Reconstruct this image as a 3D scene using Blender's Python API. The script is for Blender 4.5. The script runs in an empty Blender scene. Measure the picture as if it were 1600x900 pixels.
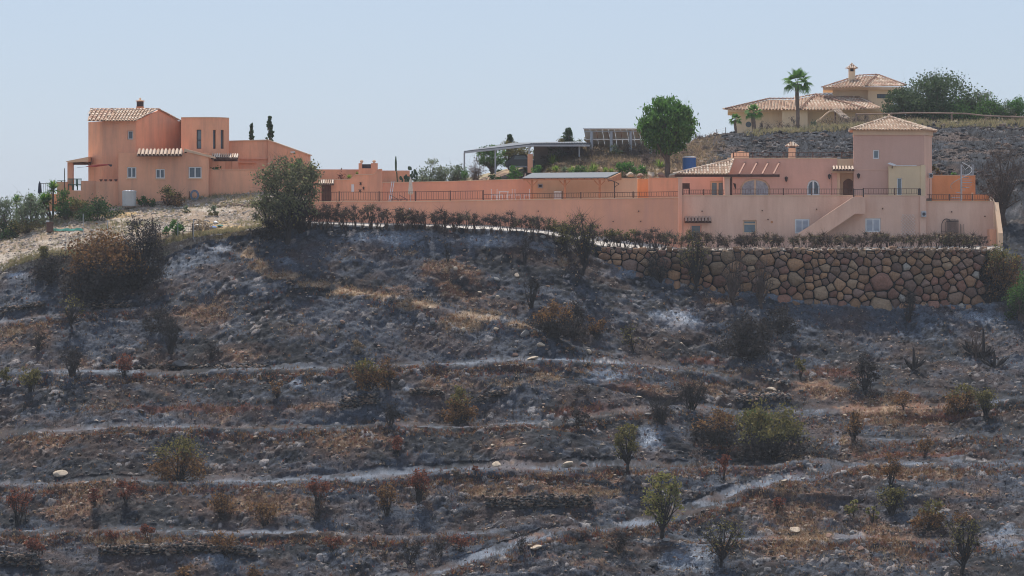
import bpy, math, random
import numpy as np
from mathutils import Vector, Matrix
# ------------------------------------------------------------------ camera, sky, sun, exposure
SC = bpy.context.scene
F, HV = 5000.0, 345.0            # focal length in photo pixels, horizon row of the photo
cam = bpy.data.cameras.new('camera'); camo = bpy.data.objects.new('camera', cam)
SC.collection.objects.link(camo); SC.camera = camo
cam.sensor_width = 36; cam.lens = F/1600*36; cam.shift_y = (HV-450)/1600
cam.clip_start = 1; cam.clip_end = 20000
camo.location = (0, 0, 0); camo.rotation_euler = (math.radians(90), 0, 0)
SUN_EL, SUN_AZ = 58, -14         # degrees; azimuth from +Y (away from the camera) towards +X
w = bpy.data.worlds.new("World"); SC.world = w; w.use_nodes = True
nt = w.node_tree; bg = nt.nodes['Background']
sky = nt.nodes.new('ShaderNodeTexSky'); sky.sky_type = 'NISHITA'; sky.sun_disc = False
sky.sun_elevation = math.radians(SUN_EL); sky.sun_rotation = math.radians(SUN_AZ)
sky.altitude = 100; sky.air_density = 0.8; sky.dust_density = 0.7; sky.ozone_density = 2.6
sk_mix = nt.nodes.new('ShaderNodeMixRGB'); sk_mix.inputs[0].default_value = 0.85      # hazy summer sky: the clear sky veiled by an even pale blue
nt.links.new(sky.outputs[0], sk_mix.inputs[1]); sk_mix.inputs[2].default_value = (2.10, 2.50, 3.16, 1)
nt.links.new(sk_mix.outputs[0], bg.inputs[0]); bg.inputs[1].default_value = 0.14
sl = bpy.data.lights.new('sun', 'SUN'); so = bpy.data.objects.new('sun', sl); SC.collection.objects.link(so)
sl.energy = 3.4; sl.angle = math.radians(0.6); sl.color = (1, 0.93, 0.84)
e, a = math.radians(SUN_EL), math.radians(SUN_AZ)
sd = Vector((math.cos(e)*math.sin(a), math.cos(e)*math.cos(a), math.sin(e)))
so.rotation_euler = sd.to_track_quat('Z', 'Y').to_euler(); so.location = sd*100
SC.view_settings.view_transform = 'Standard'; SC.view_settings.look = 'None'
SC.view_settings.gamma = 1; SC.view_settings.exposure = 0.60
SC.cycles.use_denoising = True; SC.cycles.pixel_filter_type = 'BLACKMAN_HARRIS'; SC.cycles.filter_width = 1.05
SC.cycles.volume_bounces = 0
SC.cycles.max_bounces = 6; SC.cycles.diffuse_bounces = 3; SC.cycles.transparent_max_bounces = 8
R = random.Random(7); NR = np.random.default_rng(7)
# ------------------------------------------------------------------ helpers
def P(u, v, D): return Vector(((u-800)*D/F, D, (HV-v)*D/F))
def Zv(v, D): return (HV-v)*D/F
def Xu(u, D): return (u-800)*D/F
def tag(o, label=None, cat=None, group=None, kind=None):
    if label: o['label'] = label
    if cat: o['category'] = cat
    if group: o['group'] = group
    if kind: o['kind'] = kind
    return o
def empty(name, loc, label, cat, group=None):
    o = bpy.data.objects.new(name, None); o.location = loc; o.empty_display_size = .5
    SC.collection.objects.link(o); o.rotation_mode = 'XYZ'
    return tag(o, label, cat, group, 'thing' if label else None)
def link(name, me, parent=None, kind=None):
    o = bpy.data.objects.new(name, me); SC.collection.objects.link(o)
    if parent:
        o.parent = parent; o.matrix_parent_inverse = Matrix.Identity(4)
    if kind: o['kind'] = kind
    return o
def fast_mesh(name, V, Fc, mat=None, smooth=False, cols=None):
    """V Nx3 array, Fc MxK array of equal-sized faces, cols: dict name->Nx4 or N float"""
    V = np.asarray(V, np.float32); Fc = np.asarray(Fc, np.int32); k = Fc.shape[1]; m = len(Fc)
    me = bpy.data.meshes.new(name); me.vertices.add(len(V)); me.vertices.foreach_set('co', V.ravel())
    me.loops.add(m*k); me.loops.foreach_set('vertex_index', Fc.ravel())
    me.polygons.add(m); me.polygons.foreach_set('loop_start', np.arange(0, m*k, k, dtype=np.int32))
    me.polygons.foreach_set('loop_total', np.full(m, k, np.int32))
    if smooth: me.polygons.foreach_set('use_smooth', np.ones(m, bool))
    me.update(calc_edges=True)
    for n, c in (cols or {}).items():
        if c.ndim == 1:
            at = me.attributes.new(n, 'FLOAT', 'POINT'); at.data.foreach_set('value', c.astype(np.float32))
        else:
            at = me.attributes.new(n, 'FLOAT_COLOR', 'POINT'); at.data.foreach_set('color', c.astype(np.float32).ravel())
    if mat: me.materials.append(mat)
    return me
class MB:
    """collects shapes in world coordinates; build() links them as one object under a parent (at parent's origin)"""
    def __init__(s): s.v = []; s.f = []
    def add(s, vs, fs):
        b = len(s.v); s.v += [tuple(p) for p in vs]; s.f += [tuple(b+i for i in f) for f in fs]; return s
    def box(s, x0, x1, y0, y1, z0, z1):
        vs = [(x, y, z) for x in (x0, x1) for y in (y0, y1) for z in (z0, z1)]
        return s.add(vs, [(0,1,3,2),(4,6,7,5),(0,4,5,1),(2,3,7,6),(0,2,6,4),(1,5,7,3)])
    def buv(s, u0, u1, v0, v1, D, dd):      # box whose front face fills u0..u1, v0..v1 at distance D
        return s.box(Xu(u0, D), Xu(u1, D), D, D+dd, Zv(v1, D), Zv(v0, D))
    def prism(s, pts, z0, z1):              # pts (x,y) ccw or cw
        n = len(pts); z1f = z1 if callable(z1) else (lambda x, y: z1)
        vs = [(x, y, z0) for x, y in pts]+[(x, y, z1f(x, y)) for x, y in pts]
        return s.add(vs, [tuple(range(n))[::-1], tuple(range(n, 2*n))]+[(i, (i+1) % n, n+(i+1) % n, n+i) for i in range(n)])
    def slab(s, pts, nrm, t):               # extrude 3D polygon by t along nrm
        n = len(pts); d = Vector(nrm).normalized()*t
        vs = [Vector(p) for p in pts]+[Vector(p)+d for p in pts]
        return s.add(vs, [tuple(range(n)), tuple(range(n, 2*n))[::-1]]+[(i, n+i, n+(i+1) % n, (i+1) % n) for i in range(n)])
    def tube(s, pts, rs, n=6, cap=True):
        pts = [Vector(p) for p in pts]; m = len(pts)
        if not hasattr(rs, '__len__'): rs = [rs]*m
        b = len(s.v); up = None
        for i, p in enumerate(pts):
            t = (pts[min(i+1, m-1)]-pts[max(i-1, 0)]).normalized()
            if up is None: up = t.orthogonal().normalized()
            up = (up-t*up.dot(t)); up = up.normalized() if up.length > 1e-5 else t.orthogonal().normalized()
            q = t.cross(up)
            for k in range(n):
                a = 2*math.pi*k/n; s.v.append(tuple(p+(up*math.cos(a)+q*math.sin(a))*rs[i]))
        for i in range(m-1):
            for k in range(n):
                k2 = (k+1) % n; s.f.append((b+i*n+k, b+i*n+k2, b+(i+1)*n+k2, b+(i+1)*n+k))
        if cap: s.f.append(tuple(b+k for k in range(n))[::-1]); s.f.append(tuple(b+(m-1)*n+k for k in range(n)))
        return s
    def lathe(s, c, prof, n=14, ax=None):
        c = Vector(c); b = len(s.v); m = len(prof)
        for r, z in prof:
            for k in range(n):
                a = 2*math.pi*k/n; s.v.append((c.x+r*math.cos(a), c.y+r*math.sin(a), c.z+z))
        for i in range(m-1):
            for k in range(n):
                k2 = (k+1) % n; s.f.append((b+i*n+k, b+i*n+k2, b+(i+1)*n+k2, b+(i+1)*n+k))
        s.f.append(tuple(b+k for k in range(n))[::-1]); s.f.append(tuple(b+(m-1)*n+k for k in range(n)))
        return s
    def mesh(s, name, mat, off=(0, 0, 0), smooth=False, bevel=0):
        me = bpy.data.meshes.new(name); o = Vector(off)
        me.from_pydata([Vector(v)-o for v in s.v], [], s.f); me.materials.append(mat)
        import bmesh
        bm = bmesh.new(); bm.from_mesh(me); bmesh.ops.recalc_face_normals(bm, faces=bm.faces)
        if bevel: bmesh.ops.bevel(bm, geom=list(bm.edges), offset=bevel, segments=1, affect='EDGES', clamp_overlap=True)
        bm.to_mesh(me); bm.free()
        if smooth: me.polygons.foreach_set('use_smooth', [True]*len(me.polygons))
        return me
    def build(s, name, mat, parent=None, smooth=False, kind=None, bevel=0):
        off = (0, 0, 0); p = parent
        while p is not None: off = tuple(a+b for a, b in zip(off, p.location)); p = p.parent
        return link(name, s.mesh(name, mat, off, smooth, bevel), parent, kind)
def world_loc(o):
    p = Vector((0, 0, 0))
    while o is not None: p += Vector(o.location); o = o.parent
    return p
# ------------------------------------------------------------------ numpy noise
_pt = NR.permutation(4096).astype(np.int64); _pr = NR.random(4096)
def _h(i, j, k=0): return _pt[(_pt[(_pt[i & 4095]+j) & 4095]+k) & 4095]
def vn2(x, y, seed=0):
    i = np.floor(x).astype(np.int64); j = np.floor(y).astype(np.int64); fx = x-i; fy = y-j
    fx = fx*fx*(3-2*fx); fy = fy*fy*(3-2*fy)
    g = lambda a, b: _pr[_h(i+a, j+b, seed)]
    return (g(0,0)*(1-fx)+g(1,0)*fx)*(1-fy)+(g(0,1)*(1-fx)+g(1,1)*fx)*fy
def fbm(x, y, o=4, seed=0, gain=.5):
    s = 0; a = 1; t = 0
    for k in range(o):
        c, n = math.cos(k*1.3), math.sin(k*1.3)
        s = s+a*vn2((x*c-y*n)*2**k+k*17.3, (x*n+y*c)*2**k-k*9.1, seed+k); t += a; a *= gain
    return s/t
def worley(x, y, seed=0):
    i = np.floor(x).astype(np.int64); j = np.floor(y).astype(np.int64)
    best = np.full(x.shape, 9.); bid = np.zeros(x.shape)
    for a in (-1, 0, 1):
        for b in (-1, 0, 1):
            h = _h(i+a, j+b, seed); px = i+a+_pr[h]; py = j+b+_pr[(h*7+13) & 4095]
            ang = _pr[(h*3+5) & 4095]*3.14; el = 1+_pr[(h*11+3) & 4095]*.8
            dx = x-px; dy = y-py; ca, sa = np.cos(ang), np.sin(ang)
            d = np.hypot(dx*ca+dy*sa, (dy*ca-dx*sa)*el); m = d < best
            best = np.where(m, d, best); bid = np.where(m, _pr[(h*5+77) & 4095], bid)
    return best, bid
def ss(a, b, x): t = np.clip((x-a)/(b-a), 0, 1); return t*t*(3-2*t)
def I(u, pts): pts = np.array(pts, float); return np.interp(u, pts[:, 0], pts[:, 1])
# ------------------------------------------------------------------ materials
def mat(name, base, var=.15, scale=1.5, rough=.9, bump=.15, bscale=12, metal=0, stains=0, spec=.3, stain_col=None, dist=.02):
    m = bpy.data.materials.new(name); m.use_nodes = True; n = m.node_tree.nodes; l = m.node_tree.links
    b = n['Principled BSDF']; b.inputs['Roughness'].default_value = rough; b.inputs['Metallic'].default_value = metal
    b.inputs['Specular IOR Level'].default_value = spec
    tc = n.new('ShaderNodeTexCoord'); no = n.new('ShaderNodeTexNoise'); no.inputs['Scale'].default_value = scale
    no.inputs['Detail'].default_value = 5; no.inputs['Roughness'].default_value = .6
    l.new(tc.outputs['Object'], no.inputs['Vector'])
    r = n.new('ShaderNodeValToRGB'); r.color_ramp.elements[0].position = .3; r.color_ramp.elements[1].position = .7
    c = np.array(base); r.color_ramp.elements[0].color = (*np.clip(c*(1-var), 0, 1), 1); r.color_ramp.elements[1].color = (*np.clip(c*(1+var), 0, 1), 1)
    l.new(no.outputs['Fac'], r.inputs[0]); out = r.outputs[0]
    if stains:
        mp = n.new('ShaderNodeMapping'); mp.inputs['Scale'].default_value = (1.1, 1.1, .16)
        l.new(tc.outputs['Object'], mp.inputs[0])
        n2 = n.new('ShaderNodeTexNoise'); n2.inputs['Scale'].default_value = .9; n2.inputs['Detail'].default_value = 6; n2.inputs['Roughness'].default_value = .65
        l.new(mp.outputs[0], n2.inputs['Vector'])
        r2 = n.new('ShaderNodeValToRGB'); r2.color_ramp.elements[0].position = .42; r2.color_ramp.elements[1].position = .68
        r2.color_ramp.elements[0].color = (0, 0, 0, 1); r2.color_ramp.elements[1].color = (stains,)*3+(1,)
        l.new(n2.outputs['Fac'], r2.inputs[0])
        mx = n.new('ShaderNodeMixRGB'); l.new(r2.outputs[0], mx.inputs[0]); l.new(out, mx.inputs[1])
        mx.inputs[2].default_value = (*(stain_col or np.array(base)*.6), 1); out = mx.outputs[0]
    l.new(out, b.inputs['Base Color'])
    if bump:
        n3 = n.new('ShaderNodeTexNoise'); n3.inputs['Scale'].default_value = bscale; n3.inputs['Detail'].default_value = 6
        l.new(tc.outputs['Object'], n3.inputs['Vector'])
        bp = n.new('ShaderNodeBump'); bp.inputs['Strength'].default_value = bump; bp.inputs['Distance'].default_value = dist*3
        l.new(n3.outputs['Fac'], bp.inputs['Height']); l.new(bp.outputs[0], b.inputs['Normal'])
    return m
def mat_attr(name, rough=.9, bump=.5, bscale=3, dist=.08, fine=.35, spec=.2, attr='col', trans=0):
    """base colour from the mesh's own colour attribute times fine noise"""
    m = bpy.data.materials.new(name); m.use_nodes = True; n = m.node_tree.nodes; l = m.node_tree.links
    b = n['Principled BSDF']; b.inputs['Roughness'].default_value = rough; b.inputs['Specular IOR Level'].default_value = spec
    at = n.new('ShaderNodeAttribute'); at.attribute_name = attr
    tc = n.new('ShaderNodeTexCoord'); no = n.new('ShaderNodeTexNoise'); no.inputs['Scale'].default_value = bscale*2.3
    no.inputs['Detail'].default_value = 8; no.inputs['Roughness'].default_value = .75
    l.new(tc.outputs['Object'], no.inputs['Vector'])
    mr = n.new('ShaderNodeMapRange'); mr.inputs[1].default_value = .3; mr.inputs[2].default_value = .7
    mr.inputs[3].default_value = 1-fine; mr.inputs[4].default_value = 1+fine
    l.new(no.outputs['Fac'], mr.inputs[0])
    vm = n.new('ShaderNodeVectorMath'); vm.operation = 'SCALE'
    l.new(at.outputs['Color'], vm.inputs[0]); l.new(mr.outputs[0], vm.inputs['Scale']); l.new(vm.outputs[0], b.inputs['Base Color'])
    if bump:
        n3 = n.new('ShaderNodeTexNoise'); n3.inputs['Scale'].default_value = bscale; n3.inputs['Detail'].default_value = 10; n3.inputs['Roughness'].default_value = .7
        l.new(tc.outputs['Object'], n3.inputs['Vector'])
        bp = n.new('ShaderNodeBump'); bp.inputs['Strength'].default_value = bump; bp.inputs['Distance'].default_value = dist
        l.new(n3.outputs['Fac'], bp.inputs['Height']); l.new(bp.outputs[0], b.inputs['Normal'])
    return m
# ------------------------------------------------------------------ the hill: one sheet
FU = np.arange(-60, 1662, 1.75)
U1 = np.concatenate([np.linspace(-900, -80, 24), FU, np.linspace(1690, 2500, 24)])
TOPS = [(-100,440),(0,425),(60,405),(250,388),(300,372),(380,362),(420,356),(480,350),(520,354),(600,356),(760,360),(850,368),(895,384),(935,407),(1000,432),(1060,444),(1100,452),(1150,461),(1240,469),(1300,472),(1400,476),(1500,480),(1560,478),(1620,470)]
L = [  # (v(u), D(u), rows to reach it)
 ([(0,1060)], [(0,150)], 0),
 ([(0,960)], [(0,184)], 6),
 (TOPS, [(0,243)], 335),
 ([(-100,432),(0,414),(60,396),(250,378),(300,366),(380,358),(420,353),(480,348.5),(600,355),(760,359),(850,366.5),(895,374),(940,387),(1010,391),(1060,392),(1545,391),(1570,408),(1620,425)], [(0,243.8),(900,243.6),(935,244.3),(1545,244.3),(1600,246)], 34),
 ([(-100,395),(0,385),(150,350),(250,340),(380,346),(480,347),(600,350),(760,353),(850,360),(900,366),(960,374),(1020,383),(1060,387.5),(1300,387),(1545,384),(1570,375),(1620,385)], [(0,250),(480,249.6),(1060,249.6),(1100,250.2),(1620,252)], 26),
 ([(-100,372),(0,359),(60,345),(100,333),(190,322),(300,310),(415,299),(470,300),(500,320),(1035,320),(1055,386),(1545,381),(1570,345),(1620,350)], [(0,257),(470,257),(490,257.6),(1060,257.6),(1620,257)], 26),
 ([(-100,376),(0,364),(100,345),(190,332),(470,300),(500,286),(830,285),(1060,281),(1100,300),(1455,320),(1530,318),(1560,305),(1620,300)], [(0,262),(480,259),(1620,262)], 10),
 ([(-100,385),(190,350),(470,310),(500,287),(830,281),(860,262),(1060,262),(1100,250),(1440,262),(1620,250)], [(0,269),(1620,269)], 22),
 ([(-100,420),(190,400),(470,340),(500,302),(700,300),(780,268),(830,256),(870,240),(920,230),(1000,229),(1050,235),(1080,224),(1120,208),(1180,206),(1250,203),(1330,197),(1400,191),(1620,192)], [(0,283),(850,277),(1050,279),(1120,294),(1620,298)], 52),
 ([(-100,470),(500,330),(800,262),(1000,232),(1100,225),(1180,209),(1300,206),(1400,200),(1620,200)], [(0,300),(1100,322),(1620,322)], 8),
 ([(0,560)], [(0,470)], 6)]
Vr, Dr, Tr = [], [], []
pv = I(U1, L[0][0]); pd = I(U1, L[0][1])
seg = []
for li, (vl, dl, n) in enumerate(L):
    cv = I(U1, vl); cd = I(U1, dl)
    if li == 0: Vr.append(cv); Dr.append(cd); seg.append((li, 0)); continue
    for k in range(1, n+1):
        t = k/n; Vr.append(pv*(1-t)+cv*t); Dr.append(pd*(1-t)+cd*t); seg.append((li, t))
    pv, pd = cv, cd
VV = np.array(Vr); DD = np.array(Dr); UU = np.broadcast_to(U1, VV.shape).copy()
SEG = np.array([s[0] for s in seg])[:, None]; ST = np.array([s[1] for s in seg])[:, None]
# wobble the terrace edges, then turn part of the climb into terrace steps
wob = (fbm(UU/90, VV/40, 3, 3)-.5)*10
TER = [  # (line v(u), amplitude(u), half width)
 ([(0,585),(180,580),(400,577),(560,575),(700,569),(880,562),(1000,572),(1130,590),(1250,600),(1400,615),(1600,630)], [(0,.3),(150,.8),(560,1),(900,.8),(1100,.35),(1600,.35)], 7),
 ([(0,676),(300,670),(500,670),(700,666),(860,657),(960,648),(1050,636),(1200,640),(1350,640),(1600,632)], [(0,1),(850,1),(1000,.5),(1200,.5),(1600,.7)], 8),
 ([(0,760),(200,757),(450,750),(620,742),(720,735),(900,733),(1100,732),(1330,733),(1450,726),(1600,726)], [(0,1),(1600,1)], 8),
 ([(0,832),(200,831),(450,833),(650,838),(790,838)], [(0,1),(740,.9),(800,0)], 8),
 ([(0,925),(560,915),(690,895),(800,862),(870,838),(940,826),(1000,815),(1100,792),(1200,763),(1330,737),(1450,733)], [(0,.3),(560,.4),(680,1.1),(900,1.35),(1250,1.0),(1340,0)], 12),
 ([(900,845),(1000,840),(1100,840),(1350,842),(1600,850)], [(1040,0),(1100,.5),(1350,.8),(1600,.4)], 7),
 ([(300,372),(400,400),(450,430),(600,465),(700,487),(820,510),(900,545),(1000,565),(1150,590),(1300,640),(1600,700)], [(300,0),(360,.3),(900,.45),(1150,.2),(1300,0)], 5),
 ([(900,640),(1100,690),(1600,683)], [(1150,0),(1350,.5),(1600,.6)], 6),
 ([(0,500),(210,478),(300,470)], [(0,.5),(200,.5),(300,0)], 5)]
m = SEG == 2
M2 = np.broadcast_to(m, VV.shape)
g = ST*.62*np.ones_like(VV); gt = np.full(VV.shape, .62); FLAT = np.zeros_like(VV); EDGE = np.zeros_like(VV)
for line, amp, hw in TER:
    lv = I(UU, line)+wob*.35; am = I(UU, amp)*.085
    hw = hw*.64; st = ss(0, 1, (lv+hw-VV)/(2*hw)); g = g+am*st; gt = gt+am
    f = np.clip(1-np.abs(lv-VV)/hw, 0, 1)*np.clip(I(UU, amp)*1.6, 0, 1); FLAT = np.maximum(FLAT, f)
    EDGE = np.maximum(EDGE, np.exp(-((VV-lv-hw-9)/9)**2)*np.clip(I(UU, amp)*1.3, 0, 1))
DD = np.where(M2, 184+59*g/gt, DD)
far = SEG >= 8
# world positions
X = (UU-800)*DD/F; Y = DD.copy(); Z = (HV-VV)*DD/F
edge = np.minimum(ss(-900, -700, UU), 1-ss(2300, 2500, UU)); Z = -25+(Z+25)*edge
ds = np.sqrt(np.diff(Y, axis=0)**2+np.diff(Z, axis=0)**2); S = np.vstack([np.zeros((1, ds.shape[1])), np.cumsum(ds, 0)])
S = np.broadcast_to(S[:, 400:401], S.shape)*.5+S*.5
# normals
gx = np.stack([np.gradient(X, axis=1), np.gradient(Y, axis=1), np.gradient(Z, axis=1)], -1)
gy = np.stack([np.gradient(X, axis=0), np.gradient(Y, axis=0), np.gradient(Z, axis=0)], -1)
Nn = np.cross(gx, gy); Nn /= np.maximum(np.linalg.norm(Nn, axis=-1, keepdims=True), 1e-9); Nn[Nn[..., 2] < 0] *= -1
# regions
topv = I(UU, TOPS)
burn = I(UU, [(-100,450),(0,432),(40,412),(100,415),(250,398),(300,377),(380,364),(420,356),(480,349),(1700,300)])
BURNT = ((VV > burn+(fbm(UU/20, VV/12, 3, 9)-.5)*14) & (SEG <= 3)) | (SEG == 3) & (UU > 480)
right = ss(1555, 1580, UU)
HILLR = (SEG >= 6)*ss(1070, 1130, UU+(fbm(UU/20, VV/10, 3, 5)-.5)*60)
RGH = np.where(SEG == 2, 1.0, 0.0); RGH = np.where(SEG == 3, np.where((UU > 925) & (UU < 1560), .0, .35), RGH)
RGH = np.where(SEG == 4, np.where(UU > 1575, 1, np.where(UU < 470, .45, 0.0)), RGH)
RGH = np.where(SEG == 5, np.where(UU > 1575, 1, np.where(UU < 130, .5, np.where(UU < 440, .3, 0.0))), RGH)
RGH = np.where((SEG >= 6) & (SEG <= 8), np.where(UU > 840, ss(840, 900, UU)*.9, .1), RGH)
RGH = np.where((SEG == 7) & (UU < 850), 0.1, RGH)
RGH = RGH*(1-.72*FLAT)
big = fbm(X/9, S/7, 3, 11)-.5; mid = fbm(X/2.2, S/1.8, 3, 21)-.5; sm = fbm(X/.7, S/.6, 3, 31)-.5; smr = (1-np.abs(fbm(X/.9+mid, S/.7, 3, 151)-.5)*5)*.5
w1, i1 = worley(X/.95, S/.8, 41); w2, i2 = worley(X/.42, S/.36, 51)
n3d = fbm(X/.28, S/.24, 3, 131, .65)-.5; wx = X+sm*.5; streak = fbm((wx-S*.6)/.9, (S+X*.3)/3.4, 4, 61)
rock1 = np.where(i1 > .84, np.sqrt(np.clip(1-(w1/(.2+i1*.22))**2, 0, 1)), 0); rock2 = np.where(i2 > .70, np.sqrt(np.clip(1-(w2/(.25+i2*.25))**2, 0, 1)), 0)
rk = ss(.42, .62, fbm(X/5, S/3, 3, 71)+EDGE*.25-FLAT*.3)
H = RGH*(big*1.1*(SEG == 2)+big*.4+mid*.42*(.5+rk)+smr*.13+sm*.22+(.5-np.abs(streak-.5)*2)*.22+n3d*.15+rock1*.12*rk+rock2*.08*(.25+.75*rk))
# the cut banks just below terrace edges are undercut, the retaining slope rougher
X2 = X+Nn[..., 0]*H; Y2 = Y+Nn[..., 1]*H; Z2 = Z+Nn[..., 2]*H
GX, GY, GZ = X2, Y2, Z2
PU = 800+F*X2/Y2; PV = HV-F*Z2/Y2
def at(u, v, back=False):
    """ground point seen at photo pixel (u, v): the nearest one up the slope"""
    j = int(np.argmin(np.abs(U1-u))); col = PV[:, j]
    idx = np.nonzero(col <= v)[0]; i = int(idx[0]) if len(idx) else int(np.argmin(col))
    i = max(i, 1); t = (col[i-1]-v)/max(col[i-1]-col[i], 1e-4); t = min(max(t, 0), 1)
    a = Vector((GX[i-1, j], GY[i-1, j], GZ[i-1, j])); b = Vector((GX[i, j], GY[i, j], GZ[i, j]))
    p = a.lerp(b, t); p.x = (u-800)*p.y/F; return p
def gz(x, y):
    """ground height under (x, y)"""
    j = int(np.argmin(np.abs(U1-(800+F*x/y)))); return float(np.interp(y, np.maximum.accumulate(GY[:, j]), GZ[:, j]))
# ---- colours (base colours of char, ash, soil, straw and stone; char also paints bank shadow)
def C(*c): return np.array(c, float)
n1 = fbm(X/6, S/4, 4, 81); n2 = fbm(X/1.4, S/1.0, 4, 91, .6); n3 = fbm(X/.35, S/.3, 3, 101, .7); n4 = fbm(X/3+S/5, S/2.2, 4, 111, .6)
def mixc(c, d, t): t = np.clip(t, 0, 1)[..., None]; return c*(1-t)+np.asarray(d)*t
def blob(u, v, ru, rv): return np.exp(-(((UU-u)/ru)**2+((VV-v)/rv)**2))
def sumb(lst):
    s = np.zeros_like(VV)
    for b in lst: s = np.maximum(s, blob(*b[:4])*b[4])
    return s
CHAR, GREY, ASH, WHITE = C(.014,.016,.021), C(.068,.077,.098), C(.19,.212,.25), C(.58,.60,.64)
SOIL, TAN, RED, BROWN = C(.22,.105,.062), C(.42,.28,.17), C(.15,.052,.034), C(.092,.054,.042)
col = np.ones(VV.shape+(3,))*CHAR
n5 = fbm(X/.16, S/.14, 2, 141, .7); col = mixc(col, GREY, ss(.40, .60, n2*.42+n3*.33+n5*.25+(n1-.5)*.6))
ashm = sumb([(1060,505,50,26,.9),(945,590,45,18,.75),(465,602,14,16,.8),(637,612,14,8,.9),(345,382,25,12,.8),(20,425,30,10,.9),(310,872,60,18,.75),(1015,690,28,28,.8),
 (1540,502,60,13,.8),(1440,510,80,40,.45),(1270,510,50,14,.45),(1570,850,60,35,.7),(1080,872,60,30,.75),(1310,690,22,34,.55),(610,376,100,18,.72),(760,376,90,16,.75),(850,386,50,16,.6),(540,400,50,20,.5),(290,420,70,45,.55),
 (960,430,60,16,.6),(520,860,60,14,.5),(1180,660,60,12,.4),(1100,470,120,22,.4),(1400,560,60,30,.35),(450,405,40,16,.5),(600,400,60,25,.3),(480,493,30,12,.3),(200,500,100,30,.25),(60,465,50,14,.4),
 (1480,715,70,14,.5),(1390,785,120,40,.3),(1340,838,50,6,.9),(870,400,50,25,.35),(1110,790,60,7,.5),(1250,755,60,6,.45),(900,832,70,9,.6),(760,872,60,9,.7),(1000,815,50,8,.65),(830,850,50,9,.7),(1180,770,50,7,.55),(700,690,80,10,.3)])
uphr = HILLR*(SEG >= 6)
ashm = np.maximum(ashm, FLAT*(.34+.34*ss(.38, .62, n1))*(SEG == 2)); ashm = np.maximum(ashm, np.exp(-((VV-topv-5)/7)**2)*.55*(UU > 900)*(SEG == 2)*(UU < 1570))
col = mixc(col, ASH, ss(.50, .72, ashm*.62+n2*.3+n3*.2+n5*.12))
col = mixc(col, WHITE, ss(.80, 1.02, ashm*.72*(1-FLAT*.35)+n3*.35+n4*.32)*.8)
soilm = sumb([(700,425,70,30,.8),(620,460,60,22,.7),(430,480,70,25,.55),(330,480,70,30,.7),(60,520,70,30,.7),(130,560,60,24,.5),(1290,600,70,25,.8),(1400,645,90,24,.9),(1440,745,110,16,1),
 (1240,800,70,40,.75),(1380,860,80,45,.8),(1230,850,50,45,.8),(110,790,120,30,.75),(430,790,110,40,.6),(850,765,160,22,.9),(900,872,160,30,.7),(1100,610,110,20,.7),(250,650,160,16,.5),(560,700,120,18,.6),
 (760,700,60,18,.7),(280,870,160,26,.4),(730,455,70,30,.8),(830,590,80,25,.6),(700,610,90,25,.6),(1200,560,60,20,.5),(1330,500,40,12,.4),(1120,480,40,7,.8),(1500,770,80,20,.5),(640,780,120,26,.6),(60,700,60,22,.6),
 (1250,700,60,14,.5),(1340,700,40,30,.6),(420,560,60,15,.5),(250,540,60,20,.5),(500,640,80,14,.5),(1170,800,60,20,.6)])
soil = ss(.50, .66, soilm*.52+n4*.55+(n2-.5)*.4+(n5-.5)*.2)
col = mixc(col, BROWN, ss(.46, .70, n4+soilm*.25)*.6); col = mixc(col, mixc(np.ones_like(col)*SOIL, TAN, ss(.5, .75, n3)), soil*.85)
tanm = sumb([(388,392,14,14,1),(405,415,22,12,1),(440,430,36,7,1.2),(490,442,36,6,1.1),(545,453,40,7,1.2),(600,466,30,6,1.2),(650,480,45,9,1.1),(745,497,50,11,1.1),(815,512,30,7,1),(330,480,60,25,.45),(720,508,50,16,.9),(640,398,18,8,.8),(20,515,40,12,.8),(880,410,16,14,.8),
 (870,520,60,14,.6),(1260,838,60,26,.9),(850,590,60,14,.7),(790,598,50,8,.7),(1240,725,50,7,.9),(760,770,60,8,.8),(930,772,80,7,.8),(1220,780,30,20,.6),(1390,650,30,40,.7),(1320,690,16,30,.6),(420,790,50,12,.6),
 (200,850,90,7,.9),(1400,870,40,30,.6),(160,640,80,8,.5),(1140,585,70,10,.6),(70,600,40,10,.5),(480,520,60,8,.5),(600,870,60,10,.5),(1050,740,60,8,.5)])
col = mixc(col, TAN*.95, ss(.56, .8, tanm*.66+n3*.26+n2*.26)*.85)
redm = sumb([(310,640,180,9,.9),(900,642,70,9,1),(980,610,60,14,.7),(1430,714,150,7,1),(1500,648,160,6,1),(1300,585,70,14,.9),(620,665,60,5,.6),(1140,706,80,8,.8),(1100,565,60,8,.8),(1310,852,40,6,1),(1100,735,60,10,.6),(100,690,100,10,.6),(520,700,80,8,.5)])
redm = np.maximum(redm, EDGE*.62*(SEG == 2)); col = mixc(col, RED, ss(.50, .8, redm*.66+n2*.4)*.85)
# cuts: shadow beneath the terrace edges, painted in with char colour
col = mixc(col, CHAR, ss(.55, .8, np.exp(-((0))**2)*0+EDGE*.5+n4*.42)*.6)
# stones in the soil
stone = (rock1 > .25)*(i1 > .87)*(.15+.7*rk) + (rock2 > .3)*(i2 > .84)*(.1+.7*rk)
scv = np.where(rock1 > .2, i1, i2); sc = np.stack([.10+.36*((scv*97) % 1), .075+.30*((scv*97) % 1)+.03*((scv*31) % 1), .065+.26*((scv*97) % 1)+.05*((scv*31) % 1)], -1)
col = col*(1-np.clip(stone, 0, .85)[..., None])+sc*np.clip(stone, 0, .85)[..., None]
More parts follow.
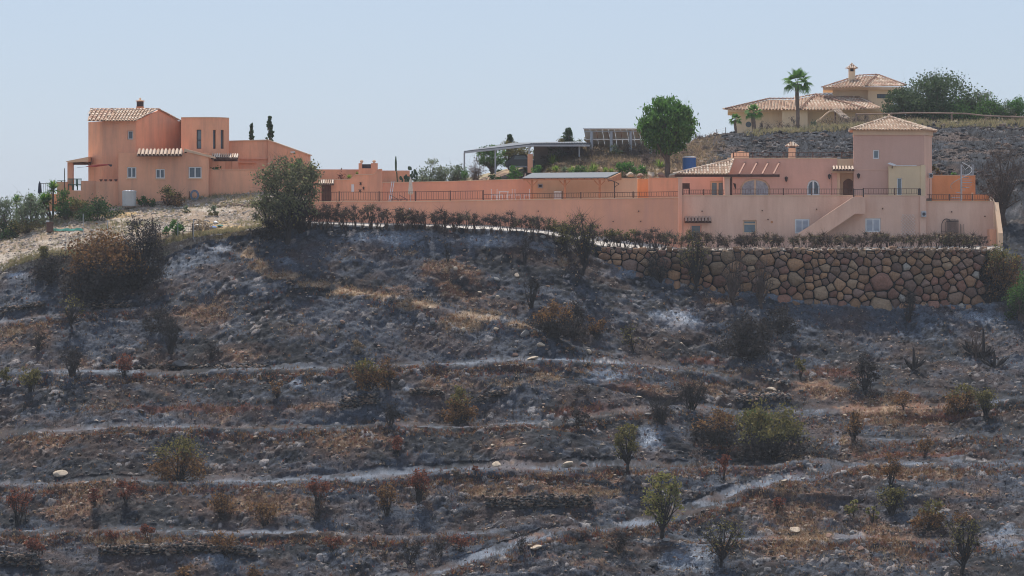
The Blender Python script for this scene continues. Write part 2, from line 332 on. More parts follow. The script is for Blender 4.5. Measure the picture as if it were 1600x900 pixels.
# unburnt pale ground of the upper left yard
PALE, PALE2, GRAVEL = C(.30,.225,.165), C(.40,.335,.27), C(.16,.125,.10)
pc = mixc(np.ones_like(col)*PALE, PALE2, ss(.45, .65, n4)); pc = mixc(pc, GRAVEL, ss(.44, .6, n2*.5+n3*.5)*.85); pc = mixc(pc, C(.58,.53,.48), ss(.60, .7, n5*.5+n3*.5)*.6)
pc = mixc(pc, C(.50,.33,.14), ss(.3, .7, sumb([(352,360,40,9,1.2),(170,335,60,8,.8),(330,350,60,8,.5)])*n2*2)*.9); pc = mixc(pc, C(.20,.20,.11), ss(.62, .8, n1*.5+n2*.6)*.7)
unb = (~BURNT) & (UU < 500) & (SEG <= 6); col = np.where(unb[..., None], pc, col)
# path of pale concrete behind the hedge, and the pads behind walls
pth = (SEG == 4) & (UU >= 470) & (UU < 1566); col = np.where(pth[..., None], mixc(np.ones_like(col)*C(.54,.50,.45), C(.36,.33,.30), ss(.4, .65, n2)), col)
col = np.where(((SEG == 4) & (ST < .16) & (UU >= 470) & (UU < 1566))[..., None], CHAR*1.5, col)
pad = ((SEG == 5) | (SEG == 6)) & (UU >= 470) & (UU < 1566); col = np.where(pad[..., None], C(.42,.33,.26), col)
# brown scrub bank and burnt rocky crest behind the right-hand house
bank = mixc(np.ones_like(col)*C(.26,.15,.095), C(.36,.26,.16), ss(.4, .62, n4)); bank = mixc(bank, C(.15,.10,.07), ss(.45, .6, n2)); bank = mixc(bank, C(.45,.38,.30), ss(.5, .2, w1)*(i1 > .7)*.8)
bwl = (SEG == 3) & (UU > 930) & (UU < 1562); col = np.where(bwl[..., None], CHAR*.8, col)
isb = (SEG >= 7) | ((SEG == 6) & (UU > 1566)); col = np.where(((SEG >= 7))[..., None], bank, col)
cr = mixc(np.ones_like(col)*C(.020,.023,.029), C(.075,.083,.098), ss(.42, .62, n2*.6+n5*.4)); cr = mixc(cr, C(.24,.22,.21), ss(.64, .78, n3*.5+n4*.5+.12*(i1 > .8))); cr = mixc(cr, C(.26,.16,.11), ss(.62, .8, n4+sumb([(1500,218,70,9,.36),(1495,245,24,40,.4),(1120,240,60,30,.3),(1330,212,40,6,.25)]))*.7)
cr = mixc(cr, C(.36,.32,.29), ss(.5, .2, w1)*(i1 > .92)*rk); cr = mixc(cr, C(.30,.26,.23), ss(.5, .25, w2)*(i2 > .94))
cr = cr*C(.52, .53, .57); hr = np.clip(HILLR*(SEG >= 7)+(SEG >= 4)*(SEG < 9)*right, 0, 1); col = mixc(col, cr, hr)
col = np.where(((SEG >= 9) & (UU < 3000))[..., None], C(.30,.24,.14), col)
M_ground = mat_attr('burnt_ground', bump=.9, bscale=3.4, dist=.12, fine=.7)
nr, nc = VV.shape; ii = np.arange(nr*nc).reshape(nr, nc)
Fg = np.stack([ii[:-1, :-1], ii[:-1, 1:], ii[1:, 1:], ii[1:, :-1]], -1).reshape(-1, 4)
burnm = ((SEG == 2) | (hr > .5) | (SEG == 3))[..., None]; col = np.where(burnm, col*C(.72, .76, .81), col)
gcol = np.concatenate([np.clip(col, .01, .8), np.ones(VV.shape+(1,))], -1).reshape(-1, 4)
hill = link('hillside', fast_mesh('hillside', np.stack([X2, Y2, Z2], -1).reshape(-1, 3), Fg, M_ground, False, {'col': gcol}), kind='structure')
M_valley = mat('valley_soil', (.24,.18,.12), var=.3, scale=.05, bump=.4, bscale=.6)
link('ground', MB().box(-1500, 1500, -1200, 1700, -27, -25.1).mesh('ground', M_valley), kind='structure')
# ------------------------------------------------------------------ building kit
def Q(u, D): return ((u-800)*D/F, D)
class Wall:
    """upright wall panel from p0 to p1 (left to right as seen), outward side towards the camera"""
    def __init__(s, p0, p1, z0, z1, depth=.3):
        s.p0, s.p1 = Vector(p0), Vector(p1); s.z0, s.z1, s.d = z0, z1, depth
        s.ex = (s.p1-s.p0).normalized(); s.len = (s.p1-s.p0).length
        n = Vector((-s.ex.y, s.ex.x)); s.n = n if n.y > 0 or (abs(n.y) < .05 and n.x > 0) else -n; s.ops = []
    def w(s, a, b, z): q = s.p0+s.ex*a+s.n*b; return (q.x, q.y, z)
    def a(s, u):
        k = (u-800)/F; x0, y0 = s.p0; ex, ey = s.ex; return (k*y0-x0)/(ex-k*ey)
    def rect(s, u0, u1, v0, v1):
        a0, a1 = s.a(u0), s.a(u1); D = (s.p0+s.ex*(a0+a1)/2).y; return a0, a1, Zv(v1, D), Zv(v0, D)
    def open(s, u0, u1, v0, v1, arch=0): r = s.rect(u0, u1, v0, v1); s.ops.append((*r, arch)); return (*r, arch)
    def arc(s, o, n=8):
        a0, a1, z0, z1, h = o
        return [(a0+(a1-a0)*i/n, z1-h+h*math.sqrt(max(0, 1-(2*i/n-1)**2))) for i in range(n+1)]
    def build(s, name, mat, parent, kind=None):
        mb = MB(); A = sorted({0, s.len, *[max(0, min(s.len, x)) for o in s.ops for x in o[:2]]}); Zs = sorted({s.z0, s.z1, *[max(s.z0, min(s.z1, x)) for o in s.ops for x in o[2:4]]})
        for i in range(len(A)-1):
            for j in range(len(Zs)-1):
                ca, cz = (A[i]+A[i+1])/2, (Zs[j]+Zs[j+1])/2
                if any(o[0] < ca < o[1] and o[2] < cz < o[3] for o in s.ops): continue
                mb.add([s.w(A[i], 0, Zs[j]), s.w(A[i+1], 0, Zs[j]), s.w(A[i+1], 0, Zs[j+1]), s.w(A[i], 0, Zs[j+1])], [(0, 1, 2, 3)])
        q = lambda a, b, c, d: mb.add([a, b, c, d], [(0, 1, 2, 3)])
        for (x0, x1, y0, y1) in [(0, s.len, s.z0, s.z1)]:
            q(s.w(x0, 0, y0), s.w(x0, s.d, y0), s.w(x0, s.d, y1), s.w(x0, 0, y1)); q(s.w(x1, 0, y0), s.w(x1, s.d, y0), s.w(x1, s.d, y1), s.w(x1, 0, y1))
            q(s.w(x0, 0, y1), s.w(x0, s.d, y1), s.w(x1, s.d, y1), s.w(x1, 0, y1)); q(s.w(x0, s.d, y0), s.w(x0, s.d, y1), s.w(x1, s.d, y1), s.w(x1, s.d, y0))
        for o in s.ops:
            x0, x1, y0, y1, h = o; ys = y1-h; d = s.d*.95
            q(s.w(x0, 0, y0), s.w(x0, d, y0), s.w(x0, d, ys), s.w(x0, 0, ys)); q(s.w(x1, 0, y0), s.w(x1, d, y0), s.w(x1, d, ys), s.w(x1, 0, ys)); q(s.w(x0, 0, y0), s.w(x0, d, y0), s.w(x1, d, y0), s.w(x1, 0, y0))
            pts = s.arc(o) if h else [(x0, y1), (x1, y1)]
            for (a, z), (b, zz) in zip(pts, pts[1:]):
                q(s.w(a, 0, z), s.w(a, d, z), s.w(b, d, zz), s.w(b, 0, zz))
                if h: q(s.w(a, 0, z), s.w(b, 0, zz), s.w(b, 0, y1), s.w(a, 0, y1))
        return mb.build(name, mat, parent, kind=kind)
    def lb(s, mb, a0, a1, b0, b1, z0, z1):
        vs = [s.w(a, b, z) for a in (a0, a1) for b in (b0, b1) for z in (z0, z1)]
        return mb.add(vs, [(0,1,3,2),(4,6,7,5),(0,4,5,1),(2,3,7,6),(0,2,6,4),(1,5,7,3)])
    def window(s, o, parent, frame, glass, n=2, fw=.075, rec=.13, name='window', sill=None, shutter=None, label=None, transom=None):
        x0, x1, y0, y1, h = o; mb = MB(); e = .012; f = fw
        x0 += e; x1 -= e; y0 += e; y1 -= e
        r0, r1 = rec, rec+.07
        if h:
            n_ = 10; out = s.arc((x0, x1, y0, y1, h), n_); inn = s.arc((x0+f, x1-f, y0, y1-f, h*.9), n_)
            for i in range(n_):
                vs = [s.w(a, b, z) for (a, z) in (out[i], out[i+1], inn[i+1], inn[i]) for b in (r0, r1)]
                mb.add(vs, [(0, 2, 4, 6), (1, 3, 5, 7), (0, 1, 3, 2), (4, 5, 7, 6)])
            s.lb(mb, x0, x0+f, r0, r1, y0, y1-h); s.lb(mb, x1-f, x1, r0, r1, y0, y1-h); s.lb(mb, x0+f, x1-f, r0, r1, y0, y0+f)
        else:
            s.lb(mb, x0, x0+f, r0, r1, y0, y1); s.lb(mb, x1-f, x1, r0, r1, y0, y1); s.lb(mb, x0+f, x1-f, r0, r1, y0, y0+f); s.lb(mb, x0+f, x1-f, r0, r1, y1-f, y1)
        for k in range(1, n):
            c = x0+(x1-x0)*k/n; s.lb(mb, c-f*.6, c+f*.6, r0-.01, r1, y0+f, y1-f)
        if transom: s.lb(mb, x0+f, x1-f, r0-.012, r1, y0+(y1-y0)*transom-.05, y0+(y1-y0)*transom+.05)
        W = mb.build(name, frame, parent)
        if label: W['label'] = label
        for k in range(n):
            c0 = x0+f+(x1-x0-2*f)*k/n; c1 = x0+f+(x1-x0-2*f)*(k+1)/n; g = MB()
            if h:
                m = 6; pts = []
                for i in range(m+1):
                    a = c0+(c1-c0)*i/m; t = (a-x0)/(x1-x0)*2-1; pts.append((a, y1-f-h*.9+h*.9*math.sqrt(max(0, 1-t*t))))
                poly = [(c0, y0+f)]+pts+[(c1, y0+f)]
            else: poly = [(c0, y0+f), (c0, y1-f), (c1, y1-f), (c1, y0+f)]
            g.slab([s.w(a, rec+.03, z) for a, z in poly], (s.n.x, s.n.y, 0), .02)
            g.build('pane', glass, W)
            if shutter:
                sh = MB(); zz = y0+f+.03
                while zz < y1-f-.05: s.lb(sh, c0+.02, c1-.02, rec-.02, rec+.012, zz, zz+.055); zz += .095
                sh.build('louvre', shutter, W, kind='stuff')
        if sill:
            mb = MB(); s.lb(mb, x0-.08, x1+.08, -.06, .1, y0-.09, y0-.014); mb.build('window_sill', sill, W)
        return W
class Tiles:
    """barrel tiles: real half-round covers laid in courses; can build joined or one mesh per tile"""
    def __init__(s): s.V = []; s.F = []; s.C = []
    def tile(s, p, d, side, up, ln, r0, r1, lift, c):
        b = len(s.V)
        for t, r, lf in ((0, r0, lift), (1, r1, 0)):
            for k in range(5):
                a = math.pi*k/4; s.V.append(p+d*(ln*t)+side*(r*math.cos(a))+up*(r*math.sin(a)*.9+lf)); s.C.append(c)
        s.F += [(b+k, b+k+1, b+6+k, b+5+k) for k in range(4)]
        s.V += [p+side*r0, p-side*r0, p-side*r0*.6+up*lift*.5, p+side*r0*.6+up*lift*.5]; s.C += [tuple(x*.5 for x in c[:3])+(1,)]*4
        s.F.append((b+10, b+11, b+12, b+13))
    def face(s, pts, pitch=.24, course=.42, pal=None, overhang=.05, r=None):
        """pts: convex 3D polygon whose first edge is the eave"""
        pts = [Vector(p) for p in pts]; ex = (pts[1]-pts[0]).normalized(); nrm = None
        for i in range(2, len(pts)):
            c = ex.cross(pts[i]-pts[0])
            if c.length > 1e-4: nrm = c.normalized(); break
        if nrm.z < 0: nrm = -nrm
        upd = nrm.cross(ex).normalized()
        if upd.z < 0: upd = -upd
        loc = [((p-pts[0]).dot(ex), (p-pts[0]).dot(upd)) for p in pts]; n = len(loc)
        xs = [l[0] for l in loc]; x = min(xs)+pitch*.5
        while x < max(xs)-pitch*.2:
            ts = []
            for i in range(n):
                (xa, ya), (xb, yb) = loc[i], loc[(i+1) % n]
                if (xa-x)*(xb-x) <= 0 and abs(xb-xa) > 1e-6: ts.append(ya+(yb-ya)*(x-xa)/(xb-xa))
            if len(ts) >= 2:
                t0, t1 = min(ts), max(ts); t = t0-(overhang if t0 < .05 else 0)
                while t < t1-.03:
                    ln = min(course*1.08, t1-t+.03); c = R.choice(pal or TILEPAL); k = R.uniform(.82, 1.12); c = tuple(min(.8, q*k) for q in c)+(1,)
                    rr = r or pitch*.36
                    s.tile(pts[0]+ex*(x+R.uniform(-.01, .01))+upd*t+nrm*.02, upd, ex, nrm, ln, rr, rr*.85, .035+R.uniform(0, .012), c); t += course
            x += pitch
        b = len(s.V); s.V += [p-nrm*.01 for p in pts]; c = (.42, .28, .20, 1); s.C += [c]*n
        for i in range(1, n-1): s.F.append((b, b+i, b+i+1, b+i+1))
        return s
    def ridge(s, a, b, r=.13, ln=.42, pal=None):
        a, b = Vector(a), Vector(b); d = (b-a); L_ = d.length; d.normalize(); side = d.cross(Vector((0, 0, 1))).normalized(); up = side.cross(d)
        t = 0
        while t < L_-.1:
            c = R.choice(pal or TILEPAL); k = R.uniform(.8, 1.1); s.tile(a+d*t, d, side, up, min(ln*1.08, L_-t), r, r*.85, .03, tuple(min(.8, q*k) for q in c)+(1,)); t += ln
        return s
    def build(s, name, parent, kind='stuff', mat=None):
        off = world_loc(parent) if parent else Vector(); V = np.array([tuple(v-off) for v in s.V])
        Fq = [f if f[2] != f[3] else f for f in s.F]
        me = bpy.data.meshes.new(name); me.from_pydata([tuple(v) for v in V], [], [f if f[2] != f[3] else f[:3] for f in Fq])
        at_ = me.attributes.new('col', 'FLOAT_COLOR', 'POINT'); at_.data.foreach_set('color', np.array(s.C, np.float32).ravel())
        me.materials.append(mat or M_tile); return link(name, me, parent, kind)
TILEPAL = [(.60, .40, .30), (.66, .47, .36), (.55, .34, .25), (.68, .54, .43), (.60, .45, .36), (.50, .30, .22)]
TILEPALE = [(.70, .56, .44), (.66, .50, .38), (.74, .62, .50), (.60, .44, .33), (.55, .38, .27)]
M_tile = mat_attr('roof_tile_clay', bump=.3, bscale=8, dist=.01, fine=.15)
M_terra = mat('terracotta_render', (.83,.41,.25), var=.08, scale=.5, stains=.6, stain_col=(.47,.26,.19), bump=.25, bscale=6)
M_terra2 = mat('terracotta_render_old', (.80,.375,.235), var=.10, scale=.35, stains=.6, stain_col=(.66,.32,.235), bump=.3, bscale=6)
M_orange = mat('orange_render', (0.840,0.360,0.164), var=.08, scale=.5, stains=.3, bump=.25, bscale=6)
M_pink = mat('pink_render', (0.758,0.421,0.321), var=.06, scale=.4, stains=.3, stain_col=(.50,.27,.205), bump=.25, bscale=6)
M_pink2 = mat('beige_pink_render', (.74,.49,.375), var=.07, scale=.35, stains=.45, stain_col=(.52,.285,.20), bump=.25, bscale=6)
M_tower = mat('mauve_pink_render', (0.629,0.398,0.321), var=.05, scale=.4, stains=.3, stain_col=(.50,.29,.225), bump=.25, bscale=6)
M_sand = mat('sand_render', (0.796,0.540,0.353), var=.06, scale=.4, stains=.25, bump=.2, bscale=6)
M_yellow = mat('yellow_render', (.74,.58,.38), var=.06, scale=.4, stains=.25, bump=.2, bscale=6)
M_cream = mat('cream_render', (0.713,0.506,0.345), var=.06, scale=.6, stains=.3, bump=.2, bscale=6)
M_villa = mat('ochre_render', (.80,.60,.40), var=.06, scale=.4, stains=.25, bump=.2, bscale=6)
M_white = mat('white_paint', (.74,.74,.73), var=.04, rough=.5, bump=.05)
M_glass = mat('window_glass', (.075,.10,.125), var=.25, scale=1.2, rough=.12, bump=0, spec=.6)
M_glassb = mat('bluish_glass', (.12,.17,.20), var=.2, scale=1.2, rough=.15, bump=0, spec=.6)
M_curt = mat('curtained_glass', (.36,.35,.38), var=.35, scale=3.5, rough=.25, bump=0, spec=.5)
M_iron = mat('dark_iron', (.05,.035,.035), var=.2, rough=.6, bump=.1)
M_rust = mat('rusty_brown_iron', (.13,.07,.055), var=.25, rough=.8, bump=.1)
M_wood = mat('dark_stained_wood', (.10,.045,.035), var=.3, scale=4, rough=.7, bump=.2)
M_pine = mat('orange_pine_timber', (.52,.24,.12), var=.2, scale=3, rough=.7, bump=.2)
M_door = mat('brown_door_wood', (.16,.07,.045), var=.25, scale=3, rough=.6, bump=.2)
M_beam = mat('pinkish_rafter_wood', (.36,.19,.14), var=.2, scale=3, rough=.8)
M_metal = mat('galvanised_steel', (.42,.44,.47), var=.1, rough=.45, metal=.3, bump=.05)
M_grey = mat('grey_sheet_roof', (.09,.105,.125), var=.1, scale=1, rough=.6, bump=.1)
M_dark = mat('dark_grey', (.06,.06,.07), var=.2, rough=.8)  # plain dark grey shared by bins, loungers, wheels, grilles and frames
M_blue = mat('blue_plastic', (.035,.13,.36), var=.08, rough=.4, bump=.02)
M_conc = mat('pale_concrete', (.50,.46,.42), var=.15, scale=1, bump=.3)
def railing(name, label, pts, h, post_ts, bar_gap=.17, mat_=None, group=None, r=.02, kind=None, posts_h=None):
    """pts: 3D polyline of the railing's foot"""
    mat_ = mat_ or M_rust; pts = [Vector(p) for p in pts]; o = empty(name, pts[0], label, 'railing', group)
    z = Vector((0, 0, 1)); mb = MB()
    mb.tube([p+z*h for p in pts], .028, 4); mb.build('top_rail', mat_, o)
    mb = MB(); mb.tube([p+z*.1 for p in pts], .02, 4); mb.build('bottom_rail', mat_, o)
    Ls = [0]
    for a, b in zip(pts, pts[1:]): Ls.append(Ls[-1]+(b-a).length)
    def pt(s):
        for i in range(len(pts)-1):
            if s <= Ls[i+1] or i == len(pts)-2: return pts[i].lerp(pts[i+1], (s-Ls[i])/max(1e-6, Ls[i+1]-Ls[i]))
    mb = MB(); s_ = bar_gap
    while s_ < Ls[-1]: p = pt(s_); mb.box(p.x-.011, p.x+.011, p.y-.011, p.y+.011, p.z+.1, p.z+h-.02); s_ += bar_gap
    mb.build('bar', mat_, o, kind='stuff')
    for t in post_ts:
        p = pt(t*Ls[-1]); mb = MB(); mb.box(p.x-.045, p.x+.045, p.y-.045, p.y+.045, p.z+.004, p.z+(posts_h or h)+.06); mb.build('post', mat_, o)
    return o
def chimney(parent, u, D, vb, vt, w_, mat_, top='tile', name='chimney'):
    x = Xu(u, D); zb, zt = Zv(vb, D), Zv(vt, D); y = D+w_/2
    c = MB().box(x-w_/2, x+w_/2, y-w_/2, y+w_/2, zb, zt).build(name, mat_, parent); return c, x, y, zt
# ------------------------------------------------------------------ right-hand house
D1, D2 = 252.0, 254.6
H = empty('terrace_house', P(1250, 384, D1), 'pink two-storey house with square tiled tower, outside stairs and balcony above the boulder wall', 'house')
# lower storey
wl = Wall(Q(1062, D1), Q(1446, D1), Zv(396, D1), Zv(306, D1), .4)
o_a = wl.open(1079, 1096, 351, 374); o_b = wl.open(1161, 1182, 344, 365); o_c = wl.open(1242, 1265, 342, 365); o_d = wl.open(1352, 1376, 341, 363)
wl.build('lower_wall', M_pink2, H)
MB().prism([Q(1062.3, D1+.42), Q(1445.7, D1+.42), Q(1445.7, D1+9), Q(1062.3, D1+9)], Zv(396, D1), Zv(306, D1)-.01).build('lower_storey_body', M_pink2, H)
wl.window(o_a, H, M_pink, M_glassb, n=1); wl.window(o_b, H, M_cream, M_glassb, n=1, fw=.09, transom=.72)
M_shut = mat('pale_grey_louvre', (.50,.53,.59), var=.05, rough=.6, bump=0)
for o in (o_c, o_d): wl.window(o, H, M_white, M_shut, n=2, fw=.10, rec=.03, shutter=M_shut, label='white louvred shutters closed over a ground floor window')
# little tiled canopy over the low window
def canopy(u0, u1, v0, v1, D, dep, n, parent, pal, box=None, boxm=None, r=None, nm='canopy'):
    k = empty(nm, (0, 0, 0), None, None); k.parent = parent; k.location = Vector(P((u0+u1)/2, v1, D))-world_loc(parent)
    b = MB(); x0, x1 = Xu(u0, D), Xu(u1, D); zt, zb = Zv(v0, D), Zv(v1, D)
    b.slab([(x0, D-dep, zb-.02), (x1, D-dep, zb-.02), (x1, D-.003, zt-.06), (x0, D-.003, zt-.06)], (0, 0, -1), .07)
    sl = b.build('canopy_board', M_wood, k)
    pitch = (x1-x0)/n; d = Vector((0, dep, zt-zb)); ln = d.length; d.normalize(); up = Vector((1, 0, 0)).cross(d); base = None
    ms = []
    for q in range(3):
        t = Tiles(); c = R.choice(pal); t.tile(Vector((0, 0, 0)), d, Vector((1, 0, 0)), up, ln, r or pitch*.40, (r or pitch*.40)*.82, .03, c+(1,))
        me = bpy.data.meshes.new('roof_tile'); me.from_pydata([tuple(v) for v in t.V], [], t.F); a_ = me.attributes.new('col', 'FLOAT_COLOR', 'POINT'); a_.data.foreach_set('color', np.array(t.C, np.float32).ravel()); me.materials.append(M_tile); ms.append(me)
    off = world_loc(k)
    for q in range(n):
        o = link('roof_tile', R.choice(ms), k); o.location = Vector((x0+pitch*(q+.5), D-dep-.05, zb+.01+R.uniform(-.015, .015)))-off
        if True:   # the course of upturned channel tiles between covers lies just below, shared as flat trays
            pass
    return k
canopy(1069, 1111, 339, 347, D1, .55, 8, H, [(.34, .24, .20), (.42, .30, .24), (.28, .20, .17)])
MB().buv(1066, 1111, 347.5, 374, D1-.12, .11).build('window_surround', M_pink, H) if False else None
# spout holes
for (u, v) in [(1191, 329), (1276, 327), (1379, 326), (1097, 330), (1200, 343)]:
    MB().tube([P(u, v, D1-.12), P(u, v, D1+.05)], .055, 8).build('drain_spout', M_wood, H)
# corner pilasters
MB().box(Xu(1060, D1), Xu(1066, D1), D1-.12, D1+.3, Zv(396, D1), Zv(278, D1)).build('corner_pilaster', M_pink2, H)
MB().box(Xu(1437, D1), Xu(1447, D1), D1-.1, D1+.35, Zv(396, D1), Zv(306, D1)-.004).build('corner_pilaster', M_pink2, H)
# coping along the balcony edge
MB().box(Xu(1066.5, D1), Xu(1436.5, D1), D1-.05, D1+.42, Zv(306, D1)+.003, Zv(306, D1)+.06).build('balcony_coping', M_cream, H)
# upper storey main wall
wu = Wall(Q(1137, D2), Q(1308, D2), Zv(309, D2), Zv(248, D2), .35)
o1 = wu.open(1157, 1203, 279, 307, .62); o2 = wu.open(1261, 1281, 281, 305, .5)
wu.build('upper_wall', M_pink, H)
wu.window(o1, H, M_cream, M_curt, n=2, fw=.12, rec=.10, label='wide arched window with pale curtains behind'); wu.window(o2, H, M_white, M_glass, n=2, fw=.11, rec=.08, label='small arched twin window in white frame')
MB().prism([Q(1137.4, D2+.37), Q(1307.5, D2+.37), Q(1307.5, D2+1.0), Q(1333, D2+1.0), Q(1333, D2+7), Q(1137.4, D2+7)], Zv(309, D2), Zv(248, D2)-.01).build('upper_storey_body', M_pink, H)
MB().box(Xu(1137, D2), Xu(1308, D2), D2-.04, D2+.34, Zv(248, D2)+.003, Zv(247, D2)+.03).build('roof_coping', M_sand, H)
# entrance recess
wd = Wall(Q(1308.2, D2+.02), Q(1334, D2+.02), Zv(309, D2), Zv(248, D2), .7)
od = wd.open(1312.5, 1334.5, 270, 308.8); wd.build('entrance_wall', M_sand, H)
bk = Wall(Q(1310, D2+.75), Q(1336, D2+.75), Zv(309, D2), Zv(268, D2), .2); bk.build('entrance_back_wall', M_pink, H)
dr = MB(); x0, x1 = Xu(1317.5, D2+.7), Xu(1333.8, D2+.7); zb, zt = Zv(308, D2), Zv(279, D2); n = 8
poly = [(x0, zb)]+[(x0+(x1-x0)*i/n, zt-.28+.28*math.sin(math.pi*i/n)) for i in range(n+1)]+[(x1, zb)]
dr.slab([(a, D2+.66, z) for a, z in poly], (0, 1, 0), .07); DO = dr.build('entrance_door', M_door, H)
for k in range(2):
    for j in range(2):
        xa = x0+.09+(x1-x0-.1)*k*.5; MB().box(xa, xa+(x1-x0)*.36, D2+.635, D2+.658, zb+.12+j*.62, zb+.62+j*.62).build('door_panel', M_door, DO)
MB().box(Xu(1299, D2), Xu(1334, D2), D2-.35, D2-.002, Zv(270, D2), Zv(266, D2)).build('canopy_ledge', M_cream, H)
canopy(1300, 1334, 260, 266, D2-.36, .45, 7, H, TILEPALE)
# tower
DT = D2-.5
wt = Wall(Q(1334, DT), Q(1444, DT), Zv(309, DT), Zv(211, DT), .4)
o3 = wt.open(1364, 1374, 234, 248.5); wt.build('tower_wall', M_tower, H); wt.window(o3, H, M_white, M_glassb, n=1, fw=.09, rec=.06, label='small square tower window in a white frame')
MB().prism([Q(1334.3, DT+.42), Q(1443.7, DT+.42), Q(1456, DT+3.4), Q(1456, DT+6.2), Q(1334.3, DT+6.2)], Zv(309, DT), Zv(211, DT)-.01).build('tower_body', M_pink2, H)
MB().prism([Q(1444.02, DT+.0), Q(1456.2, DT+2.9), Q(1456.2, DT+3.4), Q(1444.02, DT+.4)], Zv(309, DT), Zv(211, DT)-.012).build('tower_side_wall', M_pink2, H)
MB().prism([Q(1332.5, DT-.1), Q(1444.5, DT-.1), Q(1458, DT+2.9), Q(1458, DT+6.4), Q(1332.5, DT+6.4)], Zv(211, DT), Zv(203.5, DT)).build('tower_cornice', M_cream, H)
MB().box(Xu(1334, DT), Xu(1389, DT), DT-.02, DT+.01, Zv(266, DT), Zv(265, DT)).build('string_course', M_pink2, H)
# tower roof, hipped
zE = Zv(203.2, DT); ap = Vector((Xu(1396, DT), DT+3.0, zE+1.12)); E = [Vector((*Q(1328.5, DT-.4), zE)), Vector((*Q(1446, DT-.4), zE-.02)), Vector((*Q(1463, DT+2.7), zE-.02)), Vector((*Q(1463, DT+6.6), zE)), Vector((*Q(1327, DT+6.6), zE))]
t = Tiles()
for i in range(5): t.face([E[i], E[(i+1) % 5], ap], pitch=.25, course=.36, pal=TILEPALE)
for i in (0, 1, 2, 4): t.ridge(E[i]+Vector((0, 0, .05)), ap+Vector((0, 0, .05)), r=.10, pal=TILEPALE)
t.build('tower_roof_tiles', H)
MB().lathe(ap+Vector((0, 0, .05)), [(.09, 0), (.11, .12), (.04, .2)], 8).build('roof_finial', M_tile2 if 'M_tile2' in globals() else M_cream, H)
# yellow block
DY = D2-.95
wy = Wall(Q(1388.5, DY), Q(1440.5, DY), Zv(309, DY), Zv(259.5, DY), .4); oy = wy.open(1401.5, 1409.5, 278, 305.5); wy.build('yellow_wall', M_yellow, H); wy.window(oy, H, M_white, M_glassb, n=1, fw=.06, rec=.06, label='narrow tall window in the yellow wall')
MB().box(Xu(1397, DY), Xu(1432, DY), DY-.05, DY+.1, Zv(259.5, DY)+.003, Zv(259.5, DY)+.06).build('white_gutter', M_white, H)
MB().box(Xu(1439, D2-1.0), Xu(1446, D2-1), D2-1.02, D2-.6, Zv(309, D2), Zv(258, D2)).build('yellow_pilaster', M_yellow, H)
b = MB(); b.slab([P(1387, 256, DY-.5), P(1391, 255, DY-.1), P(1400.5, 258.5, DY-.1), P(1397, 259.5, DY-.5)], (0, 0, 1), .06); lp = b.build('floodlight', M_white, None)
tag(lp, 'white tilted floodlight panel over the yellow wall of the tower house', 'lamp'); lp.location = (0, 0, 0); MB().tube([P(1394, 258, DY-.25), P(1394, 263, DY-.02)], .03, 5).build('lamp_bracket', M_iron, lp)
# balcony floor and right pier
MB().box(Xu(1066, D1), Xu(1440, D1), D1+.42, D2+.4, Zv(306, D1)-.2, Zv(306, D1)-.02).build('balcony_floor', M_conc, H)
# porch
for u0, u1, v0 in [(1132.5, 1140, 276.5)]:
    MB().box(Xu(u0, D1+.1), Xu(u1, D1+.1), D1+.1, D1+.45, Zv(306, D1)+.06, Zv(v0+2, D1)).build('porch_pillar', M_pink2, H)
    MB().box(Xu(u0-1.2, D1), Xu(u1+1.2, D1), D1+.03, D1+.52, Zv(v0+2, D1)+.002, Zv(v0, D1)).build('pillar_capital', M_cream, H)
MB().box(Xu(1058.5, D1), Xu(1067.5, D1), D1-.18, D1+.4, Zv(278, D1)+.003, Zv(276.5, D1)).build('pillar_capital', M_cream, H)
MB().box(Xu(1141, D1), Xu(1144.5, D1), D1+.2, D1+.4, Zv(306, D1)+.06, Zv(274, D1)).build('timber_post', M_wood, H)
DP = D2+1.6; wp = Wall(Q(1062, DP), Q(1137.2, DP), Zv(309, DP), Zv(272, DP), .3); op = wp.open(1110, 1133, 283, 308); wp.build('porch_back_wall', M_pink, H)
wp.window(op, H, M_cream, M_glassb, n=2, fw=.12, rec=.08, name='glazed_door', label='double glazed door in shade at the back of the porch')
MB().box(Xu(1137.3, D2)-.3, Xu(1137.3, D2), D2+.0, DP+.3, Zv(309, D2), Zv(274, D2)).build('porch_side_wall', M_pink, H)
MB().box(Xu(1054, D1), Xu(1218, D1), D1-.15, D1+.05, Zv(276.5, D1)+.005, Zv(272.5, D1)).build('porch_beam', M_wood, H)
zp = Zv(272.4, D1); a0, a1 = Vector((Xu(1051.5, D1), D1-.35, zp)), Vector((Xu(1137.5, D1), D1-.35, zp)); apx = Vector((Xu(1146, D1+1.6), D1+1.7, Zv(250, D1+1.7))); bl = Vector((Xu(1056, D1+1), D1+1.6, zp+.15))
t = Tiles(); t.face([a0, a1, apx], pitch=.24, course=.4, pal=TILEPALE); t.ridge(a1+Vector((0, 0, .06)), apx+Vector((0, 0, .06)), r=.09, pal=TILEPALE); t.ridge(a0+Vector((0, 0, .05)), apx+Vector((0, 0, .05)), r=.09, pal=TILEPALE)
t.build('porch_roof_tiles', H)
